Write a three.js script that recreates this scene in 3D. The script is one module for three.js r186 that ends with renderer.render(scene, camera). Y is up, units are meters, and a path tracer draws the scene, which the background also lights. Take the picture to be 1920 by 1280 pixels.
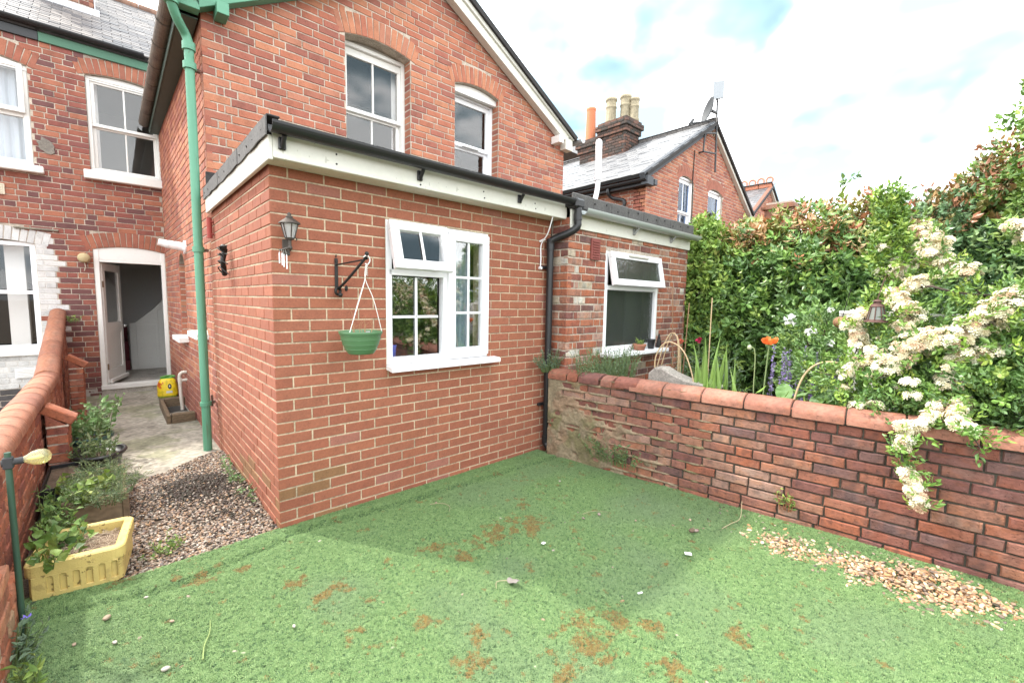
import * as THREE from 'three';
import { mergeGeometries, mergeVertices, toCreasedNormals } from 'three/addons/utils/BufferGeometryUtils.js';

// ------------------------------------------------------------------ camera, sky, sun, exposure
const scene = new THREE.Scene();
const camera = new THREE.PerspectiveCamera(75.93, 1024 / 682, 0.05, 400);
camera.position.set(-0.7506, 1.5339, 3.0822);
camera.rotation.set(-0.09104, -0.73909, 0.01669, 'YXZ');
camera.updateMatrixWorld(true);
const renderer = new THREE.WebGLRenderer({ antialias: true });
renderer.setSize(1024, 682);
renderer.toneMapping = THREE.LinearToneMapping;
renderer.toneMappingExposure = 2.3;
renderer.shadowMap.enabled = true;

const V = (x, y, z) => new THREE.Vector3(x, y, z);
function rng(seed) {
  let s = seed >>> 0;
  return () => { s = (s + 0x6d2b79f5) | 0; let t = Math.imul(s ^ (s >>> 15), 1 | s); t = (t + Math.imul(t ^ (t >>> 7), 61 | t)) ^ t; return ((t ^ (t >>> 14)) >>> 0) / 4294967296; };
}
const hash = (x, y, z = 0) => { let h = (Math.imul(x, 374761393) + Math.imul(y, 668265263) + Math.imul(z, 2147483647 - 19)) | 0; h = Math.imul(h ^ (h >>> 13), 1274126177); return ((h ^ (h >>> 16)) >>> 0) / 4294967296; };
const sm = (t) => t * t * (3 - 2 * t), lerp = (a, b, t) => a + (b - a) * t, clamp = (x, a = 0, b = 1) => Math.min(b, Math.max(a, x));
const sstep = (a, b, x) => sm(clamp((x - a) / (b - a)));
function noise3(x, y, z = 0) {
  const X = Math.floor(x), Y = Math.floor(y), Z = Math.floor(z), u = sm(x - X), v = sm(y - Y), w = sm(z - Z);
  const f = (k) => lerp(lerp(hash(X, Y, Z + k), hash(X + 1, Y, Z + k), u), lerp(hash(X, Y + 1, Z + k), hash(X + 1, Y + 1, Z + k), u), v);
  return w === 0 ? f(0) : lerp(f(0), f(1), w);
}
function fbm(x, y, z = 0, o = 4) { let a = 0.5, s = 0, n = 0; for (let i = 0; i < o; i++) { s += a * noise3(x, y, z + i * 7); n += a; a *= 0.5; x *= 2.03; y *= 2.03; z *= 2.03; } return s / n; }
// noise that repeats every P cells, for textures that tile
function tnoise(x, y, P) {
  const X = Math.floor(x), Y = Math.floor(y), u = sm(x - X), v = sm(y - Y), m = (k) => ((k % P) + P) % P;
  return lerp(lerp(hash(m(X), m(Y), P), hash(m(X + 1), m(Y), P), u), lerp(hash(m(X), m(Y + 1), P), hash(m(X + 1), m(Y + 1), P), u), v);
}
function tfbm(u, v, P, o = 4) { let a = 0.5, s = 0, n = 0; for (let i = 0; i < o; i++) { s += a * tnoise(u * P, v * P, P); n += a; a *= 0.55; P *= 2; } return s / n; }

{ // a bright, broken white cloud cover with thin blue gaps
  const W = 2048, H = 1024, d = new Float32Array(W * H * 4);
  const gaps = [[.903, .312, -.295, .06], [.918, .317, -.236, .06], [.921, .341, -.191, .055], [.923, .351, -.157, .05], [.931, .345, -.119, .045], [.935, .36, -.043, .05], [.958, .27, -.092, .04],
    [.747, .513, -.423, .06], [.733, .506, -.454, .06], [.778, .506, -.372, .05], [.826, .472, -.307, .05], [.64, .514, -.571, .1], [.668, .432, -.606, .09], [.70, .44, -.55, .07], [.885, .30, -.35, .05]];
  for (let j = 0; j < H; j++) for (let i = 0; i < W; i++) {
    const el = ((j + 0.5) / H - 0.5) * Math.PI, az = ((i + 0.5) / W - 0.5) * 2 * Math.PI, y = Math.sin(el), c = Math.cos(el), x = c * Math.cos(az), z = c * Math.sin(az);
    const k = 1 / (Math.max(y, 0.02) + 0.25), n = fbm(x * k * 2.2 + 11, z * k * 2.2 + 5, 0, 5), n2 = fbm(x * k * 6 + 3, z * k * 6 + 9, 2, 4), n3 = fbm(x * 9 + 31, y * 14 + 4, z * 9 + 2, 5);
    let g = sstep(0.57, 0.7, n + 0.12 * (n2 - 0.5)) * 0.8;                      // open sky here and there all round
    for (let q = 0; q < gaps.length - 1; q++) { const A = gaps[q], B = gaps[q + 1], ex = B[0] - A[0], ey = B[1] - A[1], ez = B[2] - A[2], l2 = ex * ex + ey * ey + ez * ez, t = l2 > 0.03 ? 0 : clamp(((x - A[0]) * ex + (y - A[1]) * ey + (z - A[2]) * ez) / l2), dd = Math.hypot(x - A[0] - ex * t, y - A[1] - ey * t, z - A[2] - ez * t) / (lerp(A[3], B[3], t) * 1.15); if (dd < 3) g = Math.max(g, (0.5 + 0.75 * n2) * sstep(1.6, 0.1, dd + 2.6 * (n3 - 0.5))); }
    const low = sstep(0.0, 0.35, y), cl = 1.62 + 0.78 * fbm(x * k * 3, z * k * 3, 5, 4) - 0.1 * (1 - low);
    const o = (j * W + i) * 4, blue = [0.27 + 0.12 * (1 - low), 0.41 + 0.1 * (1 - low), 0.5 + 0.1 * (1 - low)];
    for (let q = 0; q < 3; q++) d[o + q] = y < -0.01 ? 0.5 : Math.exp(lerp(Math.log(cl * [0.98, 1, 1.01][q]), Math.log(blue[q]), g));
    d[o + 3] = 1;
  }
  const t = new THREE.DataTexture(d, W, H, THREE.RGBAFormat, THREE.FloatType);
  t.mapping = THREE.EquirectangularReflectionMapping; t.magFilter = t.minFilter = THREE.LinearFilter; t.needsUpdate = true;
  scene.background = t; scene.environment = t;
}
const SUN = V(-0.475 * 0.61, 0.792, -0.88 * 0.61).normalize();
const sun = new THREE.DirectionalLight(new THREE.Color(1, 0.95, 0.86), 2.5);
sun.position.copy(SUN).multiplyScalar(30); sun.target.position.set(1, 0, 0); sun.castShadow = true;
sun.shadow.mapSize.set(4096, 4096); sun.shadow.radius = 3; sun.shadow.bias = -0.0004;
Object.assign(sun.shadow.camera, { left: -16, right: 16, top: 16, bottom: -16, near: 1, far: 80 });
scene.add(sun, sun.target);

// ------------------------------------------------------------------ helpers: textures, materials, shapes
function tex(w, h, f, srgb = true) {
  const d = new Uint8Array(w * h * 4), enc = (c) => Math.round(255 * clamp(srgb ? (c <= 0.0031308 ? 12.92 * c : 1.055 * Math.pow(c, 1 / 2.4) - 0.055) : c));
  for (let j = 0; j < h; j++) for (let i = 0; i < w; i++) { const c = f(i / w, j / h, i, j), o = (j * w + i) * 4; for (let k = 0; k < 3; k++) d[o + k] = enc(c.length ? c[k] : c); d[o + 3] = 255; }
  const t = new THREE.DataTexture(d, w, h); t.wrapS = t.wrapT = THREE.RepeatWrapping; t.magFilter = THREE.LinearFilter; t.minFilter = THREE.LinearMipmapLinearFilter; t.generateMipmaps = true;
  if (srgb) t.colorSpace = THREE.SRGBColorSpace; t.needsUpdate = true; return t;
}
const col = (c) => (typeof c === 'number' ? new THREE.Color(c) : new THREE.Color().setRGB(...c));
const mat = (c, o = {}) => new THREE.MeshStandardMaterial({ color: col(c), roughness: 0.8, ...o });
const phys = (c, o = {}) => new THREE.MeshPhysicalMaterial({ color: col(c), roughness: 0.5, ...o });
function mix3(a, b, t) { return a.map((x, i) => lerp(x, b[i], t)); }

const counts = {};
const numbered = (n) => { const k = counts[n] = (counts[n] ?? -1) + 1; return k ? `${n}_${String(k).padStart(3, '0')}` : n; };
function tag(o, label, category, group, kind) { o.userData = { ...o.userData, label, category }; if (group) o.userData.group = group; if (kind) o.userData.kind = kind; return o; }
function thing(name, label, category, pos = [0, 0, 0], turn = 0, group) { const o = new THREE.Group(); o.name = numbered(name); o.position.set(...pos); o.rotation.y = turn; scene.add(o); return tag(o, label, category, group); }
function part(parent, name, geo, m, pos) { const o = new THREE.Mesh(geo, m); o.name = name; o.castShadow = o.receiveShadow = true; if (pos) o.position.set(...pos); parent.add(o); return o; }
function struct(name, geo, m, label) { const o = part(scene, numbered(name), geo, m); o.userData = { kind: 'structure' }; if (label) o.userData.label = label; return o; }
function solo(name, geo, m, label, category, group, pos) { const o = part(scene, numbered(name), geo, m, pos); return tag(o, label, category, group); }
function again(o, label, pos, turn) { const c = o.clone(); c.name = numbered(o.name.replace(/_\d{3}$/, '')); c.userData = { ...o.userData, label: label ?? o.userData.label }; c.position.set(...pos); if (turn !== undefined) c.rotation.y = turn; scene.add(c); return c; }

const nix = (g) => { const h = g.index ? g.toNonIndexed() : g; for (const k of Object.keys(h.attributes)) if (!['position', 'normal', 'uv', 'color'].includes(k)) h.deleteAttribute(k); return h; };
const merge = (list) => mergeGeometries(list.map(nix), false);
function cubeUV(g, s = 1) { // uv in metres, by the way each face points
  g = nix(g); const p = g.attributes.position, n = g.attributes.normal, uv = new Float32Array(p.count * 2);
  for (let i = 0; i < p.count; i++) {
    const x = Math.abs(n.getX(i)), y = Math.abs(n.getY(i)), z = Math.abs(n.getZ(i));
    const [a, b] = y > x && y > z ? [p.getX(i), p.getZ(i)] : x > z ? [p.getZ(i), p.getY(i)] : [p.getX(i), p.getY(i)];
    uv[i * 2] = a * s; uv[i * 2 + 1] = b * s;
  }
  g.setAttribute('uv', new THREE.BufferAttribute(uv, 2)); return g;
}
function hull(faces) { // convex solid from lists of corner points
  const pos = []; for (const f of faces) for (let i = 1; i < f.length - 1; i++) pos.push(...f[0], ...f[i], ...f[i + 1]);
  const g = new THREE.BufferGeometry(); g.setAttribute('position', new THREE.Float32BufferAttribute(pos, 3)); g.computeVertexNormals(); return cubeUV(g);
}
function box(w, h, d, x = 0, y = 0, z = 0, c = 0.004) { // chamfered box, centred
  const a = [w / 2, h / 2, d / 2], k = Math.min(c, ...a.map((q) => q * 0.6)), F = [], P = (ax, s, i, j) => { const q = [0, 0, 0], b = (ax + 1) % 3, e = (ax + 2) % 3; q[ax] = s * a[ax]; q[b] = i * (a[b] - k); q[e] = j * (a[e] - k); return [q[0] + x, q[1] + y, q[2] + z]; };
  for (let ax = 0; ax < 3; ax++) for (const s of [1, -1]) { const q = [P(ax, s, 1, 1), P(ax, s, -1, 1), P(ax, s, -1, -1), P(ax, s, 1, -1)]; F.push(s > 0 ? q : q.reverse()); }
  for (let ax = 0; ax < 3; ax++) { const b = (ax + 1) % 3, e = (ax + 2) % 3; for (const s of [1, -1]) for (const t of [1, -1]) { // edge between +ax and +b, along e
    const A = (j) => { const q = [0, 0, 0]; q[ax] = s * a[ax]; q[b] = t * (a[b] - k); q[e] = j * (a[e] - k); return [q[0] + x, q[1] + y, q[2] + z]; }, B = (j) => { const q = [0, 0, 0]; q[ax] = s * (a[ax] - k); q[b] = t * a[b]; q[e] = j * (a[e] - k); return [q[0] + x, q[1] + y, q[2] + z]; };
    const f = [A(-1), B(-1), B(1), A(1)]; F.push(s * t > 0 ? f : f.reverse()); } }
  for (const s of [1, -1]) for (const t of [1, -1]) for (const r of [1, -1]) { const f = [[s * a[0] + x, t * (a[1] - k) + y, r * (a[2] - k) + z], [s * (a[0] - k) + x, t * a[1] + y, r * (a[2] - k) + z], [s * (a[0] - k) + x, t * (a[1] - k) + y, r * a[2] + z]]; F.push(s * t * r > 0 ? f : f.reverse()); }
  return hull(F);
}
const slab = (x0, x1, y0, y1, z0, z1, c = 0.004) => box(x1 - x0, y1 - y0, z1 - z0, (x0 + x1) / 2, (y0 + y1) / 2, (z0 + z1) / 2, c);
function tube(pts, r, radial = 8, seg, tension = 0.5) { const c = new THREE.CatmullRomCurve3(pts.map((p) => (p.isVector3 ? p : V(...p))), false, 'catmullrom', tension); return nix(new THREE.TubeGeometry(c, seg ?? Math.max(2, (pts.length - 1) * 5), r, radial, false)); }
function taper(pts, r0, r1, radial = 6, seg) { // a tube that narrows along its length
  const c = new THREE.CatmullRomCurve3(pts.map((p) => (p.isVector3 ? p : V(...p)))), n = seg ?? (pts.length - 1) * 4, g = new THREE.TubeGeometry(c, n, 1, radial, false), p = g.attributes.position;
  for (let i = 0; i <= n; i++) { const o = c.getPointAt(i / n), r = lerp(r0, r1, i / n); for (let j = 0; j <= radial; j++) { const k = i * (radial + 1) + j; p.setXYZ(k, o.x + (p.getX(k) - o.x) * r, o.y + (p.getY(k) - o.y) * r, o.z + (p.getZ(k) - o.z) * r); } }
  return nix(g);
}
function rod(a, b, r, radial = 10, r2 = r) { a = V(...a); b = V(...b); const d = b.clone().sub(a), g = new THREE.CylinderGeometry(r2, r, d.length(), radial); g.applyQuaternion(new THREE.Quaternion().setFromUnitVectors(V(0, 1, 0), d.clone().normalize())); g.translate(...a.add(d.multiplyScalar(0.5))); return nix(g); }
const lathe = (prof, seg = 24) => nix(new THREE.LatheGeometry(prof.map(([r, y]) => new THREE.Vector2(r, y)), seg));
const move = (g, x, y, z) => { g.translate(x, y, z); return g; };
function shapeOf(pts, holes = []) { const s = new THREE.Shape(pts.map(([x, y]) => new THREE.Vector2(x, y))); for (const h of holes) s.holes.push(new THREE.Path(h.map(([x, y]) => new THREE.Vector2(x, y)))); return s; }
const extr = (pts, d, holes, bevel = 0) => nix(new THREE.ExtrudeGeometry(shapeOf(pts, holes), { depth: d, bevelEnabled: bevel > 0, bevelSize: bevel, bevelThickness: bevel, bevelOffset: -bevel, bevelSegments: 1, curveSegments: 8 }));

// a plane to build on: origin o, u along, v up the face, n out of it
class Frame {
  constructor(o, u, v = [0, 1, 0]) { this.o = V(...o); this.u = V(...u).normalize(); this.v = V(...v); this.v.addScaledVector(this.u, -this.v.dot(this.u)).normalize(); this.n = this.u.clone().cross(this.v); this.m = new THREE.Matrix4().makeBasis(this.u, this.v, this.n).setPosition(this.o); this.q = new THREE.Quaternion().setFromRotationMatrix(this.m); }
  p(u, v, n = 0) { return this.o.clone().addScaledVector(this.u, u).addScaledVector(this.v, v).addScaledVector(this.n, n); }
  put(obj, u, v, n = 0) { obj.position.copy(this.p(u, v, n)); obj.quaternion.copy(this.q); return obj; }
  bake(g) { g = nix(g); g.applyMatrix4(this.m); return g; }
}

// ------------------------------------------------------------------ bricks, tiles and slates
const pits = (u, v, s) => { const n = tnoise(u * s, v * s, s); return n > 0.8 ? (n - 0.8) * 5 : 0; };
const grainSmooth = tex(512, 512, (u, v) => { const a = tfbm(u, v, 6, 4), b = tfbm(u, v, 64, 3), d = tnoise(u * 24, v * 256, 256); const k = 0.8 + 0.34 * (a - 0.5) + 0.22 * (b - 0.5) + 0.08 * (d - 0.5) - 0.3 * pits(u, v, 110); const w = sstep(0.66, 0.8, tfbm(u + 0.3, v + 0.6, 9, 4)) * 0.1; return mix3([k, k, k], [0.95, 0.95, 0.95], w); });
const grainOld = tex(512, 512, (u, v) => {
  const a = tfbm(u, v, 5, 5), b = tfbm(u, v, 48, 4), soot = sstep(0.55, 0.75, tfbm(u + 0.37, v + 0.11, 7, 5)), pale = sstep(0.6, 0.74, tfbm(u + 0.71, v + 0.53, 11, 5)), org = sstep(0.52, 0.7, tfbm(u + 0.2, v + 0.8, 6, 4));
  const k = 0.74 + 0.42 * (a - 0.5) + 0.42 * (b - 0.5) - 0.35 * pits(u, v, 90); let c = [k * 1.0, k * 0.97, k * 0.95];
  c = mix3(c, [k * 1.16, k * 0.96, k * 0.7], org * 0.5); c = mix3(c, [0.3, 0.36, 0.42], soot * 0.55); return mix3(c, [0.82, 0.98, 1.0], pale * 0.4 * (0.4 + b));
});
const bumpFine = tex(512, 512, (u, v) => 0.5 + 0.5 * (tfbm(u, v, 24, 5) - 0.5) + 0.3 * (tfbm(u, v, 110, 2) - 0.5) - 0.5 * pits(u, v, 90), false);

function brickGeo(L, H, D, c, rough, seed, nx, ny) { // one brick: front at z = 0, body behind, worn edges
  const R = rng(seed), pos = [], id = []; const P = (x, y, z) => { pos.push(x, y, z); return pos.length / 3 - 1; };
  const wob = (t, k) => rough * (noise3(t * 7 + seed, k * 3.1 + seed) - 0.5) * 2, G = [];
  for (let j = 0; j <= ny; j++) { G.push([]); for (let i = 0; i <= nx; i++) { const x = (i / nx - 0.5), y = (j / ny - 0.5), e = (i === 0 || i === nx || j === 0 || j === ny) ? 1 : 0; G[j].push(P(x * (L - 2 * c) + (e ? wob(y, i + 9) : wob(x, j + 4)), y * (H - 2 * c) + (e ? wob(x, j + 2) : 0), (R() - 0.6) * rough * (e ? 0.8 : 0.5))); } }
  const out = [], ring = []; for (let i = 0; i <= nx; i++) ring.push([i, 0]); for (let j = 1; j <= ny; j++) ring.push([nx, j]); for (let i = nx - 1; i >= 0; i--) ring.push([i, ny]); for (let j = ny - 1; j > 0; j--) ring.push([0, j]);
  for (const [i, j] of ring) { const k = G[j][i], x = pos[k * 3], y = pos[k * 3 + 1], ox = i === 0 ? -c : i === nx ? c : 0, oy = j === 0 ? -c : j === ny ? c : 0; out.push([P(x + ox, y + oy, -c * 1.1 - R() * rough), P((i / nx - 0.5) * L, (j / ny - 0.5) * H, -D)]); }
  for (let j = 0; j < ny; j++) for (let i = 0; i < nx; i++) { const a = G[j][i], b = G[j][i + 1], d = G[j + 1][i + 1], e = G[j + 1][i]; id.push(a, b, d, a, d, e); }
  for (let k = 0; k < ring.length; k++) { const m = (k + 1) % ring.length, a = G[ring[k][1]][ring[k][0]], b = G[ring[m][1]][ring[m][0]]; id.push(b, a, out[k][0], b, out[k][0], out[m][0], out[m][0], out[k][0], out[k][1], out[m][0], out[k][1], out[m][1]); }
  let g = new THREE.BufferGeometry(); g.setAttribute('position', new THREE.Float32BufferAttribute(pos, 3)); g.setIndex(id); g = toCreasedNormals(g.toNonIndexed(), rough > 0 ? 0.7 : 0.3);
  g = cubeUV(g, 1.6); const uv = g.attributes.uv, ou = R(), ov = R(); for (let i = 0; i < uv.count; i++) uv.setXY(i, uv.getX(i) + ou, uv.getY(i) + ov); return g;
}
const kits = {};
function kit(style, L, H) { // a few variants of one brick size, shared
  const key = style + (L > 0.16 ? 'L' : 'S'), k = kits[key]; if (k) return k;
  const l = L > 0.16 ? 0.215 : 0.1025, n = style === 'old' ? 10 : 6, list = [];
  for (let i = 0; i < n; i++) list.push(style === 'new' ? brickGeo(l, 0.065, 0.05, 0.003, 0.0006, 100 + i, 2, 1) : style === 'old' ? brickGeo(l, 0.065, 0.06, 0.006, 0.0028, 300 + i, l > 0.2 ? 5 : 3, 2) : style === 'mid' ? brickGeo(l, 0.065, 0.05, 0.004, 0.0016, 500 + i, l > 0.2 ? 3 : 2, 1) : brickGeo(l, 0.065, 0.02, 0.003, 0.0008, 700 + i, 1, 1));
  return kits[key] = { l, h: 0.065, list };
}
const vpM = new THREE.Matrix4().multiplyMatrices(camera.projectionMatrix.clone(), camera.matrixWorldInverse);
{ camera.updateProjectionMatrix(); vpM.multiplyMatrices(camera.projectionMatrix, camera.matrixWorld.clone().invert()); }
function seenSize(p, n, w, h) { const d = camera.position.clone().sub(p), r = d.length(), f = n.dot(d) / r; if (f <= 0.01) return 0; const q = p.clone().applyMatrix4(vpM); if (q.z > 1 || Math.abs(q.x) > 1.02 || Math.abs(q.y) > 1.02) return 0; return w * h * f / (r * r); }
class Masonry { // gathers pieces of one kind for one thing, then makes the 300 that show largest and joins the rest
  constructor(parent, name, style, tones, map, bump, o = {}) { Object.assign(this, { parent, name, style, list: [], R: rng(o.seed ?? 7), max: o.max ?? 300 }); this.mats = tones.map((t) => mat(t, { map, bumpMap: bump, bumpScale: o.bumpScale ?? 0.0015, roughness: o.roughness ?? 0.9 })); this.rest = mat(0xffffff, { map, bumpMap: bump, bumpScale: o.bumpScale ?? 0.0015, roughness: o.roughness ?? 0.9, vertexColors: true }); this.tones = tones; }
  add(F, u, v, w, h, o = {}) { this.list.push({ F, u, v, w, h, out: o.out ?? 0, rot: o.rot ?? 0, tone: o.tone ?? Math.floor(this.R() * this.tones.length), tilt: o.tilt ?? 0 }); }
  build() {
    const R = this.R, P = new THREE.Matrix4().copy(this.parent.matrixWorld).invert(); this.parent.updateMatrixWorld(true); P.copy(this.parent.matrixWorld).invert();
    for (const b of this.list) { b.p = b.F.p(b.u, b.v, b.out); b.s = seenSize(b.p, b.F.n, b.w, b.h); }
    const order = [...this.list].sort((a, b) => b.s - a.s), rest = [];
    order.forEach((b, i) => {
      const k = kit(this.style, b.w, b.h), g = k.list[Math.floor(R() * k.list.length)], flip = R() < 0.5 ? -1 : 1;
      const M = new THREE.Matrix4().compose(b.p, b.F.q.clone().multiply(new THREE.Quaternion().setFromEuler(new THREE.Euler(b.tilt, 0, b.rot + (flip < 0 ? Math.PI : 0)))), V(b.w / k.l, b.h / k.h, 1)).premultiply(P);
      if (i < this.max && b.s > 0) { const m = part(this.parent, this.name, g, this.mats[b.tone]); M.decompose(m.position, m.quaternion, m.scale); }
      else { const q = g.clone(); q.applyMatrix4(M); const c = new Float32Array(q.attributes.position.count * 3); for (let j = 0; j < c.length; j += 3) c.set(this.tones[b.tone], j); q.setAttribute('color', new THREE.BufferAttribute(c, 3)); rest.push(q); }
    });
    if (rest.length) { const m = part(this.parent, this.name, mergeGeometries(rest, false), this.rest); m.userData.kind = 'stuff'; }
  }
}
// courses of bricks on a frame. o: L, H (or top(u)), ch, joint, row(r, R) -> {start, next(i)}, holes [{u0,u1,v0,v1,rise,ring}], from, skip(u,v)
function courses(M, F, o) {
  const R = rng(o.seed ?? 3), rows = Math.ceil((o.H - (o.from ?? 0)) / o.ch);
  for (let r = 0; r < rows; r++) {
    const v0 = (o.from ?? 0) + r * o.ch, vc = v0 + o.ch / 2, pat = o.row(r, R); let cuts = [];
    for (const h of o.holes ?? []) { if (h.arch === undefined) { if (vc > h.v0 - 0.01 && vc < h.v1) cuts.push([h.u0, h.u1]); } else { const uc = (h.u0 + h.u1) / 2, hw = (h.u1 - h.u0) / 2; if (vc > h.v0 && vc < h.v1) cuts.push([h.u0, h.u1]); else if (vc >= h.v1 && vc < h.v1 + h.arch + h.ring + 0.02) { const t = clamp((h.v1 + h.arch + h.ring - vc) / h.arch); const k = (hw + 0.06) * (h.v1 + h.ring > vc ? 1 : Math.sqrt(t)); if (k > 0.06) cuts.push([uc - k, uc + k]); } } }
    let u = pat.start, i = 0;
    while (u < o.L - 0.02) {
      const w = pat.next(i++); let segs = [[Math.max(u, o.u0 ?? 0), Math.min(u + w - o.joint, o.u1 ?? o.L)]]; u += w;
      for (const [a, b] of cuts) segs = segs.flatMap(([s, e]) => (e <= a || s >= b ? [[s, e]] : [[s, a - 0.004], [b + 0.004, e]]));
      for (const [s, e] of segs) { if (e - s < 0.03) continue; const m = (s + e) / 2; if (o.top && vc > Math.min(o.top(s), o.top(e))) { if (vc > o.top(m)) continue; } const out = (o.out ?? 0) + (R() - 0.5) * (o.jit ?? 0), rot = (R() - 0.5) * (o.turn ?? 0), tr = rng(Math.floor(R() * 1e9)); if (o.skip && o.skip(m, vc)) continue; M.add(F, m, vc, e - s, o.ch - o.joint, { out, rot, tone: o.tone ? o.tone(m, vc, tr) : undefined }); }
    }
  }
}
function voussoirs(M, F, u0, u1, v1, rise, ring, o = {}) { // bricks of a segmental arch
  const w = u1 - u0, rad = (w * w / 4 + rise * rise) / (2 * rise), uc = (u0 + u1) / 2, vc = v1 + rise - rad, a = Math.asin(w / 2 / rad) + 0.05, n = Math.round(2 * a * (rad + ring / 2) / 0.076);
  for (let i = 0; i < n; i++) { const t = lerp(a, -a, (i + 0.5) / n), r = rad + ring / 2; M.add(F, uc + Math.sin(t) * r, vc + Math.cos(t) * r, ring - 0.006, 2 * a * r / n - 0.009, { rot: Math.PI / 2 - t, out: o.out ?? 0.001, tone: o.tone?.() }); }
}
const archPts = (u0, u1, v0, v1, rise, n = 10) => { const p = [[u0, v0], [u1, v0]], w = u1 - u0, rad = (w * w / 4 + rise * rise) / (2 * rise), uc = (u0 + u1) / 2, vc = v1 + rise - rad, a = Math.asin(w / 2 / rad); for (let i = 0; i <= n; i++) { const t = lerp(a, -a, i / n); p.push([uc + Math.sin(t) * rad, vc + Math.cos(t) * rad]); } return p; };
const rect = (u0, u1, v0, v1) => [[u0, v0], [u1, v0], [u1, v1], [u0, v1]];
// mortar-coloured body of a wall, its face set back behind the bricks
function backing(parent, F, pts, thick, m, holes = [], recess = 0.004, name = 'mortar') { const g = extr(pts, thick, holes); g.translate(0, 0, -recess - thick); g.applyMatrix4(F.m); return part(parent, name, cubeUV(g), m); }
const stretcher = (first) => (r) => { let f = (r + first) % 2; return { start: 0, next: (i) => (i === 0 && f ? 0.1125 : 0.225) }; };
const oldBond = (L = 0.226, hp = 0.2) => (r, R) => { const odd = r % 2; return { start: 0, next: (i) => (odd && i === 0 ? 0.115 : odd && i === 1 ? 0.062 : R() < hp && i > 1 ? L / 2 : L) }; };
const english = (L = 0.226) => (r, R) => { const odd = r % 2; return { start: odd ? -0.03 : 0, next: (i) => (odd ? (R() < 0.3 ? L : L / 2) : R() < 0.12 ? L / 2 : L) }; };

// ------------------------------------------------------------------ the ground
const speck = tex(512, 512, (u, v) => { const k = 0.62 + 0.5 * (tfbm(u, v, 8, 5) - 0.5) + 0.5 * (tfbm(u, v, 90, 3) - 0.5); return [k, k * 0.97, k * 0.92]; });
const bumpRough = tex(512, 512, (u, v) => tfbm(u, v, 20, 6), false);
const earthM = mat([0.16, 0.115, 0.08], { map: speck, bumpMap: bumpRough, bumpScale: 0.02, roughness: 1 });
function sheet(poly, y, step, hgt, m, name, label, uvs = 1) { // a sheet with its own relief over a polygon of (x, z)
  const xs = poly.map((p) => p[0]), zs = poly.map((p) => p[1]), x0 = Math.min(...xs), x1 = Math.max(...xs), z0 = Math.min(...zs), z1 = Math.max(...zs), nx = Math.ceil((x1 - x0) / step), nz = Math.ceil((z1 - z0) / step);
  const inside = (x, z) => { let c = false; for (let i = 0, j = poly.length - 1; i < poly.length; j = i++) { const [a, b] = poly[i], [d, e] = poly[j]; if ((b > z) !== (e > z) && x < ((d - a) * (z - b)) / (e - b) + a) c = !c; } return c; };
  const pos = [], uv = [], id = [];
  for (let j = 0; j <= nz; j++) for (let i = 0; i <= nx; i++) { const x = lerp(x0, x1, i / nx), z = lerp(z0, z1, j / nz); pos.push(x, y + hgt(x, z), z); uv.push(x * uvs, z * uvs); }
  for (let j = 0; j < nz; j++) for (let i = 0; i < nx; i++) { const x = lerp(x0, x1, (i + 0.5) / nx), z = lerp(z0, z1, (j + 0.5) / nz); if (!inside(x, z)) continue; const a = j * (nx + 1) + i; id.push(a, a + nx + 1, a + 1, a + 1, a + nx + 1, a + nx + 2); }
  const g = new THREE.BufferGeometry(); g.setAttribute('position', new THREE.Float32BufferAttribute(pos, 3)); g.setAttribute('uv', new THREE.Float32BufferAttribute(uv, 2)); g.setIndex(id); g.computeVertexNormals();
  return [struct(name, g, m, label), inside];
}
{ const g = new THREE.PlaneGeometry(300, 300); g.rotateX(-Math.PI / 2); const uv = g.attributes.uv; for (let i = 0; i < uv.count; i++) uv.setXY(i, uv.getX(i) * 300, uv.getY(i) * 300); g.translate(0, -0.24, 0); struct('ground', g, earthM, 'brown earth under the yards'); }

const RW = { a: [2.415, 0.02], b: [2.86, 3.47] };                                  // foot of the right garden wall, on the yard's side
const rwx = (z) => RW.a[0] + (z - RW.a[1]) * (RW.b[0] - RW.a[0]) / (RW.b[1] - RW.a[1]);
// artificial lawn, with a fold where it was pushed up against the house
const lawnPoly = [[-1.17, -0.085], [-0.765, 0.03], [-0.4, 0.01], [0.01, -0.012], [2.44, -0.012], [rwx(0.1) + 0.02, 0.1], [rwx(3.47) + 0.02, 3.47], [rwx(7.5), 7.5], [-1.2, 7.5]];
const fold = (x, z) => { const zf = x > 0 ? 0.02 + 0.2 * clamp(x / 2.4) ** 1.1 + 0.03 * Math.sin(x * 2.2) : 0.07 + 0.12 * Math.exp(-((x + 0.55) ** 2) / 0.12); const d = z - zf - 0.045; return (x > 0 ? 0.011 : 0.006) * Math.exp(-(d * d) / 0.002) - 0.012 * Math.exp(-((d - 0.055) ** 2) / 0.0014); };
const lawnH = (x, z) => 0.012 * (fbm(x * 0.9 + 7, z * 0.9, 0, 3) - 0.5) + (z < 0.6 ? fold(x, z) : 0) + 0.03 * sstep(0.3, 0.05, rwx(z) - x) * fbm(x * 3, z * 2, 3, 2) * (z > 0.3 ? 1 : 0.2);
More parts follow.
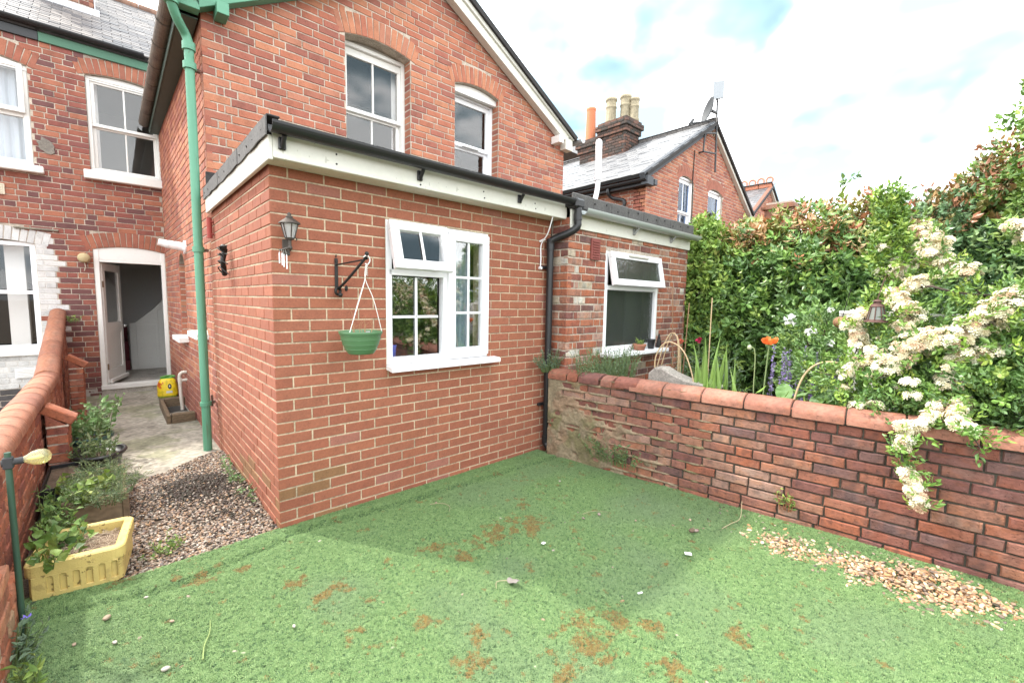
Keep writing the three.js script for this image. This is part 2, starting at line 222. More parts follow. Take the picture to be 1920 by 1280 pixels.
const mossSpots = [[1.25, 1.05, .16], [1.0, 1.0, .13], [.82, 1.9, .09], [.76, 1.99, .16], [.94, 1.98, .11], [.61, 1.91, .06], [.56, 2.01, .06], [.66, .88, .09], [.73, 1.06, .09], [1.62, 1.55, .05], [.08, .85, .06], [-.04, .88, .06], [.28, 1.38, .06], [-.08, .66, .07], [-.46, .27, .1], [.42, 1.62, .07], [.65, 1.99, .08], [1.1, .93, .1], [.3, 1.7, .08], [.9, 2.3, .1], [1.3, 2.4, .08], [.5, 2.15, .06], [1.05, 2.1, .06], [.0, 1.2, .06], [1.45, .8, .06], [-.55, .2, .06], [-.3, .33, .05], [.15, 1.05, .05], [1.2, 1.7, .04]];
const moss = (x, z) => { let s = 0; for (const [a, b, r] of mossSpots) { const d = Math.hypot(x - a, z - b) / r; if (d < 1.6) s = Math.max(s, 1.5 - d); } const n = fbm(x * 24, z * 24, 1, 4); const far = sstep(0.7, 0.8, fbm(x * 19 + 40, z * 19, 2, 3)) * 0.75; return clamp(Math.max(s > 0 ? sstep(0.64, 0.92, n + 0.32 * s) : 0, far)); };
const lawnM = mat([0.07, 0.14, 0.055], { map: speck, bumpMap: bumpRough, bumpScale: 0.01, roughness: 1 });
const [, onLawn] = sheet(lawnPoly, 0, 0.03, lawnH, lawnM, 'artificial_lawn', 'green artificial turf in the yard', 2);
{ // its pile: small curled tufts
  const R = rng(41), tri = [], b = 5; for (let i = 0; i < b; i++) { const a = i / b * 6.28 + R(), l = 0.006 + R() * 0.007, h = 0.009 + R() * 0.007, w = 0.0014, cx = Math.cos(a), sx = Math.sin(a), o = [(R() - .5) * .007, (R() - .5) * .007]; tri.push(o[0] - sx * w, 0, o[1] + cx * w, o[0] + sx * w, 0, o[1] - cx * w, o[0] + cx * l * 0.5 - sx * w, h, o[1] + sx * l * 0.5 + cx * w, o[0] + sx * w, 0, o[1] - cx * w, o[0] + cx * l * 0.5 + sx * w, h, o[1] + sx * l * 0.5 - cx * w, o[0] + cx * l * 0.5 - sx * w, h, o[1] + sx * l * 0.5 + cx * w, o[0] + cx * l * .5 - sx * w, h, o[1] + sx * l * .5 + cx * w, o[0] + cx * l * .5 + sx * w, h, o[1] + sx * l * .5 - cx * w, o[0] + cx * l * 1.3, h * 0.9, o[1] + sx * l * 1.3); }
  const g = new THREE.BufferGeometry(); g.setAttribute('position', new THREE.Float32BufferAttribute(tri, 3)); g.computeVertexNormals();
  const pts = []; const cp = camera.position;
  for (let i = 0; i < 560000; i++) { const x = -1.2 + R() * 4.4, z = -0.1 + R() * 4.0; if (!onLawn(x, z)) continue; const q = V(x, 0, z).applyMatrix4(vpM); if (Math.abs(q.x) > 1.06 || q.y < -1.08 || q.z > 1) continue; pts.push([x, z]); }
  const im = new THREE.InstancedMesh(g, mat(0xffffff, { roughness: 0.75 }), pts.length), M = new THREE.Matrix4(), Q = new THREE.Quaternion(), c = new THREE.Color();
  pts.forEach(([x, z], i) => {
    const s = 0.48 + 0.34 * R(); Q.setFromEuler(new THREE.Euler((R() - .5) * .5, R() * 6.28, (R() - .5) * .5)); M.compose(V(x, lawnH(x, z) - 0.002, z), Q, V(s, s, s)); im.setMatrixAt(i, M);
    const t = R(), n = fbm(x * 2.2, z * 2.2, 4, 3), m = moss(x, z); let k = [0.132 + 0.065 * t, 0.235 + 0.068 * t, 0.079 + 0.036 * t]; if (t > 0.86) k = [0.27, 0.39, 0.16]; if (t < 0.1) k = [0.06, 0.13, 0.05];
    k = mix3(k, [0.17, 0.24, 0.13], clamp((n - 0.45) * 1.6)); if (m > 0.25 + R() * 0.9) k = R() < 0.4 ? [0.25, 0.18, 0.055] : R() < .5 ? [0.24, 0.145, 0.04] : [0.17, 0.12, 0.05]; im.setColorAt(i, c.setRGB(...k));
  });
  im.name = 'turf_pile'; im.castShadow = im.receiveShadow = true; im.userData = { kind: 'stuff', label: 'short curled green pile of the artificial turf with brown moss patches', category: 'turf' }; scene.add(im);
}
// concrete passage beside the house and the gravel in front of it
const pathPoly = [[-1.2, -1.5], [-0.75, -1.46], [-0.5, -1.55], [-0.15, -1.9], [0.0, -2.0], [0.0, -6.4], [-1.3, -6.4]];
const concrete = tex(1024, 1024, (u, v) => { const a = tfbm(u, v, 5, 6), b = tfbm(u, v, 60, 4), moss = sstep(0.52, 0.72, tfbm(u + 0.4, v + 0.2, 6, 5)), st = sstep(0.6, 0.72, tfbm(u + 0.8, v + 0.5, 9, 4)); const k = 0.5 + 0.5 * (a - 0.5) + 0.5 * (b - 0.5); return mix3(mix3([k, k * 0.94, k * 0.83], [k * 0.55, k * 0.58, k * 0.36], moss * 0.7), [k * .5, k * .45, k * .4], st * 0.5); });
sheet(pathPoly, -0.05, 0.05, (x, z) => -0.02 * sstep(-2.2, -5.5, z) + 0.012 * fbm(x * 2, z * 2, 0, 3), mat([0.62, 0.6, 0.56], { map: concrete, bumpMap: bumpRough, bumpScale: 0.006, roughness: 0.95 }), 'concrete_path', 'worn concrete passage leading to the open door', 0.5);
const bedPoly = [[-1.2, 0.0], [-0.74, 0.06], [0.03, 0.02], [0.03, -2.1], [-0.12, -2.05], [-0.5, -1.7], [-0.76, -1.62], [-1.2, -1.7]];
const heap = (x, z) => 0.075 * Math.exp(-(((x + 0.33) / 0.26) ** 2 + ((z + 1.1) / 0.3) ** 2)) + 0.03 * Math.exp(-(((x + 0.2) / 0.2) ** 2 + ((z + 0.6) / 0.25) ** 2));
const bedH = (x, z) => heap(x, z) + 0.02 * (fbm(x * 5, z * 5, 0, 3) - 0.5) - 0.02;
const [, onBed] = sheet(bedPoly, 0, 0.03, bedH, mat([0.11, 0.078, 0.055], { map: speck, bumpMap: bumpRough, bumpScale: 0.02, roughness: 1 }), 'gravel_bed', 'strip of soil and gravel beside the brick extension', 2);
const pebbleG = (() => { let g = new THREE.IcosahedronGeometry(1, 1); const p = g.attributes.position; for (let i = 0; i < p.count; i++) { const k = 0.8 + 0.4 * noise3(p.getX(i) * 1.4 + 5, p.getY(i) * 1.4, p.getZ(i) * 1.4); p.setXYZ(i, p.getX(i) * k, p.getY(i) * k * 0.6, p.getZ(i) * k * 0.8); } g.deleteAttribute('uv'); g.deleteAttribute('normal'); g = mergeVertices(g); g.computeVertexNormals(); return g; })();
const pebbleM = mat(0xffffff, { roughness: 0.7 });
const pebbleTones = [[.3, .2, .13], [.34, .26, .2], [.25, .15, .09], [.4, .34, .28], [.2, .15, .12], [.36, .22, .12], [.15, .12, .11], [.46, .4, .33], [.28, .18, .13], [.32, .24, .18]];
function pebbles(name, label, n, seed, place, size = [0.0035, 0.0108], glow = [1, 1, 1]) {
  const R = rng(seed), list = []; let tries = 0; while (list.length < n && tries++ < n * 30) { const p = place(R); if (p) list.push(p); }
  const im = new THREE.InstancedMesh(pebbleG, pebbleM, list.length), M = new THREE.Matrix4(), Q = new THREE.Quaternion(), c = new THREE.Color();
  list.forEach((p, i) => { const s = lerp(...size, R() ** 1.8); Q.setFromEuler(new THREE.Euler((R() - .5) * .9, R() * 6.28, (R() - .5) * .9)); M.compose(V(p[0], p[1] + s * 0.25, p[2]), Q, V(s * (1 + R() * .5), s, s)); im.setMatrixAt(i, M); const t = p[3] && R() < p[3] ? [0.035 + .02 * R(), 0.026 + .01 * R(), 0.02] : pebbleTones[Math.floor(R() * 10)], k = 0.6 + 0.4 * R(); im.setColorAt(i, c.setRGB(t[0] * k * glow[0], t[1] * k * glow[1], t[2] * k * glow[2])); });
  im.name = name; im.castShadow = im.receiveShadow = true; im.userData = { kind: 'stuff', label, category: 'gravel' }; scene.add(im);
}
pebbles('gravel', 'brown and cream gravel beside the brick extension', 21000, 51, (R) => { const x = -0.8 + R() * 0.85, z = -2.05 + R() * 2.1; if (!onBed(x, z) || x > -0.005) return null; if (z > 0.03 + (x < -.4 ? 0 : -0.03)) return null; const dark = clamp(heap(x, z) / 0.05); if (fbm(x * 5 + 2, z * 5, 6, 3) < 0.2) return null; return [x, bedH(x, z) + R() * 0.012, z, 0.18 + 0.75 * dark]; });
const pileAt = (cx, cz, rx, rz, a, h) => (R) => { const r = Math.sqrt(-2 * Math.log(1 - R() * 0.97)) * 0.5, t = R() * 6.28, u = Math.cos(t) * r * rx, v = Math.sin(t) * r * rz, x = cx + u * Math.cos(a) - v * Math.sin(a), z = cz + u * Math.sin(a) + v * Math.cos(a); if (x > rwx(z) - 0.02 || z < 0.1 || fbm(x * 9, z * 9, 8, 3) + 0.3 * (R() - 0.5) < 0.3 + 0.22 * r * r) return null; return [x, lawnH(x, z) + h * Math.exp(-2 * r * r) * R(), z, 0.03]; };
pebbles('gravel', 'heap of orange and cream gravel against the old garden wall', 1700, 52, pileAt(2.5, 2.92, 0.42, 0.22, 1.2, 0.045), [0.005, 0.014], [1.5, 1.34, 1.1]);
pebbles('gravel', 'thin scatter of cream gravel left of the heap by the old wall', 520, 53, pileAt(2.36, 2.32, 0.36, 0.18, 1.3, 0.015), [0.004, 0.013], [1.5, 1.34, 1.1]);
pebbles('gravel', 'loose single pebbles lying about on the turf', 420, 54, (R) => { const k = R(), z = k < .6 ? 1.8 + R() * 1.6 : 0.08 + R() * 3, x = k < .6 ? rwx(z) - 0.04 - 0.5 * R() ** 1.5 : -1.1 + R() * 3.4; return onLawn(x, z) && x < rwx(z) - 0.03 ? [x, lawnH(x, z), z, 0.1] : null; }, [0.004, 0.011]);
// the neighbour's raised soil behind the right wall, and the yard left of the left wall
sheet([[2.7, 0.25], [rwx(7) + 0.2, 7], [12, 7], [12, -2.2], [5.2, -2.2], [5.2, 0.25]], 0.36, 0.2, (x, z) => 0.08 * (fbm(x * 2, z * 2, 0, 3) - 0.5), earthM, 'garden_soil', 'dark soil of the planted garden behind the old wall');

// ------------------------------------------------------------------ shared materials
const paint = tex(256, 256, (u, v) => { const k = 0.93 + 0.06 * (tfbm(u, v, 6, 4) - 0.5) - 0.05 * sstep(0.6, 0.8, tfbm(u, v, 24, 4)); return [k, k * 0.99, k * 0.97]; });
const upvc = phys([0.82, 0.82, 0.84], { roughness: 0.32 });
const whitePaint = mat([0.8, 0.79, 0.77], { map: paint, roughness: 0.55 });
const dirtyWhite = mat([0.72, 0.71, 0.67], { map: tex(512, 512, (u, v) => { const d = sstep(0.5, 0.8, tfbm(u, v, 4, 5)), s = sstep(0.9, 0.97, tnoise(u * 60, v * 60, 60)); const k = 0.92 + 0.08 * (tfbm(u, v, 30, 3) - .5); return mix3(mix3([k, k, k * .96], [.76, .74, .64], d * .5), [.35, .32, .25], s * .4); }), roughness: 0.6 });
const glassCoated = phys([1, 1, 1], { transmission: 1, thickness: 0, roughness: 0.01, ior: 2.0 });
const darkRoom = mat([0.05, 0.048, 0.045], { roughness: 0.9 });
const glassM = phys([1, 1, 1], { transmission: 1, thickness: 0, roughness: 0.01, ior: 1.5 });
const blackPlastic = mat([0.014, 0.014, 0.016], { roughness: 0.42 });
const blackIron = mat([0.02, 0.019, 0.018], { roughness: 0.5, metalness: 0.4 });
const darkWall = mat([0.3, 0.28, 0.26], { roughness: 0.9 });
const plaster = mat([0.72, 0.7, 0.68], { roughness: 0.9 });
const greenPaint = mat([0.105, 0.3, 0.19], { roughness: 0.5, map: tex(256, 256, (u, v) => { const k = 0.92 + 0.2 * (tfbm(u, v, 10, 4) - .5), r = sstep(0.68, 0.78, tfbm(u + .2, v, 14, 4)); return mix3([k, k, k], [.8, .45, .4], r * .6); }) });
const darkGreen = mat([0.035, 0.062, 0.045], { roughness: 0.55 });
const lead = mat([0.2, 0.2, 0.215], { roughness: 0.6, metalness: 0.2, map: speck });
const felt = mat([0.05, 0.048, 0.05], { roughness: 0.95, map: speck, bumpMap: bumpRough, bumpScale: 0.003 });
const mortarNew = mat([0.7, 0.57, 0.42], { map: speck, bumpMap: bumpFine, bumpScale: 0.002, roughness: 1 });
const mortarOld = mat([0.66, 0.58, 0.5], { map: speck, bumpMap: bumpFine, bumpScale: 0.003, roughness: 1 });
const mortarDark = mat([0.085, 0.075, 0.06], { map: speck, bumpMap: bumpRough, bumpScale: 0.006, roughness: 1 });
const newTones = [[.34, .116, .066], [.33, .11, .063], [.352, .123, .07], [.315, .104, .06], [.336, .118, .068], [.345, .12, .065], [.27, .135, .062], [.36, .14, .1]];
const victTones = [[.46, .175, .1], [.43, .15, .088], [.37, .125, .085], [.5, .205, .115], [.37, .135, .088], [.45, .185, .115], [.32, .112, .08], [.41, .14, .085]];
const oldTones = [[.36, .14, .09], [.3, .11, .08], [.39, .18, .12], [.23, .095, .08], [.36, .13, .08], [.42, .215, .155], [.2, .105, .095], [.33, .145, .105], [.26, .12, .095], [.45, .27, .21]];

// windows: a mesh (the frame) with panes and bars as its sub-parts, built in a frame of its own
function barsGeo(w, h, b, d, z = 0) { return [box(w, b, d, 0, h / 2 - b / 2, z), box(w, b, d, 0, -h / 2 + b / 2, z), box(b, h - 2 * b, d, -w / 2 + b / 2, 0, z), box(b, h - 2 * b, d, w / 2 - b / 2, 0, z)]; }
function windowAt(parent, F, u, v, n, w, h, frameGeos, m = whitePaint) { const o = part(parent, 'window', merge(frameGeos), m); F.put(o, u, v, n); return o; }
function pane(win, w, h, x, y, z, tilt = 0, m = glassM) { const g = new THREE.BoxGeometry(w, h, 0.005); if (tilt) g.rotateX(tilt); return part(win, 'pane', g, m, [x, y, z]); }
function sash(parent, F, u, v, n, w, h, o = {}) { // a two-light sliding sash with one glazing bar per light
  const b = 0.045, top = o.head ?? 0.06, wi = windowAt(parent, F, u, v, n, w, h, [...barsGeo(w, h, b, 0.1), box(w - 2 * b, top, 0.05, 0, h / 2 - b - top / 2, -0.02)], o.m ?? whitePaint), hh = (h - 2 * b - top) / 2, y0 = -h / 2 + b;
  for (const [k, z] of [[1, 0.0], [0, -0.045]]) { const yc = y0 + hh * (k + 0.5); part(wi, 'sash', merge(barsGeo(w - 2 * b, hh + (k ? 0.02 : 0.02), o.rail ?? 0.045, 0.04)), o.m ?? whitePaint, [0, yc, z]); if (o.bars !== false) part(wi, 'glazing_bar', box(0.022, hh - 0.07, 0.03), o.m ?? whitePaint, [0, yc, z]); const pw = (w - 2 * b - 0.09); if (o.bars !== false) for (const s of [-1, 1]) pane(wi, pw / 2 - 0.011, hh - 0.06, s * (pw / 4 + 0.005), yc, z); else pane(wi, pw, hh - 0.06, 0, yc, z); }
  return wi;
}
function gutter(pts0, pts1, r, m, parent, name = 'gutter') { // half-round trough from a to b
  const a = V(...pts0), b = V(...pts1), L = a.distanceTo(b), p = []; for (let i = 0; i <= 12; i++) { const t = Math.PI + i / 12 * Math.PI; p.push([Math.cos(t) * r, Math.sin(t) * r]); } for (let i = 12; i >= 0; i--) { const t = Math.PI + i / 12 * Math.PI; p.push([Math.cos(t) * (r - 0.006), Math.sin(t) * (r - 0.006)]); }
  const g = extr(p, L), d = b.clone().sub(a).normalize(), x = V(0, 1, 0).cross(d).normalize(), M = new THREE.Matrix4().makeBasis(x, V(0, 1, 0), d).setPosition(a); g.applyMatrix4(M); return part(parent, name, cubeUV(g), m);
}

// ------------------------------------------------------------------ the single-storey brick extension
const ext = thing('brick_extension', 'low flat-roofed extension of smooth orange-red brick with a black gutter', 'house extension');
{
  const F = new Frame([0, 0, 0], [1, 0, 0]), S = new Frame([-0.0015, 0, -2.2515], [0, 0, 1]), W = 2.575, H = 2.37;
  const hole = { u0: 0.772, u1: 1.755, v0: 1.03, v1: 2.128 };
  backing(ext, F, rect(0.004, W, -0.2, H + 0.06), 0.215, mortarNew, [rect(hole.u0, hole.u1, hole.v0, hole.v1).reverse()], 0.0045, 'mortar');
  backing(ext, S, rect(0, 2.03, -0.3, H + 0.06), 0.1, mortarNew, [], 0.0045, 'mortar');
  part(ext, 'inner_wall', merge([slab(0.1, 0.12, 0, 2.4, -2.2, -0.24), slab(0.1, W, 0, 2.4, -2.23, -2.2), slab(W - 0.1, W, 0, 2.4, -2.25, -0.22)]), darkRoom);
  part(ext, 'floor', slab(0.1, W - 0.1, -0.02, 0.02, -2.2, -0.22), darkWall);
  const M = new Masonry(ext, 'brick', 'new', newTones, grainSmooth, bumpFine, { seed: 21, bumpScale: 0.0012 });
  courses(M, F, { L: W, H: H - 0.02, ch: 0.075, joint: 0.01, from: -0.0375, row: stretcher(0), holes: [hole], jit: 0.0016, turn: 0.003, seed: 5, tone: (u, v, R) => (v < 0.33 && u < 0.4 && R() < 0.6 ? 6 : R() < 0.05 ? 7 : Math.floor(R() * 6)) });
  courses(M, S, { L: 2.25, H: H - 0.02, ch: 0.075, joint: 0.01, from: -0.1125, row: (r) => ({ start: 0.01, next: (i) => (i === 0 && r % 2 ? 0.1125 : 0.225) }), jit: 0.003, turn: 0.004, seed: 6, tone: (u, v, R) => (v < 0.25 && R() < 0.3 ? 6 : Math.floor(R() * 6)) });
  M.build();
  part(ext, 'fascia_board', merge([slab(-0.018, 2.6, 2.35, 2.535, 0.158, 0.18), slab(-0.018, 2.6, 2.35, 2.362, 0.0, 0.1575), slab(-0.045, -0.0185, 2.335, 2.475, -2.12, 0.182)]), dirtyWhite);
  part(ext, 'nail', merge([[0.35, 2.45], [0.35, 2.39], [0.95, 2.42], [0.96, 2.375], [1.55, 2.43], [1.56, 2.38], [2.15, 2.43], [2.16, 2.385]].map(([x, y]) => rod([x, y, 0.18], [x, y, 0.184], 0.006, 8))), blackIron);
  part(ext, 'flat_roof', merge([slab(-0.03, 2.6, 2.48, 2.535, -2.24, 0.157), slab(0.0, 2.6, 2.535, 2.62, -2.242, -2.2)]), felt);
  { // grey felt edge strip, lapped in pieces with a wavy foot
    const R = rng(8); let z = -2.15; for (let i = 0; i < 6; i++) { const L = 0.4, p = [[0, 0.11]]; for (let k = 0; k <= 10; k++) p.push([k / 10 * L, 0.006 * Math.sin(k / 10 * 5 + i) * Math.sin(k / 10 * 3.14) + 0.003 * R()]); p.push([L, 0.11]); const g = extr(p.reverse(), 0.006, undefined, 0.001); const fr = new Frame([-0.05 - (i % 2) * 0.004, 2.46, z], [0, 0, 1]); part(ext, 'edge_strip', cubeUV(fr.bake(g)), mat([0.15, 0.147, 0.15], { map: speck, roughness: 0.85 })); part(ext, 'nail', merge([0.08, 0.3].map((k) => rod([-0.06, 2.515 - 0.01 * R(), z + k], [-0.044, 2.515, z + k], 0.009, 8))), blackIron); z += 0.392; }
    part(ext, 'edge_trim', slab(-0.052, 0.02, 2.571, 2.583, -2.15, 0.2), felt); part(ext, 'upstand', slab(-0.02, 0.19, 2.48, 2.75, -2.235, -2.2), felt);
  }
  gutter([-0.045, 2.525, 0.245], [2.685, 2.522, 0.265], 0.056, blackPlastic, ext, 'gutter');
  part(ext, 'gutter_end', merge([slab(2.57, 2.7, 2.44, 2.535, 0.2, 0.33, 0.02)]), blackPlastic);
  for (const x of [0.03, 0.95, 1.95]) part(ext, 'gutter_bracket', merge([slab(x - 0.02, x + 0.02, 2.40, 2.47, 0.18, 0.2), rod([x, 2.41, 0.19], [x, 2.468, 0.24], 0.014, 8)]), blackPlastic);
  { // black downpipe with its swan neck and shoe
    const bx = 2.5, bz = 0.062; part(ext, 'downpipe', merge([rod([2.635, 2.45, 0.29], [2.635, 2.3, 0.29], 0.036, 16), tube([[2.635, 2.33, 0.29], [2.633, 2.27, 0.288], [2.59, 2.215, 0.23], [2.53, 2.17, 0.12], [bx, 2.14, 0.075], [bx, 2.08, bz]], 0.036, 14, 20), rod([bx, 2.13, bz], [bx, 0.1, bz], 0.034, 18), tube([[bx, 0.13, bz], [bx, 0.08, bz], [bx + 0.005, 0.045, bz + 0.05], [bx + 0.01, 0.02, bz + 0.12]], 0.036, 14, 10)]), blackPlastic);
    part(ext, 'pipe_collar', merge([rod([bx, 2.16, bz], [bx, 2.05, bz], 0.04, 18), rod([bx, 0.16, bz], [bx, 0.1, bz], 0.04, 18), rod([2.635, 2.4, 0.29], [2.635, 2.33, 0.29], 0.041, 16)]), blackPlastic);
    for (const y of [1.88, 0.49]) part(ext, 'pipe_clip', merge([slab(bx - 0.085, bx + 0.045, y - 0.014, y + 0.014, 0.002, 0.03), rod([bx, y - 0.014, bz], [bx, y + 0.014, bz], 0.039, 16)]), blackPlastic);
  }
  // white plastic casement window: open top vent, fixed light below, tall right sash
  const w = 0.983, h = 1.09, cy = 1.58, wi = windowAt(ext, F, 1.263, cy, 0.0, w, h, [...barsGeo(w, h, 0.052, 0.07, -0.04), box(0.05, h - 0.1, 0.07, 0.045, 0, -0.04), box(0.5, 0.045, 0.07, -0.215, 0.162, -0.04)], upvc);
  const bar = (list, z) => part(wi, 'glazing_bar', merge(list.map(([a, b, x, y]) => box(a, b, 0.012, x, y, z, 0.002))), upvc);
  pane(wi, 0.41, 0.62, -0.22, -0.18, -0.045, 0, glassCoated); bar([[0.02, 0.62, -0.22, -0.18], [0.41, 0.02, -0.22, -0.18]], -0.034);
  part(wi, 'sash', merge(barsGeo(0.43, 1.04, 0.072, 0.05).map((g) => move(g, 0.27, 0, 0.0))), upvc); pane(wi, 0.3, 0.9, 0.27, 0, -0.01, 0, glassCoated); bar([[0.02, 0.9, 0.27, 0], [0.3, 0.02, 0.27, 0.15], [0.3, 0.02, 0.27, -0.15]], 0.002);
  { const sh = 0.375, t = -0.3, top = [-0.225, 0.535]; const o = part(wi, 'vent_sash', merge(barsGeo(0.51, sh, 0.072, 0.05).map((g) => { g.translate(0, -sh / 2, 0.012); g.rotateX(t); return g; })), upvc, [top[0], top[1], 0.0]); const pg = new THREE.BoxGeometry(0.38, sh - 0.13, 0.005); pg.translate(0, -sh / 2, 0.012); pg.rotateX(t); part(wi, 'pane', pg, glassM, [top[0], top[1], 0]); const bg = box(0.02, sh - 0.13, 0.012, 0, -sh / 2, 0.022, 0.002); bg.rotateX(t); part(wi, 'glazing_bar', bg, upvc, [top[0], top[1], 0]); }
  part(ext, 'window_sill', (() => { const g = extr([[0, 0], [0.1, -0.012], [0.1, 0.018], [0.085, 0.026], [0, 0.032]], 1.07); g.rotateY(-Math.PI / 2); return g; })(), upvc);
  { const s = ext.children[ext.children.length - 1]; s.geometry.computeBoundingBox(); const b = s.geometry.boundingBox; s.position.set(0.768 - b.min.x, 1.0, 0.092 - b.max.z); }
}
{ // a pale blue curtain hangs inside the tall right sash, a blue tub stands on the inner sill
  const p = []; const nx = 40; const pos = [], id = []; for (let j = 0; j < 2; j++) for (let i = 0; i <= nx; i++) pos.push(1.52 + i / nx * 0.26, j ? 2.1 : 0.9, -0.3 + 0.018 * Math.sin(i * 0.95) + 0.006 * Math.sin(i * 2.3)); for (let i = 0; i < nx; i++) id.push(i, i + 1, i + nx + 2, i, i + nx + 2, i + nx + 1);
  const g = new THREE.BufferGeometry(); g.setAttribute('position', new THREE.Float32BufferAttribute(pos, 3)); g.setIndex(id); g.computeVertexNormals(); solo('curtain', g, mat([0.35, 0.48, 0.55], { roughness: 1, side: THREE.DoubleSide }), 'pale blue curtain hanging inside the tall right light of the extension window', 'curtain');
  solo('plastic_tub', lathe([[0.001, 0], [0.05, 0], [0.056, 0.11], [0.06, 0.13], [0.05, 0.132], [0.046, 0.1], [0.001, 0.09]], 20), mat([0.05, 0.12, 0.5], { roughness: 0.4 }), 'blue tub standing inside the extension window at its lower left', 'tub', undefined, [0.87, 1.04, -0.16]);
}

// ------------------------------------------------------------------ the two-storey gabled wing behind it
const slateTones = [[.12, .118, .125], [.15, .145, .15], [.1, .098, .105], [.17, .16, .165], [.135, .12, .12]];
function roofSlope(parent, F, L, H, o = {}) { // lapped slates on a sloping frame, over a solid deck
  const g = extr(rect(-0.02, L + 0.02, 0, H), o.deck ?? 0.07); g.translate(0, 0, -(o.deck ?? 0.07) - 0.012); part(parent, 'roof', cubeUV(F.bake(g)), o.deckMat ?? felt);
  const M = new Masonry(parent, o.name ?? 'slate', 'slate', o.tones ?? slateTones, grainSmooth, bumpFine, { seed: o.seed ?? 31, roughness: o.rough ?? 0.42, bumpScale: 0.001, max: o.max ?? 300 });
  const ch = o.ch ?? 0.18, w = o.w ?? 0.3, R = rng(o.seed ?? 4); for (let r = 0, v = 0; v < H; r++, v += ch) for (let u = (r % 2) * w / 2 - w / 2; u < L; u += w) { const a = Math.max(u, 0), b = Math.min(u + w - (o.gap ?? 0.006), L); if (b - a < 0.04) continue; M.add(F, (a + b) / 2, v + ch / 2 + 0.02, b - a, ch + 0.045, { out: 0.006 + (R() - .5) * 0.004, tilt: -(o.lap ?? 0.045) }); }
  M.build();
}
const wing = thing('gabled_wing', 'two-storey red brick house wing with a white-edged gable above the extension', 'house');
{
  const L = 5.27, ax = 2.56, ay = 5.69, F = new Frame([0, 0, -2.25], [1, 0, 0]), top = (u) => (u < ax ? ay - 0.575 * (ax - u) : ay - 0.53 * (u - ax)) + 0.08;
  const h1 = { u0: 1.4, u1: 2.25, v0: 3.15, v1: 4.615, arch: 0.06, ring: 0.24 }, h2 = { u0: 2.95, u1: 3.76, v0: 3.15, v1: 4.58, arch: 0.07, ring: 0.24 };
  const outline = [[0.005, -0.2], [L, -0.2], [L, top(L)], [ax, top(ax)], [0.005, top(0)]];
  backing(wing, F, outline, 0.3, mortarOld, [archPts(h1.u0, h1.u1, h1.v0, h1.v1, h1.arch).reverse(), archPts(h2.u0, h2.u1, h2.v0, h2.v1, h2.arch).reverse()], 0.006);
  const M = new Masonry(wing, 'brick', 'mid', victTones, grainSmooth, bumpFine, { seed: 61, bumpScale: 0.002 });
  courses(M, F, { L, H: 5.95, ch: 0.0816, joint: 0.011, from: 2.3, row: oldBond(0.232, 0.16), holes: [h1, h2], top, jit: 0.004, turn: 0.006, seed: 12 });
  const rub = [3, 0, 5, 7, 3, 1]; const R = rng(3); const tn = () => rub[Math.floor(R() * 6)];
  voussoirs(M, F, h1.u0, h1.u1, h1.v1, h1.arch, h1.ring, { tone: tn }); voussoirs(M, F, h2.u0, h2.u1, h2.v1, h2.arch, h2.ring, { tone: tn });
  // right reveals of the two windows, as seen from the yard
  for (const h of [h1, h2]) { const G = new Frame([h.u1, 0, -2.41], [0, 0, 1]); courses(M, G, { L: 0.16, H: 4.62, ch: 0.0816, joint: 0.011, from: 3.2, row: (r) => ({ start: 0, next: () => 0.158 }), out: 0.002, seed: 9 }); }
  // the long side wall along the passage
  const S = new Frame([-0.065, 0, -6.4], [0.065, 0, 4.15]), n1 = { u0: 1.66, u1: 2.22, v0: 0.98, v1: 1.98, arch: 0.13, ring: 0.11 }, n2 = { u0: 3.2, u1: 3.72, v0: 1.13, v1: 1.98, arch: 0.13, ring: 0.11 };
  backing(wing, S, rect(0, 4.14, -0.3, 4.35), 0.25, mortarOld, [archPts(n1.u0, n1.u1, n1.v0, n1.v1, n1.arch).reverse(), archPts(n2.u0, n2.u1, n2.v0, n2.v1, n2.arch).reverse()], 0.007);
  courses(M, S, { L: 4.15, H: 4.3, ch: 0.0816, joint: 0.011, from: -0.2, row: english(0.232), holes: [n1, n2], jit: 0.004, turn: 0.005, seed: 14, tone: (u, v, r) => (v < 0.45 ? (r() < .5 ? 4 : 6) : Math.floor(r() * 8)) });
  voussoirs(M, S, n1.u0, n1.u1, n1.v1, n1.arch, n1.ring); voussoirs(M, S, n2.u0, n2.u1, n2.v1, n2.arch, n2.ring);
  for (const h of [n1, n2]) { const p = S.p(h.u0, 0, -0.16), G = new Frame(p.toArray(), S.n.clone().negate().toArray()); const G2 = new Frame([p.x + 0.0, 0, p.z + 0.003], [-1, 0, 0]); const G3 = new Frame(S.p(h.u0, 0, 0).toArray(), [1, 0, 0]); courses(M, G3, { L: 0.16, H: h.v1 + 0.06, ch: 0.0816, joint: 0.011, from: h.v0, row: () => ({ start: 0, next: () => 0.158 }), out: 0.003, seed: 19 }); }
  M.build();
  for (const h of [n1, n2]) { const wi = windowAt(wing, S, (h.u0 + h.u1) / 2, (h.v0 + h.v1 + 0.12) / 2, -0.2, 0.56, 1.1, barsGeo(h.u1 - h.u0, h.v1 - h.v0 + 0.14, 0.05, 0.05)); pane(wi, 0.46, 1.05, 0, 0, 0); const s = part(wing, 'window_sill', slab(-(h.u1 - h.u0) / 2 - 0.06, (h.u1 - h.u0) / 2 + 0.06, -0.07, 0, -0.12, 0.11, 0.008), whitePaint); S.put(s, (h.u0 + h.u1) / 2, h.v0 + 0.005, 0); }
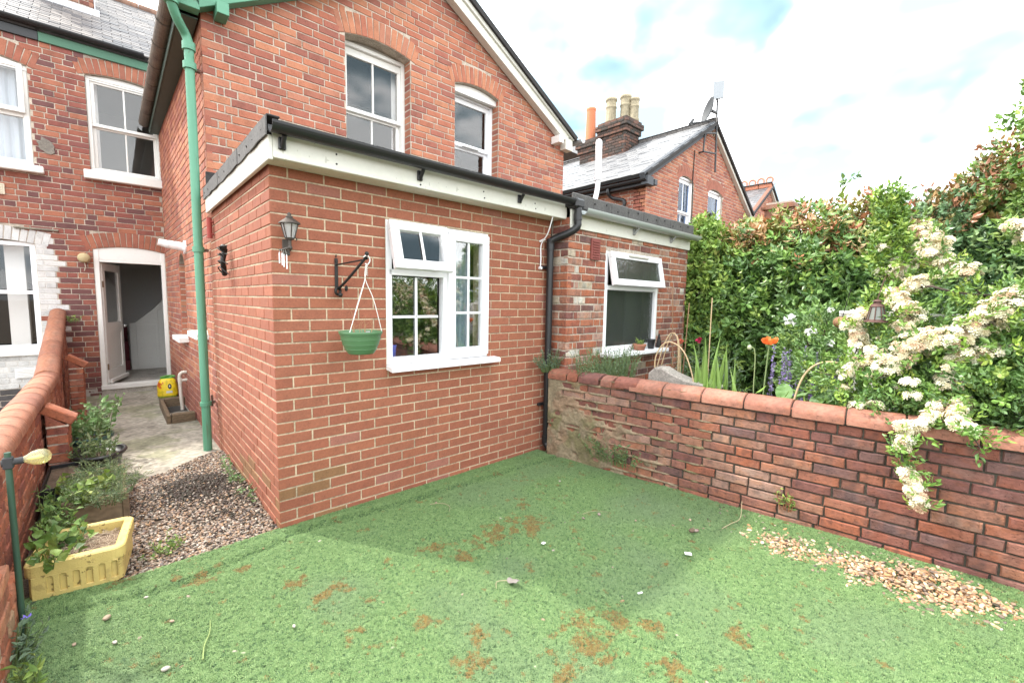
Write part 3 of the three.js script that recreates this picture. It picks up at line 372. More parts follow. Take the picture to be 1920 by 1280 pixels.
  // gable windows
  sash(wing, F, 1.825, 3.88, -0.21, 0.85, 1.5, {}); part(wing, 'window_head', F.bake(move(extr(archPts(1.4, 2.25, 4.6, 4.612, 0.06), 0.03), 0, 0, -0.21)), mat([.42, .4, .37]));
  { const w2 = sash(wing, F, 3.355, 3.84, -0.21, 0.81, 1.4, { bars: false, rail: 0.055, m: upvc, head: 0.03 }); part(w2, 'vent', box(0.3, 0.016, 0.02, 0, -0.02, 0.035, 0.003), mat([.25, .24, .22])); part(wing, 'window_head', F.bake(move(extr(archPts(2.953, 3.757, 4.51, 4.577, 0.069), 0.06), 0, 0, -0.13)), whitePaint); }
  for (const h of [h1, h2]) { const s = part(wing, 'window_sill', slab(h.u0 - 0.04, h.u1 + 0.04, 3.07, 3.15, -2.4, -2.17), whitePaint); }
  part(wing, 'inner_wall', merge([slab(0.3, L - 0.3, 2.55, 2.65, -6.3, -2.6), slab(0.3, L - 0.3, 2.65, 5.0, -5.0, -4.95), slab(L - 0.25, L, -0.2, 4.3, -6.4, -2.56)]), darkWall);
  for (const [x0, x1] of [[1.36, 1.52], [2.16, 2.3]]) part(wing, 'blind', slab(x0, x1, 3.2, 4.6, -2.62, -2.6), plaster);
  // roof: two slated slopes with painted bargeboards
  const le = [-0.24, 4.34], re = [5.42, 4.42], rl = Math.hypot(ax - le[0], 6.0 - le[1]), rr = Math.hypot(re[0] - ax, 6.0 - re[1]);
  roofSlope(wing, new Frame([le[0], le[1], -6.4], [0, 0, 1], [ax - le[0], 6.0 - le[1], 0]), 4.33, rl, { max: 0, seed: 71 });
  roofSlope(wing, new Frame([re[0], re[1], -2.07], [0, 0, -1], [ax - re[0], 6.0 - re[1], 0]), 4.33, rr, { max: 60, seed: 72 });
  part(wing, 'ridge_tile', rod([ax, 6.0, -6.4], [ax, 6.0, -2.06], 0.1, 12), mat([0.25, 0.1, 0.06]));
  const board = (a, b, w0, w1, z0, z1) => { const d = V(b[0] - a[0], b[1] - a[1], 0), l = d.length(); const f = new Frame([a[0], a[1], z0], [d.x, d.y, 0], [-d.y, d.x, 0]); return f.bake(slab(0, l, w0, w1, 0, z1 - z0)); };
  part(wing, 'bargeboard', merge([board([-0.02, 4.215], [ax, ay], 0.0, 0.13, -2.24, -2.12), board([-0.02, 4.215], [ax, ay], 0.13, 0.2, -2.24, -2.09), slab(-0.19, -0.0185, 4.19, 4.3, -2.24, -2.12)]), greenPaint);
  part(wing, 'bargeboard', merge([board([ax, ay], [5.2, ay - 0.53 * (5.2 - ax)], 0.0, 0.12, -2.24, -2.12), board([ax, ay], [5.3, ay - 0.53 * (5.3 - ax)], 0.12, 0.19, -2.24, -2.09), slab(5.16, 5.34, 4.17, 4.36, -2.24, -2.11)]), dirtyWhite).userData.label = 'white painted board along the right edge of the gable';
  part(wing, 'purlin_end', slab(0.105, 0.205, 4.2, 4.31, -2.24, -2.05), greenPaint); part(wing, 'purlin_end', slab(4.93, 5.04, 4.22, 4.34, -2.24, -2.05), whitePaint);
  part(wing, 'soffit', merge([slab(-0.17, -0.02, 4.16, 4.175, -6.39, -2.25), slab(-0.185, -0.171, 4.15, 4.34, -6.39, -2.2)]), darkGreen);
  gutter([-0.245, 4.3, -6.36], [-0.225, 4.3, -2.02], 0.068, mat([0.2, 0.16, 0.13], { map: speck, roughness: 0.6 }), wing);
  part(wing, 'gutter_joint', merge([-2.2, -2.75, -3.3, -3.9, -4.5, -5.1, -5.7].map((z) => { const p = []; for (let i = 0; i <= 10; i++) { const t = Math.PI + i / 10 * Math.PI; p.push([Math.cos(t) * .073, Math.sin(t) * .073]); } for (let i = 10; i >= 0; i--) { const t = Math.PI + i / 10 * Math.PI; p.push([Math.cos(t) * .067, Math.sin(t) * .067]); } return move(extr(p, 0.02), -0.235, 4.3, z); })), mat([0.1, 0.085, 0.07]));
  gutter([5.49, 4.38, -2.0], [5.49, 4.38, -6.4], 0.06, mat([.35, .35, .36]), wing);
  { // green downpipe on the corner
    const x = -0.1, z = -2.27; part(wing, 'downpipe', merge([tube([[-0.235, 4.26, -2.1], [-0.235, 4.17, -2.1], [-0.19, 4.07, -2.17], [-0.125, 4.0, -2.26], [x, 3.92, z], [x, 3.8, z]], 0.04, 14, 24), rod([x, 3.9, z], [x, -0.1, z], 0.039, 20)]), greenPaint);
    part(wing, 'pipe_collar', merge([rod([-0.235, 4.24, -2.1], [-0.235, 4.15, -2.1], 0.055, 18), rod([x, 3.93, z], [x, 3.86, z], 0.054, 18), rod([x, 3.75, z], [x, 3.69, z], 0.055, 18), rod([x, 2.02, z], [x, 1.97, z], 0.05, 18), rod([x, 0.46, z], [x, 0.42, z], 0.05, 18)]), greenPaint);
    part(wing, 'pipe_clip', merge([slab(-0.1, -0.01, 1.98, 2.01, -2.34, -2.3), slab(-0.1, -0.01, 3.7, 3.73, -2.34, -2.3), slab(-0.1, -0.01, 0.43, 0.46, -2.34, -2.3), rod([-0.04, 0.4, -2.3], [-0.04, 0.52, -2.3], 0.01)]), mat([0.14, 0.08, 0.06]));
  }
  // white vent and waste pipes on the side wall
  part(wing, 'flue_vent', merge([rod([-0.02, 2.16, -4.0], [-0.2, 2.18, -4.0], 0.055, 18, 0.05), rod([-0.02, 2.16, -4.0], [-0.045, 2.16, -4.0], 0.085, 20), rod([-0.2, 2.18, -4.0], [-0.3, 2.2, -4.0], 0.05, 18, 0.04)]), upvc);
  part(wing, 'waste_pipe', merge([tube([[-0.02, 0.47, -4.5], [-0.085, 0.47, -4.5], [-0.115, 0.43, -4.5], [-0.115, 0.3, -4.5], [-0.1, -0.1, -4.5]], 0.021, 12, 20), rod([-0.02, 0.36, -4.5], [-0.115, 0.36, -4.5], 0.021), rod([-0.115, 0.39, -4.5], [-0.113, 0.31, -4.5], 0.026)]), mat([0.62, 0.57, 0.5], { roughness: 0.5 }));
}

// ------------------------------------------------------------------ the terrace across the end of the passage
const terrace = thing('terraced_house', 'red brick terraced house with an open white back door and a slate roof', 'house');
const nextDoor = thing('terraced_house', 'terraced house on the left with white-painted brick round its lower window', 'house');
{
  const F = new Frame([-4.2, 0, -6.4], [1, 0, 0]), X = (x) => x + 4.2, L = 4.135;
  const door = { u0: X(-0.945), u1: X(-0.072), v0: -0.3, v1: 2.235, arch: 0.06, ring: 0.23 }, wr = { u0: X(-0.905), u1: X(-0.035), v0: 3.42, v1: 4.835, arch: 0.06, ring: 0.23 }, wu = { u0: X(-2.45), u1: X(-1.5), v0: 3.36, v1: 4.74, arch: 0.08, ring: 0.23 }, wl = { u0: X(-2.6), u1: X(-1.555), v0: 0.74, v1: 2.25, arch: 0.05, ring: 0.2 };
  const holes = [door, wr, wu, wl], cut = (h) => archPts(h.u0, h.u1, h.v0, h.v1, h.arch).reverse(), seam = X(-1.36);
  backing(terrace, F, rect(seam, L + 0.12, -0.4, 5.2), 0.3, mortarOld, [cut({ ...door, v0: -0.2 }), cut(wr)], 0.007);
  backing(nextDoor, F, rect(0, seam, -0.4, 5.2), 0.3, mortarOld, [cut(wu), cut(wl)], 0.007);
  const stain = (u, v, R) => { const x = u - 4.2; if (v < 0.2) return 6; if (x < -1.08 && v > 0.9 && v < 1.75 && R() < 0.75) return 6; return Math.floor(R() * 8); };
  const A = new Masonry(terrace, 'brick', 'mid', [[.36, .125, .08], [.32, .105, .07], [.28, .09, .07], [.4, .15, .09], [.24, .085, .072], [.35, .13, .085], [.17, .072, .068], [.3, .1, .075]], grainSmooth, bumpFine, { seed: 81 }), B = new Masonry(nextDoor, 'brick', 'mid', [[.36, .125, .08], [.32, .105, .07], [.28, .09, .07], [.4, .15, .09], [.24, .085, .072], [.35, .13, .085], [.17, .072, .068], [.3, .1, .075], [.68, .67, .66], [.62, .61, .6], [.72, .7, .68], [.09, .08, .08]], grainSmooth, bumpFine, { seed: 82, bumpScale: 0.004 });
  const o = { L, H: 5.15, ch: 0.0816, joint: 0.011, from: -0.26, row: english(0.23), holes, jit: 0.004, turn: 0.006, seed: 23 };
  courses(A, F, { ...o, skip: (u) => u < seam, tone: stain });
  courses(B, F, { ...o, skip: (u) => u >= seam, tone: (u, v, R) => (v < 0.16 ? 11 : v < 2.42 ? (R() < 0.02 ? Math.floor(R() * 8) : 8 + Math.floor(R() * 3)) : v > 3.2 && u > X(-1.52) && v < 4.1 && R() < .5 ? 6 : Math.floor(R() * 8)) });
  const red = [3, 0, 5]; const R = rng(5), tn = () => red[Math.floor(R() * 3)];
  voussoirs(A, F, door.u0, door.u1, door.v1, door.arch, door.ring, { tone: tn }); voussoirs(A, F, wr.u0, wr.u1, wr.v1, wr.arch, wr.ring, { tone: tn }); voussoirs(B, F, wu.u0, wu.u1, wu.v1, wu.arch, wu.ring, { tone: tn }); voussoirs(B, F, wl.u0, wl.u1, wl.v1, wl.arch, wl.ring, { tone: () => 8 + Math.floor(R() * 3) });
  A.build(); B.build();
  part(nextDoor, 'mortar_ledge', F.bake(slab(X(-1.75), X(-1.3), 2.455, 2.485, 0.002, 0.03, 0.01)), mat([.3, .27, .22], { map: speck }));
  const whiteMortar = part(nextDoor, 'mortar', F.bake(slab(X(-3.6), X(-1.375), 0.2, 0.735, -0.02, -0.0045)), mat([0.62, 0.6, 0.58], { map: paint })); part(nextDoor, 'mortar', F.bake(slab(X(-1.553), X(-1.375), 0.735, 2.4, -0.02, -0.0045)), whiteMortar.material);
  // upper right sash, sill
  sash(terrace, F, (wr.u0 + wr.u1) / 2, 4.14, -0.1, 0.865, 1.42, { head: 0.02 }); part(terrace, 'window_head', F.bake(move(extr(archPts(wr.u0 + .003, wr.u1 - .003, 4.78, 4.832, 0.058), 0.04), 0, 0, -0.1)), whitePaint);
  part(terrace, 'window_sill', F.bake(slab(wr.u0 - 0.08, wr.u1 + 0.0, 3.29, 3.42, -0.1, 0.1, 0.01)), whitePaint);
  // left windows
  { const w = windowAt(nextDoor, F, X(-1.975), 4.06, -0.09, 0.94, 1.38, [...barsGeo(0.94, 1.38, 0.07, 0.08), box(0.82, 0.06, 0.08, 0, 0.0, 0)]); const s = part(w, 'sash', merge(barsGeo(0.86, 0.68, 0.06, 0.05)), whitePaint, [0, 0.36, 0.06]); s.rotation.x = -0.06; pane(w, 0.75, 0.58, 0, 0.36, 0.06); pane(w, 0.82, 0.6, 0, -0.33, 0); part(nextDoor, 'window_head', F.bake(move(extr(archPts(wu.u0 + .003, wu.u1 - .003, 4.68, 4.737, 0.078), 0.05), 0, 0, -0.09)), whitePaint); part(nextDoor, 'window_sill', F.bake(slab(wu.u0 - 0.05, wu.u1 + 0.1, 3.26, 3.36, -0.1, 0.1, 0.012)), whitePaint); }
  { const w = windowAt(nextDoor, F, X(-2.075), 1.5, -0.07, 1.04, 1.55, [...barsGeo(1.04, 1.55, 0.06, 0.07), box(0.92, 0.055, 0.07, 0, 0.05, 0)], upvc); pane(w, 0.92, 0.62, 0, 0.4, 0); pane(w, 0.92, 0.7, 0, -0.34, 0); part(nextDoor, 'window_sill', F.bake(slab(wl.u0, wl.u1 + 0.09, 0.63, 0.74, -0.05, 0.05, 0.008)), whitePaint); }
  for (const [x, y, w] of [[-1.9, 2.985, 0.2], [-1.74, 0.37, 0.23]]) { const g = [box(w, 0.15, 0.02, 0, 0, 0)]; for (let i = 0; i < 6; i++) g.push(box(w - 0.03, 0.012, 0.012, 0, -0.055 + i * 0.022, 0.012, 0.003)); const o2 = part(nextDoor, 'vent_grille', merge(g), mat(y > 2 ? [.62, .56, .44] : [.7, .69, .67])); F.put(o2, X(x), y, 0.012); }
  { const g = new THREE.CircleGeometry(0.11, 14); const p = g.attributes.position; for (let i = 1; i < p.count; i++) { const k = 0.75 + 0.5 * hash(i % 14, 5); p.setXY(i, p.getX(i) * k, p.getY(i) * k); } const o2 = part(nextDoor, 'mortar_patch', cubeUV(nix(new THREE.ExtrudeGeometry(shapeOf(Array.from({ length: 16 }, (_, i) => { const a = i / 16 * 6.283, k = 0.09 * (0.75 + 0.5 * hash(i, 5)); return [Math.cos(a) * k, Math.sin(a) * k * 1.1]; })), { depth: 0.012, bevelEnabled: true, bevelSize: 0.006, bevelThickness: 0.005 }))), mat([.3, .27, .24], { map: speck })); F.put(o2, X(-1.36), 3.68, -0.006); }
  // doorway
  part(terrace, 'door_frame', merge([F.bake(slab(door.u0, door.u0 + 0.062, 0.02, 2.24, -0.12, -0.012)), F.bake(slab(door.u1 - 0.05, door.u1, 0.02, 2.24, -0.12, -0.012)), F.bake(slab(door.u0 + 0.063, door.u1 - 0.051, 2.045, 2.085, -0.12, -0.02)), F.bake(slab(door.u0 - 0.01, door.u1 + 0.01, 0.02, 0.09, -0.16, 0.03)), F.bake(move(extr(archPts(door.u0 + .003, door.u1 - .003, 2.0855, 2.237, 0.058), 0.04), 0, 0, -0.06))]), whitePaint);
  const dl = part(terrace, 'door', merge([slab(0, 0.1, 0, 1.94, -0.02, 0.02), slab(0.66, 0.76, 0, 1.94, -0.02, 0.02), slab(0.1, 0.66, 0, 0.22, -0.019, 0.019), slab(0.1, 0.66, 0.82, 0.98, -0.019, 0.019), slab(0.1, 0.66, 1.82, 1.94, -0.019, 0.019), slab(0.1, 0.66, 0.22, 0.82, -0.006, 0.006), slab(0.0, 0.78, 0, 0.07, 0.02, 0.06, 0.02)]), whitePaint);
  dl.position.set(-0.878, 0.1, -6.5); dl.rotation.y = 1.28; pane(dl, 0.56, 0.84, 0.38, 1.4, 0); part(dl, 'door_knob', merge([rod([0.7, 0.9, -0.06], [0.7, 0.9, 0.06], 0.009), move(nix(new THREE.SphereGeometry(0.026, 14, 10)), 0.7, 0.9, 0.06), move(nix(new THREE.SphereGeometry(0.026, 14, 10)), 0.7, 0.9, -0.06)]), mat([.7, .7, .7], { metalness: 1, roughness: 0.25 }));
  part(dl, 'hinge', merge([slab(-0.012, 0.012, 1.55, 1.65, 0.012, 0.03), slab(-0.012, 0.012, 0.22, 0.32, 0.012, 0.03)]), mat([.2, .13, .08]));
  // hall behind the door
  part(terrace, 'hall', merge([slab(-1.9, -1.7, -0.2, 2.6, -9.6, -6.72), slab(0.4, 0.6, -0.2, 2.6, -9.6, -6.72), slab(-1.9, 0.6, -0.2, 2.6, -9.8, -9.6), slab(-1.9, 0.6, 2.6, 2.8, -9.8, -6.72)]), plaster);
  part(terrace, 'hall_floor', slab(-1.7, 0.4, -0.1, 0.05, -9.6, -6.4), mat([.6, .57, .54], { map: speck, roughness: 1 }));
  part(terrace, 'understairs_panel', (() => { const g = extr([[-0.54, 0.05], [0.39, 0.05], [0.39, 1.9], [-0.15, 1.27], [-0.46, 0.98], [-0.54, 0.98]], 0.06, undefined, 0.004); g.translate(0, 0, -8.5); return g; })(), whitePaint);
  part(terrace, 'cupboard_door', merge([slab(-0.44, -0.12, 0.09, 0.95, -8.436, -8.424), slab(-0.09, 0.35, 0.09, 1.25, -8.436, -8.424)]), whitePaint); part(terrace, 'stair_carpet', merge([slab(-0.9, -0.56, 0.05, 0.25, -8.6, -8.4), slab(-0.9, -0.56, 0.05, 0.6, -9, -8.61), slab(-0.9, -0.56, 0.05, 0.9, -9.4, -9.01)]), mat([.16, .04, .05], { roughness: 1 }));
  for (const [t, a, b, y0, y1] of [[terrace, -1.34, 0.3, 2.8, 5.1], [nextDoor, -4.1, -1.4, 2.8, 5.1], [nextDoor, -4.1, -1.45, -0.1, 2.7]]) part(t, 'inner_wall', merge([slab(a, b, y0, y1, -8.9, -8.8), slab(a, a + 0.08, y0, y1, -8.79, -6.72), slab(b - 0.08, b, y0, y1, -8.79, -6.72), slab(a, b, y1 - .08, y1, -8.79, -6.72), slab(a, b, y0, y0 + .08, -8.79, -6.72)]), y0 < 0 ? darkRoom : darkWall);
  { const drape = (x0, x1, y0, y1, z, name, m) => { const pos = [], id = [], n = 60; for (let j = 0; j < 2; j++) for (let i = 0; i <= n; i++) pos.push(lerp(x0, x1, i / n), j ? y1 : y0, z + .02 * Math.sin(i * .9) + .008 * Math.sin(i * 2.1)); for (let i = 0; i < n; i++) id.push(i, i + 1, i + n + 2, i, i + n + 2, i + n + 1); const g = new THREE.BufferGeometry(); g.setAttribute('position', new THREE.Float32BufferAttribute(pos, 3)); g.setIndex(id); g.computeVertexNormals(); return part(nextDoor, name, g, m); }; drape(-2.5, -1.5, 3.4, 4.8, -6.62, 'net_curtain', mat([.38, .42, .47], { side: THREE.DoubleSide, roughness: 1 })); part(terrace, 'window_reveal', slab(-0.9, -0.78, 3.45, 4.85, -6.9, -6.71), plaster); part(nextDoor, 'curtain', slab(-1.74, -1.7, 0.8, 1.7, -7.3, -6.9), mat([.06, .08, .09])); }
  // eaves, roof and stack
  part(terrace, 'fascia_board', F.bake(slab(X(-1.36), L + 0.02, 5.12, 5.29, 0.0, 0.03)), mat([0.09, 0.2, 0.14], { map: paint })); part(nextDoor, 'fascia_board', F.bake(slab(0, X(-1.362), 5.12, 5.29, 0.0, 0.03)), blackPlastic);
  gutter([-4.2, 5.33, -6.31], [-0.2, 5.33, -6.31], 0.062, blackPlastic, terrace);
  const RF = (x0, seed, parent, l, max) => roofSlope(parent, new Frame([x0, 5.31, -6.3], [1, 0, 0], [0, 0.7, -1]), l, 3.75, { ch: 0.115, w: 0.23, seed, rough: 0.5, max, tones: [[.12, .11, .11], [.16, .145, .14], [.1, .092, .095], [.19, .17, .16], [.085, .082, .086]] });
  RF(-1.36, 91, terrace, 3.2, 300); RF(-4.2, 92, nextDoor, 2.84, 60);
  part(terrace, 'ridge_tile', merge(Array.from({ length: 13 }, (_, i) => { const g = rod([-4.2 + i * 0.46, 7.46, -9.42], [-4.2 + i * 0.46 + 0.45, 7.46, -9.42], 0.11, 10); return g; })), mat([.3, .17, .12], { map: speck }));
}
{ // stack on the terrace roof
  const c = thing('chimney', 'weathered red brick chimney rising from the slate roof at top left', 'chimney', [-1.12, 5.9, -8.08]), M = new Masonry(c, 'brick', 'old', oldTones, grainOld, bumpFine, { seed: 44 }); c.updateMatrixWorld(true);
  part(c, 'mortar', slab(-0.36, 0.36, -0.4, 2.4, -0.36, 0.36), mortarOld);
  for (const [o, u] of [[[-1.49, 5.6, -7.71], [1, 0, 0]], [[-0.75, 5.6, -7.71], [0, 0, -1]], [[-1.49, 5.6, -8.45], [0, 0, 1]]]) courses(M, new Frame(o, u), { L: 0.74, H: 2.6, ch: 0.08, joint: 0.011, from: 0.1, row: stretcher(0), seed: 2, jit: 0.004 });
  M.build(); part(c, 'flashing', merge([slab(-0.42, 0.44, 0.35, 0.5, 0.375, 0.385), slab(0.376, 0.39, 0.4, 0.75, -0.37, 0.375), (() => { const g = slab(-0.42, 0.62, -0.002, 0.008, 0, 0.16); g.rotateX(0.61); g.translate(0, 0.36, 0.39); return g; })()]), mat([.55, .55, .57], { roughness: 0.5 }));
}

// ------------------------------------------------------------------ next door's extension, of old mixed brick
const ext2 = thing('brick_extension', "neighbour's flat-roofed extension of mottled old brick with a grey gutter", 'house extension');
{
  const x0 = 2.59, x1 = 5.07, zf = 0.22, F = new Frame([x0, 0, zf], [1, 0, 0]), W = x1 - x0, hole = { u0: 0.62, u1: 1.74, v0: 0.99, v1: 2.1 }, S = new Frame([x0 - 0.002, 0, 0.005], [0, 0, 1]);
  backing(ext2, F, rect(0.004, W, -0.2, 2.36), 0.22, mortarOld, [rect(hole.u0, hole.u1, hole.v0, hole.v1).reverse()], 0.006);
  const tones = [...oldTones, [.42, .15, .085], [.38, .125, .075], [.62, .58, .52], [.5, .42, .32]], M = new Masonry(ext2, 'brick', 'old', tones, grainOld, bumpFine, { seed: 101, bumpScale: 0.003 });
  const tn = (u, v, R) => { const t = R(); return t < 0.06 ? 12 : t < 0.1 ? 13 : t < .45 ? 10 + Math.floor(R() * 2) : Math.floor(R() * 10); };
  courses(M, F, { L: W, H: 2.31, ch: 0.0775, joint: 0.011, from: 0.2, row: oldBond(0.226, 0.3), holes: [hole], jit: 0.006, turn: 0.012, seed: 33, tone: tn });
  courses(M, S, { L: 0.214, H: 2.31, ch: 0.0775, joint: 0.011, from: 0.2, row: (r) => ({ start: 0, next: () => (r % 2 ? 0.112 : 0.224) }), jit: 0.004, turn: 0.01, seed: 34, tone: tn });
  courses(M, new Frame([x1, 0, zf], [0, 0, -1]), { L: 2.4, H: 2.31, ch: 0.0775, joint: 0.011, from: 0.2, row: oldBond(), seed: 35 });
  M.build();
  part(ext2, 'mortar', merge([slab(x0 + 0.004, x0 + 0.2, -0.2, 2.36, 0.0, zf - 0.23), slab(x1 - 0.25, x1 - 0.006, -0.2, 2.36, -2.2, zf - 0.227)]), mortarOld);
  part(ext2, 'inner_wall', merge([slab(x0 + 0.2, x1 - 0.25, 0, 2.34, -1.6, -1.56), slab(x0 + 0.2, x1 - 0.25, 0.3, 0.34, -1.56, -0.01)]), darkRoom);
  part(ext2, 'blind', slab(x0 + 1.52, x0 + 1.9, 0.9, 2.2, -0.12, -0.1), plaster);
  const wi = windowAt(ext2, F, 1.18, 1.545, -0.01, 1.115, 1.105, [...barsGeo(1.115, 1.105, 0.055, 0.07, -0.03), box(1.0, 0.05, 0.07, 0, 0.16, -0.03)], upvc), obs = phys([0.4, 0.43, 0.41], { transmission: 0.92, thickness: 0, roughness: 0.07, ior: 1.5, bumpMap: tex(256, 256, (u, v) => tfbm(u, v * 0.5, 24, 3), false), bumpScale: 0.004 });
  const p1 = cubeUV(new THREE.BoxGeometry(1.0, 0.66, 0.006), 2); part(wi, 'pane', p1, obs, [0, -0.2, -0.03]);
  { const sh = 0.37, t = -0.2; part(wi, 'vent_sash', merge(barsGeo(1.06, sh, 0.07, 0.05).map((g) => { g.translate(0, -sh / 2, 0.03); g.rotateX(t); return g; })), upvc, [0, 0.54, 0]); const pg = cubeUV(new THREE.BoxGeometry(0.93, sh - 0.13, 0.006), 2); pg.translate(0, -sh / 2, 0.03); pg.rotateX(t); part(wi, 'pane', pg, obs, [0, 0.54, 0]); const tv = box(0.4, 0.022, 0.02, 0, -0.035, 0.062, 0.003); tv.rotateX(t); part(wi, 'vent', tv, mat([.42, .4, .35]), [0, 0.54, 0]); }
  part(ext2, 'window_sill', F.bake(slab(0.58, 1.79, 0.945, 0.99, -0.04, 0.16, 0.006)), upvc);
  { const g = [box(0.15, 0.22, 0.02, 0, 0, 0)]; for (let i = 0; i < 7; i++) g.push(box(0.11, 0.014, 0.014, 0, -0.08 + i * 0.026, 0.012, 0.003)); const o = part(ext2, 'air_brick', merge(g), mat([.22, .06, .05])); F.put(o, 0.42, 2.09, 0.008); }
  part(ext2, 'fascia_board', merge([slab(x0 + 0.0, x1 - 0.02, 2.262, 2.46, zf + 0.004, zf + 0.022), slab(x1 - 0.0195, x1 + 0.005, 2.262, 2.46, -2, zf + 0.022)]), dirtyWhite);
  part(ext2, 'flat_roof', merge([slab(x0 - 0.02, x1 + 0.02, 2.46, 2.5, -2.2, zf + 0.03)]), felt);
  for (let i = 0; i < 8; i++) part(ext2, 'edge_strip', slab(x0 - 0.02 + i * 0.314, x0 - 0.02 + i * 0.314 + 0.32, 2.45, 2.59 - (i % 2) * 0.003, zf + 0.032 - (i % 2) * 0.004, zf + 0.062 - (i % 2) * 0.003, 0.01), mat([0.12, 0.118, 0.12], { map: speck, roughness: 0.85 }));
  part(ext2, 'nail', merge(Array.from({ length: 12 }, (_, i) => rod([x0 + 0.12 + i * 0.2, 2.53 + 0.02 * ((i * 7) % 3 - 1), zf + 0.05], [x0 + 0.12 + i * 0.2, 2.53 + 0.02 * ((i * 7) % 3 - 1), zf + 0.068], 0.01, 8))), blackIron);
  gutter([x0 + 0.1, 2.445, zf + 0.095], [x1 + 0.06, 2.44, zf + 0.095], 0.058, mat([0.4, 0.43, 0.42], { roughness: 0.4, metalness: 0.3 }), ext2);
  for (const x of [x0 + 1.1, x0 + 1.95]) part(ext2, 'gutter_bracket', merge([slab(x - 0.02, x + 0.02, 2.31, 2.385, zf + 0.0225, zf + 0.04), rod([x, 2.32, zf + 0.03], [x, 2.386, zf + 0.095], 0.014)]), mat([.3, .31, .3]));
  part(ext2, 'flue_pipe', merge([tube([[4.1, 2.5, -0.7], [4.12, 2.62, -0.7], [4.16, 2.85, -0.7], [4.22, 3.05, -0.7], [4.235, 3.15, -0.7], [4.235, 3.25, -0.7]], 0.034, 14, 20), rod([4.235, 3.22, -0.7], [4.232, 3.7, -0.7], 0.044, 18), move(nix(new THREE.SphereGeometry(0.044, 16, 8)), 4.232, 3.7, -0.7), rod([4.235, 3.2, -0.7], [4.235, 3.26, -0.7], 0.05, 18)]), upvc);
}

solo('plant_pot', lathe([[0.001, 0], [0.036, 0], [0.048, 0.1], [0.052, 0.1], [0.052, 0.115], [0.046, 0.115], [0.042, 0.03], [0.001, 0.03]], 18), blackPlastic, "small black plastic pot on the neighbour's window sill", 'plant pot', undefined, [4.08, 0.991, 0.3]);
{ const t = thing('plant_pot', "terracotta pot with a green seedling on the neighbour's window sill", 'plant pot', [3.82, 0.991, 0.3]); part(t, 'pot', lathe([[0.001, 0], [0.06, 0], [0.075, 0.05], [0.08, 0.05], [0.08, 0.07], [0.07, 0.07], [0.065, 0.05], [0.001, 0.045]], 18), mat([.36, .15, .09])); }
{ const t = thing('garden_gnome', "small dark figure standing at the right end of the neighbour's sill", 'ornament', [4.3, 0.991, 0.28]); part(t, 'body', lathe([[0.001, 0], [0.035, 0], [0.03, 0.04], [0.022, 0.09], [0.02, 0.11], [0.001, 0.11]], 12), blackIron); part(t, 'head', move(lathe([[0.001, 0.1], [0.02, 0.11], [0.018, 0.13], [0.006, 0.17], [0.001, 0.175]], 12), 0, 0, 0), blackIron); }

// ------------------------------------------------------------------ the next gabled wings along the row
function farGable(name, label, o) {
  const t = thing(name, label, 'house'), { x0, x1, ax, ay, ey, z, depth } = o, L = x1 - x0, F = new Frame([x0, 0, z], [1, 0, 0]), a = ax - x0, top = (u) => (u < a ? ay - (ay - ey) * (a - u) / a : ay - (ay - ey) * (u - a) / (L - a));
  backing(t, F, [[0.005, -0.2], [L, -0.2], [L, top(L)], [a, top(a)], [0.005, top(0)]], 0.3, mortarOld, o.holes.map((h) => archPts(h.u0, h.u1, h.v0, h.v1, h.arch).reverse()), 0.006);
  const M = new Masonry(t, 'brick', 'mid', victTones.map((c) => c.map((k) => k * 0.95)), grainSmooth, bumpFine, { seed: o.seed });
  courses(M, F, { L, H: ay, ch: 0.0816, joint: 0.012, from: o.from, row: oldBond(0.232, 0.2), holes: o.holes, top, jit: 0.004, seed: o.seed }); for (const h of o.holes) voussoirs(M, F, h.u0, h.u1, h.v1, h.arch, h.ring, { tone: () => 4 });
  const S = new Frame([x0 - 0.002, 0, z - depth], [0, 0, 1]); backing(t, S, rect(0, depth - 0.01, -0.2, ey), 0.25, mortarOld, [], 0.007); courses(M, S, { L: depth, H: ey - 0.02, ch: 0.0816, joint: 0.012, from: o.from, row: oldBond(0.232, 0.2), jit: 0.004, seed: o.seed + 1 });
  M.build();
  const half = a + 0.22, rise = (ay - ey) / a * half, w = Math.hypot(half, rise), half2 = L - a + 0.2, rise2 = (ay - ey) / (L - a) * half2;
  roofSlope(t, new Frame([ax - half, ay + 0.16 - rise, z - depth], [0, 0, 1], [half, rise, 0]), depth + 0.14, w, o.roof ?? {}); roofSlope(t, new Frame([ax + half2, ay + 0.16 - rise2, z + 0.14], [0, 0, -1], [-half2, rise2, 0]), depth + 0.14, Math.hypot(half2, rise2), { ...(o.roof ?? {}), max: 0 });
  const bd = (p, q, m, lab) => { const d = V(q[0] - p[0], q[1] - p[1], 0), f = new Frame([p[0], p[1], z + 0.001], [d.x, d.y, 0], [-d.y, d.x, 0]); const b = part(t, 'bargeboard', f.bake(merge([slab(0, d.length(), -0.02, 0.1, 0, 0.1), slab(0, d.length(), 0.1, 0.16, 0, 0.13)])), m); b.userData.label = lab; };
  bd([ax - half, ay - rise], [ax, ay], o.left ?? mat([.07, .075, .085]), o.leftLabel ?? 'dark grey board along the left edge of the gable'); bd([ax, ay], [ax + half2, ay - rise2], dirtyWhite, 'white board along the right edge of the gable');
  return t;
}
const farGlass = phys([.75, .85, 1], { transmission: 1, thickness: 0, roughness: 0.02, ior: 1.22 });
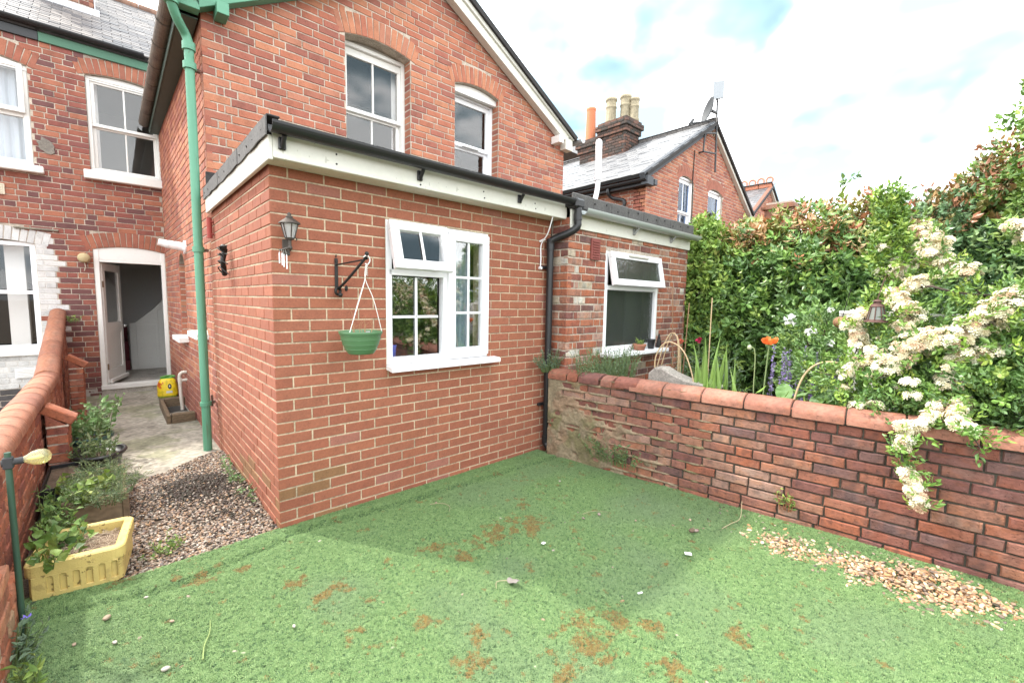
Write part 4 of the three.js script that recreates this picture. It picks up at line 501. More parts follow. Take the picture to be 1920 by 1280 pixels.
const far2 = farGable('gabled_wing', 'further brick house wing with a shiny grey roof, chimney and aerial', { x0: 7.99, x1: 13.8, ax: 11.02, ay: 6.1, ey: 4.3, z: -2.25, depth: 6, from: 2.2, seed: 121, holes: [{ u0: 1.47, u1: 2.24, v0: 3.0, v1: 4.55, arch: 0.11, ring: 0.26 }, { u0: 3.07, u1: 3.97, v0: 3.0, v1: 4.52, arch: 0.11, ring: 0.26 }], roof: { ch: 0.26, w: 0.33, name: 'roof_tile', rough: 0.42, lap: 0.05, tones: [[.17, .172, .18], [.185, .186, .193], [.16, .161, .168]], max: 300, seed: 5 } });
{
  const F = new Frame([7.99, 0, -2.25], [1, 0, 0]);
  for (const w of [sash(far2, F, 1.855, 3.83, -0.1, 0.77, 1.62, { m: upvc }), sash(far2, F, 3.52, 3.8, -0.1, 0.9, 1.6, { bars: false, m: upvc, rail: 0.06 })]) for (const q of w.children) if (q.name === 'pane') q.material = farGlass;
  part(far2, 'inner_wall', slab(8.4, 13.3, 2.2, 4.4, -3.6, -3.5), darkRoom); part(far2, 'curtain', merge([slab(9.5, 9.72, 3.1, 4.6, -2.62, -2.6)]), mat([.12, .16, .24]));
  gutter([7.78, 4.2, -8.2], [7.78, 4.2, -2.1], 0.06, blackPlastic, far2);
  part(far2, 'soffit', slab(7.82, 7.985, 4.08, 4.2, -8.2, -2.2), blackPlastic);
  part(far2, 'downpipe', merge([tube([[7.8, 4.18, -3.1], [7.8, 4.05, -3.1], [7.9, 3.95, -3.05], [7.92, 3.85, -2.75], [7.92, 3.7, -2.75]], 0.04, 10, 16), rod([7.92, 3.75, -2.75], [7.92, 2, -2.75], 0.04)]), blackPlastic);
  part(far2, 'eaves_end', merge([slab(7.78, 8.02, 4.08, 4.26, -2.24, -2.08), slab(8.1, 8.22, 4.12, 4.24, -2.24, -2.1)]), mat([.07, .075, .085]));
  part(far2, 'ridge_tile', merge(Array.from({ length: 14 }, (_, i) => rod([11.02, 6.27, -2.1 - i * 0.45], [11.02, 6.27, -2.1 - i * 0.45 - 0.44], 0.09, 10))), mat([.24, .23, .23], { map: speck }));
  part(far2, 'cable', tube([[10.14, 5.35, -2.23], [10.12, 4.6, -2.235], [10.16, 3.9, -2.235], [10.12, 3.0, -2.235]], 0.012, 6), blackIron);
}
{ // aerial and dish on the gable
  const t = thing('aerial_mast', 'grey mast with a bracket and a flat panel aerial on the far gable', 'aerial', [10.98, 0, -2.12]), m = mat([.05, .052, .055], { metalness: 0.0, roughness: 0.6 });
  part(t, 'mast', rod([0.12, 5.0, 0], [-0.02, 7.2, 0], 0.025), m); part(t, 'bracket', merge([rod([0.05, 5.45, 0], [-0.62, 5.35, 0], 0.022), rod([0.02, 5.95, 0], [-0.58, 5.8, 0], 0.022), rod([-0.62, 5.35, 0], [-0.58, 5.8, 0], 0.022), rod([-0.6, 5.35, 0], [-0.6, 5.35, -0.12], 0.02)]), m);
  const panel = part(t, 'aerial_panel', merge([box(0.03, 0.42, 0.26, -0.14, 6.98, 0), ...Array.from({ length: 4 }, (_, i) => box(0.05, 0.4, 0.03, -0.04, 6.98, -0.1 + i * 0.068))]), mat([.3, .32, .34], { metalness: 0.3, roughness: 0.5 })); panel.rotation.y = 0.5; panel.position.set(0.02, -0.02, 0.0);
  const d = thing('satellite_dish', 'dark grey satellite dish on the far gable mast', 'satellite dish', [10.9, 6.45, -2.1]); const prof = []; for (let i = 0; i <= 8; i++) prof.push([i / 8 * 0.3 + 0.001, 0.28 * (i / 8) ** 2 * 0.3]); for (let i = 8; i >= 0; i--) prof.push([i / 8 * 0.3 + 0.001, 0.28 * (i / 8) ** 2 * 0.3 + 0.012]);
  const g = lathe(prof, 28); g.applyQuaternion(new THREE.Quaternion().setFromUnitVectors(V(0, 1, 0), V(-.72, .22, -.66).normalize())); g.translate(-0.28, -0.05, 0); part(d, 'reflector', g, m); part(d, 'arm', rod([-0.3, -0.31, 0.0], [-0.72, -0.4, -0.3], 0.02), m); part(d, 'receiver', rod([-0.74, -0.42, -0.32], [-0.66, -0.3, -0.26], 0.035), m); part(d, 'mount', rod([-0.25, -0.05, 0.0], [0.06, 0.0, -0.02], 0.04), m);
}
{ // the far stack: two joined blocks of sooty brick with five pots
  const c = thing('chimney', 'sooty brick double chimney on the grey far roof', 'chimney', [10.5, 5.6, -4.8]), M = new Masonry(c, 'brick', 'old', [[.1, .062, .052], [.13, .07, .055], [.075, .055, .048], [.17, .085, .062], [.06, .05, .045]], grainOld, bumpFine, { seed: 131 });
  const block = (x0, x1, z0, z1, y0, y1) => { part(c, 'mortar', slab(x0 - 10.5 + .01, x1 - 10.5 - .01, y0 - 5.6, y1 - 5.6, z0 + 4.8 + .01, z1 + 4.8 - .01), mortarDark); let y = y0; const lay = (e, n) => { for (const [o, u, L] of [[[x0 - e, y, z1 + e], [1, 0, 0], x1 - x0 + 2 * e], [[x0 - e, y, z0 - e], [0, 0, 1], z1 - z0 + 2 * e], [[x1 + e, y, z1 + e], [0, 0, -1], z1 - z0 + 2 * e]]) courses(M, new Frame(o, u), { L, H: n * 0.08 - 0.01, ch: 0.08, joint: 0.012, row: stretcher(0), jit: 0.006, seed: 3 }); if (e > 0) part(c, 'oversail', slab(x0 - e - 10.5 + .008, x1 + e - 10.5 - .008, y - 5.6, y + n * 0.08 - 5.6, z0 - e + 4.8 + .008, z1 + e + 4.8 - .008), mortarDark); y += n * 0.08; }; const n = Math.round((y1 - y0) / 0.08); lay(0, n - 5); lay(0.05, 2); lay(0.1, 2); lay(0.05, 1); };
  block(10.25, 10.95, -5.25, -4.35, 5.3, 6.85); block(10.25, 10.9, -6.0, -5.36, 5.3, 6.52); M.build();
}
const potProf = (r, h) => [[r * 0.8, 0], [r * 0.95, 0.02], [r, h * 0.12], [r * 0.9, h * 0.14], [r * 0.85, h * 0.6], [r * 0.95, h * 0.62], [r * 0.95, h * 0.68], [r * 0.85, h * 0.7], [r * 0.85, h * 0.9], [r, h * 0.91], [r, h], [r * 0.75, h], [r * 0.7, h * 0.4]];
{ const cream = mat([.5, .44, .31], { roughness: 0.8, map: speck }); for (const [x, y, z, r, h, l] of [[10.5, 6.84, -5.05, .17, .72, 'leftmost of the three tall cream pots on the far chimney'], [10.75, 6.84, -4.72, .17, .78, 'middle and tallest cream pot on the far chimney'], [10.85, 6.84, -4.48, .15, .66, 'rightmost of the tall cream pots on the far chimney'], [10.7, 6.5, -5.55, .13, .42, 'short cream pot between the red pot and the tall cream ones']]) solo('chimney_pot', lathe(potProf(r, h), 20), cream, l, 'chimney pot', 'cream pots on the far chimney', [x, y, z]); solo('chimney_pot', lathe([[.16, 0], [.15, .4], [.135, .9], [.15, .92], [.15, .98], [.11, .98], [.11, .3]], 20), mat([.5, .17, .08]), 'tall plain terracotta chimney pot on the far chimney', 'chimney pot', undefined, [10.45, 6.5, -5.75]); }
const far3 = farGable('gabled_wing', 'small distant brick gable with terracotta ring ridge tiles', { x0: 16.2, x1: 21.4, ax: 18.8, ay: 6.1, ey: 4.3, z: -3.3, depth: 6, from: 3.6, seed: 141, holes: [], roof: { ch: 0.2, w: 0.3, max: 0, seed: 6 }, left: mat([.2, .08, .05]), leftLabel: 'terracotta edge on the left of the distant gable' });
{ const tc = mat([.5, .2, .12]); part(far3, 'ridge_tile', merge(Array.from({ length: 9 }, (_, i) => slab(18.68, 18.92, 6.2, 6.38, -3.2 - i * 0.5 - 0.48, -3.2 - i * 0.5, 0.02))), tc); part(far3, 'ridge_ring', merge(Array.from({ length: 14 }, (_, i) => { const g = new THREE.TorusGeometry(0.12, 0.035, 6, 14); g.rotateY(Math.PI / 2); return move(nix(g), 18.8, 6.5, -3.32 - i * 0.32); })), tc); }
{ const t = thing('chimney', 'low brick stack top showing above the hedge right of the distant gable', 'chimney', [13.6, 4.1, -1.2]); part(t, 'stack', merge([box(0.9, 0.8, 0.7, 0, -0.25, 0), box(1.05, 0.07, 0.85, 0, 0.18, 0), box(0.95, 0.06, 0.75, 0, 0.25, 0)]), mat([.3, .15, .1], { map: grainOld })); part(t, 'cap', merge([box(0.85, 0.05, 0.65, 0, 0.31, 0)]), mat([.35, .3, .25])); t.children.forEach((q) => (q.position.y = 0)); }
solo('television_aerial', merge([rod([0, 0, 0], [0, 2.4, 0], 0.03), rod([-0.5, 2.2, 0], [0.5, 2.2, 0], 0.018), ...[-0.4, -0.2, 0, 0.2, 0.4].map((x) => rod([x, 2.2, -0.25], [x, 2.2, 0.25], 0.012)), rod([-0.2, 1.7, 0], [0.1, 2.1, 0], 0.015)]), mat([.3, .31, .33], { metalness: .5 }), 'thin rooftop television aerial far off between the two gables', 'aerial', undefined, [17.6, 9.0, -15]);
{ const t = thing('distant_roof', 'distant slate roof behind the gables left of the sooty chimney', 'house', [14, 0, -16]); part(t, 'wall', slab(-3, 6, 0, 8.2, -6, 0), mat([.3, .12, .08], { map: grainOld })); const g = extr([[-3.2, 8.1], [6.2, 8.1], [6.2, 8.3], [-3.2, 8.3]], 6); part(t, 'roof', (() => { const q = extr([[0.3, 8], [-6.3, 8], [-3, 10.2]], 9.4); q.rotateY(Math.PI / 2); q.translate(-3.2, 0, 0); return q; })(), mat([.17, .165, .17], { map: speck, roughness: .6 })); }

// ------------------------------------------------------------------ the two garden walls
const jointM = mat([.03, .026, .02], { roughness: 1 });
const copingTone = [[.4, .175, .12], [.36, .155, .105], [.43, .195, .135], [.34, .14, .095]].map((t) => mat(t, { map: grainOld, bumpMap: bumpFine, bumpScale: 0.002, roughness: 0.8 }));
function copingGeo(w, h, L, seed) { // half-round clay coping with slightly worn ends
  const p = [[-w / 2, 0], [w / 2, 0], [w / 2, 0.03]]; for (let i = 1; i < 12; i++) { const t = i / 12 * Math.PI; p.push([Math.cos(t) * w / 2, 0.03 + Math.sin(t) * (h - 0.03)]); } p.push([-w / 2, 0.03]);
  let g = new THREE.ExtrudeGeometry(shapeOf(p), { depth: L, steps: 3, bevelEnabled: true, bevelSize: 0.006, bevelThickness: 0.005, bevelOffset: -0.006, bevelSegments: 1 }); g.deleteAttribute('uv'); g.deleteAttribute('normal'); g = mergeVertices(nix0(g), 1e-4); const q = g.attributes.position; for (let i = 0; i < q.count; i++) q.setXYZ(i, q.getX(i) + 0.004 * (noise3(q.getZ(i) * 8, q.getY(i) * 9, seed) - .5), q.getY(i) + 0.004 * (noise3(q.getX(i) * 9, q.getZ(i) * 8, seed + 4) - .5), q.getZ(i)); g = toCreasedNormals(g.toNonIndexed(), 0.45); return cubeUV(g, 1.5);
}
function nix0(g) { return g.index ? g.toNonIndexed() : g; }
const rightWall = thing('garden_wall', 'low weathered brick garden wall with rounded clay coping on the right of the lawn', 'wall');
{
  const d = V(RW.b[0] - RW.a[0], 0, RW.b[1] - RW.a[1]), L = 7.05, F = new Frame([rwx(0.15), 0, 0.15], d.toArray());
  backing(rightWall, F, rect(0, L, -0.3, 0.8), 0.2, mortarDark, [], 0.013);
  const M = new Masonry(rightWall, 'brick', 'old', oldTones.map((t, i) => t.map((c) => c * (i === 9 || i === 5 ? .78 : .88))), grainOld, bumpFine, { seed: 151, bumpScale: 0.004 });
  courses(M, F, { L, H: 0.775, ch: 0.0715, joint: 0.0095, from: -0.02, row: (r, R) => { const s = -R() * 0.2; return { start: s, next: () => (R() < 0.24 ? 0.115 + R() * .02 : 0.222 + R() * 0.022) }; }, jit: 0.013, turn: 0.022, seed: 47, tone: (u, v, R) => { if (u > 0.9 && u < 2.1 && v < 0.42) return R() < .55 ? [5, 9, 2, 7][Math.floor(R() * 4)] : Math.floor(R() * 10); if (u > 2.2 && v > 0.45) return [0, 3, 1, 6, 8][Math.floor(R() * 5)]; return Math.floor(R() * 10); } });
  M.build();
  part(rightWall, 'mortar', (() => { const g = copingGeo(0.21, 0.082, L - 0.85, 5); g.applyMatrix4(new THREE.Matrix4().makeBasis(F.n, F.v, F.u.clone().negate()).setPosition(F.p(L, 0.777, -0.095))); return g; })(), jointM);
  const R = rng(15), geos = [0, 1, 2].map((i) => copingGeo(0.235, 0.096, 0.295, i * 11)); let u = 0.85; const Q = new THREE.Quaternion().setFromRotationMatrix(new THREE.Matrix4().makeBasis(F.n, F.v, F.u.clone().negate()));
  while (u < L) { const l = 0.29 + R() * 0.03, o = part(rightWall, 'coping_tile', geos[Math.floor(R() * 3)], copingTone[Math.floor(R() * 4)]); o.position.copy(F.p(u + l - 0.006, 0.782 - 0.006 * u / 3 + (R() - .5) * 0.004, -0.095)); o.quaternion.copy(Q); o.scale.z = (l - 0.018) / 0.295; o.rotateZ((R() - .5) * 0.03); u += l; }
  part(rightWall, 'mortar', F.bake(slab(0.0, L, 0.775, 0.82, -0.18, -0.02)), mortarDark);
  // older, half-rendered end beside the house: brick-on-edge coping and patchy render
  const MC = [copingGeo(0.235, 0.088, 0.1, 3), copingGeo(0.235, 0.088, 0.2, 9)]; let w = 0.0; for (let i = 0; w < 0.8; i++) { const b = [1, 0, 1, 0, 1][i % 5], l = b ? 0.2 : 0.1, o = part(rightWall, 'coping_brick', MC[b], M.mats[[0, 4, 3, 7, 1][i % 5]]); o.position.copy(F.p(w + l, 0.785 + (R() - .5) * 0.01, -0.095)); o.quaternion.copy(Q); o.rotateZ((R() - .5) * 0.12); w += l + 0.02 + R() * 0.02; }
  const render = (name, f, u0, u1, v0, v1, st, m) => { const nx = Math.round((u1 - u0) / st), ny = Math.round((v1 - v0) / st), pos = [], id = [], uv = []; for (let j = 0; j <= ny; j++) for (let i = 0; i <= nx; i++) { const a = lerp(u0, u1, i / nx), b = lerp(v0, v1, j / ny), p = F.p(a, b, f(a, b)); pos.push(p.x, p.y, p.z); uv.push(a, b); } for (let j = 0; j < ny; j++) for (let i = 0; i < nx; i++) { const a = j * (nx + 1) + i; id.push(a, a + 1, a + nx + 2, a, a + nx + 2, a + nx + 1); } const g = new THREE.BufferGeometry(); g.setAttribute('position', new THREE.Float32BufferAttribute(pos, 3)); g.setAttribute('uv', new THREE.Float32BufferAttribute(uv, 2)); g.setIndex(id); g.computeVertexNormals(); return part(rightWall, name, g, m); };
  const renderTex = tex(512, 512, (u, v) => { const k = 0.62 + 0.4 * (tfbm(u, v, 10, 5) - .5) + 0.4 * (tfbm(u, v, 70, 3) - .5), g = sstep(0.5, 0.68, tfbm(u + .3, v + .6, 5, 5)), p = sstep(.55, .7, tfbm(u + .8, v + .1, 6, 4)); return mix3(mix3([k, k * .9, k * .74], [k * .66, k * .68, k * .38], g * .7), [k * 1.05, k * .68, k * .56], p * .5); });
  render('render_patch', (u, v) => { const edge = sstep(1.25, 0.4, u + 0.55 * v * (v < .5 ? .6 : 1)), n = fbm(u * 9, v * 12, 3, 4), inJoint = Math.abs(((v + 0.02) / 0.0715) % 1 - 0.5) > 0.36 ? 0.16 : 0; return clamp((n + inJoint * 1.5 + 0.4 * edge + 0.2 * sstep(.35, .0, v) * edge - 0.8) * 0.11, -0.03, 0.011) + 0.004 * (fbm(u * 40, v * 40, 1, 3) - .5) * 2; }, 0.0, 1.55, -0.05, 0.84, 0.0085, mat([.36, .315, .25], { map: renderTex, bumpMap: bumpRough, bumpScale: 0.01, roughness: 1 }));
}
const leftWall = thing('garden_wall', 'old brick boundary wall along the left of the passage with rounded coping and piers', 'wall');
{
  const M = new Masonry(leftWall, 'brick', 'old', [[.42, .15, .085], [.38, .125, .07], [.45, .18, .11], [.33, .11, .07], [.36, .13, .085], [.48, .21, .14], [.28, .095, .07]], grainOld, bumpFine, { seed: 161, bumpScale: 0.004 });
  const F = new Frame([-1.22, 0, 7.0], [0, 0, -1]), L1 = 10.3, F2 = new Frame([-1.22, 0, -3.3], [-0.085, 0, -3.1]), L2 = 3.1;
  backing(leftWall, F, rect(0, L1, -0.4, 0.655), 0.14, mortarOld, [], 0.008); const top2 = (u) => 0.67 + u / L2 * 0.56; backing(leftWall, F2, [[0, -0.4], [L2, -0.4], [L2, top2(L2)], [0, top2(0)]], 0.14, mortarOld, [], 0.008);
  const old = (r, R) => ({ start: -R() * 0.2, next: () => (R() < 0.3 ? 0.115 : 0.228) });
  courses(M, F, { L: L1, H: 0.65, ch: 0.077, joint: 0.011, from: -0.08, row: old, jit: 0.01, turn: 0.02, seed: 48 }); courses(M, F2, { L: L2, H: 1.3, ch: 0.077, joint: 0.011, from: -0.08, row: old, top: top2, jit: 0.01, turn: 0.02, seed: 49 });
  // piers against the passage side
  const pier = (z, h, w, d) => { part(leftWall, 'mortar', slab(-1.2, -1.2 + d - 0.008, -0.3, h - 0.012, z - w + .01, z - 0.008), mortarOld); for (const [o, u, l] of [[[-1.2, 0, z], [1, 0, 0], d], [[-1.2 + d, 0, z], [0, 0, -1], w]]) courses(M, new Frame(o, u), { L: l, H: h, ch: 0.077, joint: 0.011, from: -0.14, row: (r) => ({ start: 0, next: () => (l < 0.2 ? 0.2 : r % 2 ? 0.115 : 0.226) }), jit: 0.006, turn: 0.02, seed: 50 + z }); };
  pier(-1.92, 0.47, 0.34, 0.125); pier(-4.5, 0.62, 0.34, 0.13);
  M.build();
  part(leftWall, 'mortar', (() => { const g = copingGeo(0.15, 0.084, L1 - 2.2, 5); g.applyMatrix4(new THREE.Matrix4().makeBasis(F.n, F.v, F.u.clone().negate()).setPosition(F.p(L1, 0.653, -0.068))); return g; })(), jointM);
  const R = rng(19), geo = [0, 1, 2].map((i) => copingGeo(0.178, 0.1, 0.225, 20 + i * 7)), lt = [[.4, .175, .11], [.36, .155, .1], [.43, .2, .13], [.33, .145, .1]].map((t) => mat(t, { map: grainOld, bumpMap: bumpFine, bumpScale: 0.002, roughness: 0.8 })), put = (p, dir, l) => { const o = part(leftWall, 'coping_tile', geo[Math.floor(R() * 3)], lt[Math.floor(R() * 4)]); o.position.copy(p); const zz = dir.clone().negate(), xx = V(0, 1, 0).cross(zz).normalize(), yy = zz.clone().cross(xx); o.quaternion.setFromRotationMatrix(new THREE.Matrix4().makeBasis(xx, yy, zz)); o.scale.z = l / 0.225; };
  for (let u = 2.2; u < L1 - 0.02;) { const l = 0.225 + R() * 0.02; put(F.p(u + l - 0.005, 0.655 + (R() - .5) * .006, -0.068), V(0, 0, -1), l - 0.024); u += l; }
  const dir2 = F2.p(L2, top2(L2)).sub(F2.p(0, top2(0))).normalize(); for (let u = 0.0; u < L2 - 0.1;) { const l = 0.6 + R() * .02; put(F2.p(u + l - 0.005, top2(u + l) + 0.0, -0.068), dir2, l - 0.026); u += l; }
  // sloping brick caps of the piers
  for (const [z, h] of [[-1.92, 0.47], [-4.5, 0.62]]) { const g = box(0.215, 0.07, 0.11, 0, 0, 0, 0.008); for (const k of [0, 1]) { const o = part(leftWall, 'cap_brick', cubeUV(g.clone(), 1.6), M.mats[[0, 5][k]]); o.position.set(-1.125, h + 0.085 - 0.01 * k, z - 0.07 - 0.12 * k); o.rotation.set(0, 0, -0.62); } const hb = part(leftWall, 'cap_brick', cubeUV(extr([[-1.2, h - 0.005], [-1.075, h - 0.005], [-1.2, h + 0.1]], 0.22, undefined, 0.005), 1.6), M.mats[3]); hb.position.z = z - 0.235; part(leftWall, 'mortar', slab(-1.2, -1.068, h - 0.012, h + 0.004, z - 0.33, z + 0.002), mortarOld); }
}
{ // the stepped stub of older brickwork at the near end of that wall
  const t = thing('brick_stub', 'stepped remnant of rough brickwork at the lower left edge of the lawn', 'wall'), M = new Masonry(t, 'brick', 'old', [[.42, .15, .085], [.36, .125, .075], [.46, .2, .12], [.4, .25, .15]], grainOld, bumpFine, { seed: 171, bumpScale: 0.004 });
  const F = new Frame([-1.13, 0, 2.2], [0, 0, -1]), top = (u) => (u < 1.5 ? 0.5 : u < 1.7 ? 0.42 : 0.28); backing(t, F, [[0, -0.3], [1.95, -0.3], [1.95, 0.25], [1.7, 0.25], [1.7, 0.4], [1.5, 0.4], [1.5, 0.48], [0, 0.48]], 0.062, mortarOld, [], 0.008);
  courses(M, F, { L: 1.955, H: 0.5, ch: 0.077, joint: 0.011, from: -0.1, row: (r, R) => ({ start: -R() * .2, next: () => (R() < .4 ? .115 : .226) }), top, jit: 0.012, turn: 0.03, seed: 51 });
  for (let i = 0; i < 9; i++) M.add(new Frame([-1.16, 0.0, 0], [0, 0, -1], [-1, 0, 0]), -2.1 + i * 0.225, 0, 0.215, 0.07, { out: i < 7 ? 0.5 : i < 8 ? 0.42 : 0.285 });
  M.build();
}

// ------------------------------------------------------------------ things on the walls and in the passage
const bronze = mat([.06, .048, .04], { metalness: 0.2, roughness: 0.6 }), frosted = phys([.75, .76, .76], { transmission: 0.6, thickness: 0, roughness: 0.4 });
function hexShell(r0, r1, y0, y1, k = 6) { const g = new THREE.CylinderGeometry(r1, r0, y1 - y0, k, 1, false); g.translate(0, (y0 + y1) / 2, 0); return nix(g); }
{
  const t = thing('wall_lantern', 'small bronze coach lantern fixed near the corner of the extension', 'lantern', [0.085, 1.845, 0.09]);
  part(t, 'cap', merge([hexShell(0.062, 0.02, 0.155, 0.185), hexShell(0.066, 0.062, 0.147, 0.155), lathe([[0.02, 0.185], [0.022, 0.19], [0.01, 0.198], [0.014, 0.206], [0.002, 0.218]], 12)]), bronze);
  part(t, 'glass', hexShell(0.026, 0.047, 0.062, 0.146), frosted);
  const bars = []; for (let i = 0; i < 6; i++) { const a = i * Math.PI / 3; bars.push(rod([Math.sin(a) * .027, .06, Math.cos(a) * .027], [Math.sin(a) * .05, .147, Math.cos(a) * .05], 0.0035, 6)); } bars.push(hexShell(0.024, 0.03, 0.05, 0.062)); part(t, 'frame', merge(bars), bronze);
  part(t, 'bracket', merge([rod([0, 0.05, 0], [0, -0.01, 0], 0.009), lathe([[0.001, -0.012], [0.012, -0.01], [0.014, 0.004], [0.008, 0.014], [0.001, 0.016]], 12), tube([[0, 0, 0], [0.01, -0.012, -0.04], [0, 0.0, -0.088]], 0.007, 8), slab(-0.022, 0.022, -0.04, 0.06, -0.09, -0.08, .004), tube([[0, 0.005, 0], [-0.03, -0.01, 0.01], [-0.065, -0.022, 0.01]], 0.006, 8), tube([[0.035, 0.045, 0], [0.045, 0.06, -0.02], [0.03, 0.08, -0.03], [0.04, 0.1, -0.06]], 0.003, 6)]), bronze);
}
{ const t = thing('wind_chime', 'four-tube white wind chime hanging under the bronze lantern', 'wind chime', [0.04, 1.83, 0.1]); for (let i = 0; i < 4; i++) part(t, 'tube', rod([-0.02 + i * 0.0125, -0.02 - i * 0.004, 0.012 * (i % 2)], [-0.02 + i * 0.0125, -0.085 - i * 0.011, 0.012 * (i % 2)], 0.0036, 8), mat([.8, .8, .82], { metalness: 0.2, roughness: 0.3 })); part(t, 'cord', merge([0, 1, 2, 3].map((i) => rod([-0.02 + i * 0.0125, -0.02 - i * 0.004, 0.012 * (i % 2)], [-0.02 + i * 0.011, 0.0, 0.005], 0.0008, 5))), mat([.5, .48, .44])); }
{
  const t = thing('hanging_bracket', 'black iron bracket left of the extension window holding the green basket', 'bracket', [0.4, 1.6, 0]);
  part(t, 'back_plate', merge([slab(-0.011, 0.011, 0.0, 0.21, 0.002, 0.012), rod([0, 0.19, 0.005], [0, 0.19, 0.02], 0.008), rod([0, 0.215, 0.005], [0, 0.235, 0.008], 0.004)]), blackIron);
  part(t, 'arm', merge([tube([[0.005, 0.0, 0.02], [0.03, 0.05, 0.09], [0.07, 0.13, 0.17], [0.105, 0.2, 0.23], [0.11, 0.215, 0.245], [0.105, 0.2, 0.262]], 0.009, 8), rod([0.0, 0.165, 0.012], [0.1, 0.195, 0.22], 0.005)]), blackIron);
  part(t, 'scroll', merge([(() => { const g = new THREE.TorusGeometry(0.024, 0.009, 8, 18); g.rotateY(0.5); return move(nix(g), 0.0, -0.015, 0.03); })(), (() => { const g = new THREE.TorusGeometry(0.014, 0.007, 8, 14); g.rotateY(0.9); return move(nix(g), 0.05, 0.005, 0.05); })(), move(nix(new THREE.SphereGeometry(0.016, 12, 8)), 0.01, -0.04, 0.045), move(nix(new THREE.SphereGeometry(0.014, 12, 8)), 0.112, 0.235, 0.25)]), blackIron);
}
const basket = thing('hanging_basket', 'ribbed green plastic hanging basket on white wire left of the window', 'hanging basket', [0.463, 1.17, 0.25]);
{
  const gp = mat([.075, .17, .075], { roughness: 0.45 }); const prof = [[0.001, 0], [0.08, 0], [0.084, 0.005], [0.1, 0.03], [0.102, 0.036], [0.113, 0.06], [0.116, 0.066], [0.123, 0.092], [0.126, 0.098], [0.13, 0.13], [0.138, 0.134], [0.14, 0.15], [0.133, 0.152], [0.127, 0.14], [0.095, 0.05], [0.001, 0.02]];
  part(basket, 'pot', lathe(prof, 48), gp); for (const y of [0.034, 0.064, 0.096, 0.126]) { const r = y < .05 ? .1015 : y < .08 ? .1145 : y < .11 ? .1245 : .131; const g = new THREE.TorusGeometry(r, 0.0022, 6, 48); g.rotateX(Math.PI / 2); part(basket, 'rib', move(nix(g), 0, y, 0), gp); }
  part(basket, 'compost', lathe([[0.001, 0.128], [0.06, 0.132], [0.1, 0.125], [0.128, 0.122]], 24), earthM);
  const top = [0.045, 0.6, 0.0]; part(basket, 'hanger_wire', merge([...[0.4, 2.5, 4.6].map((a) => tube([[Math.cos(a) * 0.134, 0.15, Math.sin(a) * 0.134], [lerp(Math.cos(a) * .134, top[0], .55), 0.36, Math.sin(a) * 0.07], [top[0] - 0.01, 0.5, 0], top], 0.0026, 6)), (() => { const p = []; for (let i = 0; i <= 40; i++) p.push([top[0] + Math.cos(i * 0.9) * 0.008, 0.52 + i / 40 * 0.08, Math.sin(i * 0.9) * 0.008]); return tube(p, 0.0022, 5, 80); })(), tube([[top[0], 0.58, 0], [top[0] + 0.025, 0.62, 0], [top[0] + 0.008, 0.655, 0], [top[0] - 0.02, 0.64, 0]], 0.004, 8)]), mat([.66, .66, .62], { roughness: 0.5 }));
  const R = rng(61); const st = []; for (let i = 0; i < 11; i++) { const a = R() * 6.28, r = R() * 0.07, h = 0.04 + R() * (i < 2 ? 0.2 : 0.07); st.push(taper([[Math.cos(a) * r, 0.12, Math.sin(a) * r], [Math.cos(a) * r * 1.2 + (R() - .5) * .03, 0.13 + h * 0.6, Math.sin(a) * r], [Math.cos(a) * r * 1.3 + (R() - .5) * .06, 0.13 + h, Math.sin(a) * r]], 0.0018, 0.0008, 5)); } part(basket, 'dry_stem', merge(st), mat([.35, .2, .1]));
  part(basket, 'label_stake', slab(0.02, 0.05, 0.125, 0.15, 0.03, 0.033), mat([.42, .4, .42]));
}
{ const t = thing('metal_gecko', 'black metal creature ornament with splayed legs on the extension side wall', 'ornament', [-0.03, 1.83, -1.27]); part(t, 'body', tube([[-0.012, 0.1, 0.02], [-0.02, 0.05, 0.0], [-0.03, 0.0, 0.01], [-0.02, -0.06, -0.02], [-0.01, -0.11, -0.06]], 0.02, 8), blackIron); const lg = []; for (const s of [-1, 1]) for (const [y, d] of [[0.07, 0.05], [0.03, 0.02], [-0.01, -0.02], [-0.05, -0.06]]) lg.push(tube([[-0.02, y, 0], [-0.055, y + d * .4 + .02, s * 0.05], [-0.01, y + d, s * 0.1]], 0.005, 6)); part(t, 'leg', merge(lg), blackIron); part(t, 'head', move(nix(new THREE.SphereGeometry(0.026, 12, 8)), -0.025, 0.11, 0.03), blackIron); }
{ const t = thing('overflow_tube', 'short dull red tube clipped under the side fascia behind the green pipe', 'pipe'); part(t, 'tube', rod([-0.035, 2.09, -2.02], [-0.035, 2.28, -2.02], 0.022, 14), mat([.3, .05, .04])); part(t, 'clip', merge([slab(-0.05, 0, 2.12, 2.135, -2.04, -2.0), slab(-0.05, 0, 2.235, 2.25, -2.04, -2.0)]), mat([.3, .06, .05])); }
{ const t = thing('outdoor_sensor', 'weathered cream bell box with a dangling cord left of the back door', 'alarm box', [-1.05, 2.09, -6.39]); part(t, 'box', (() => { const g = lathe([[0.001, 0], [0.06, 0.0], [0.075, 0.02], [0.072, 0.09], [0.05, 0.12], [0.001, 0.125]], 20); g.rotateX(Math.PI / 2); return g; })(), mat([.45, .36, .2])); part(t, 'cord', tube([[0, -0.06, 0.05], [0.01, -0.13, 0.05], [-0.005, -0.2, 0.04]], 0.005, 6), mat([.5, .45, .35])); }
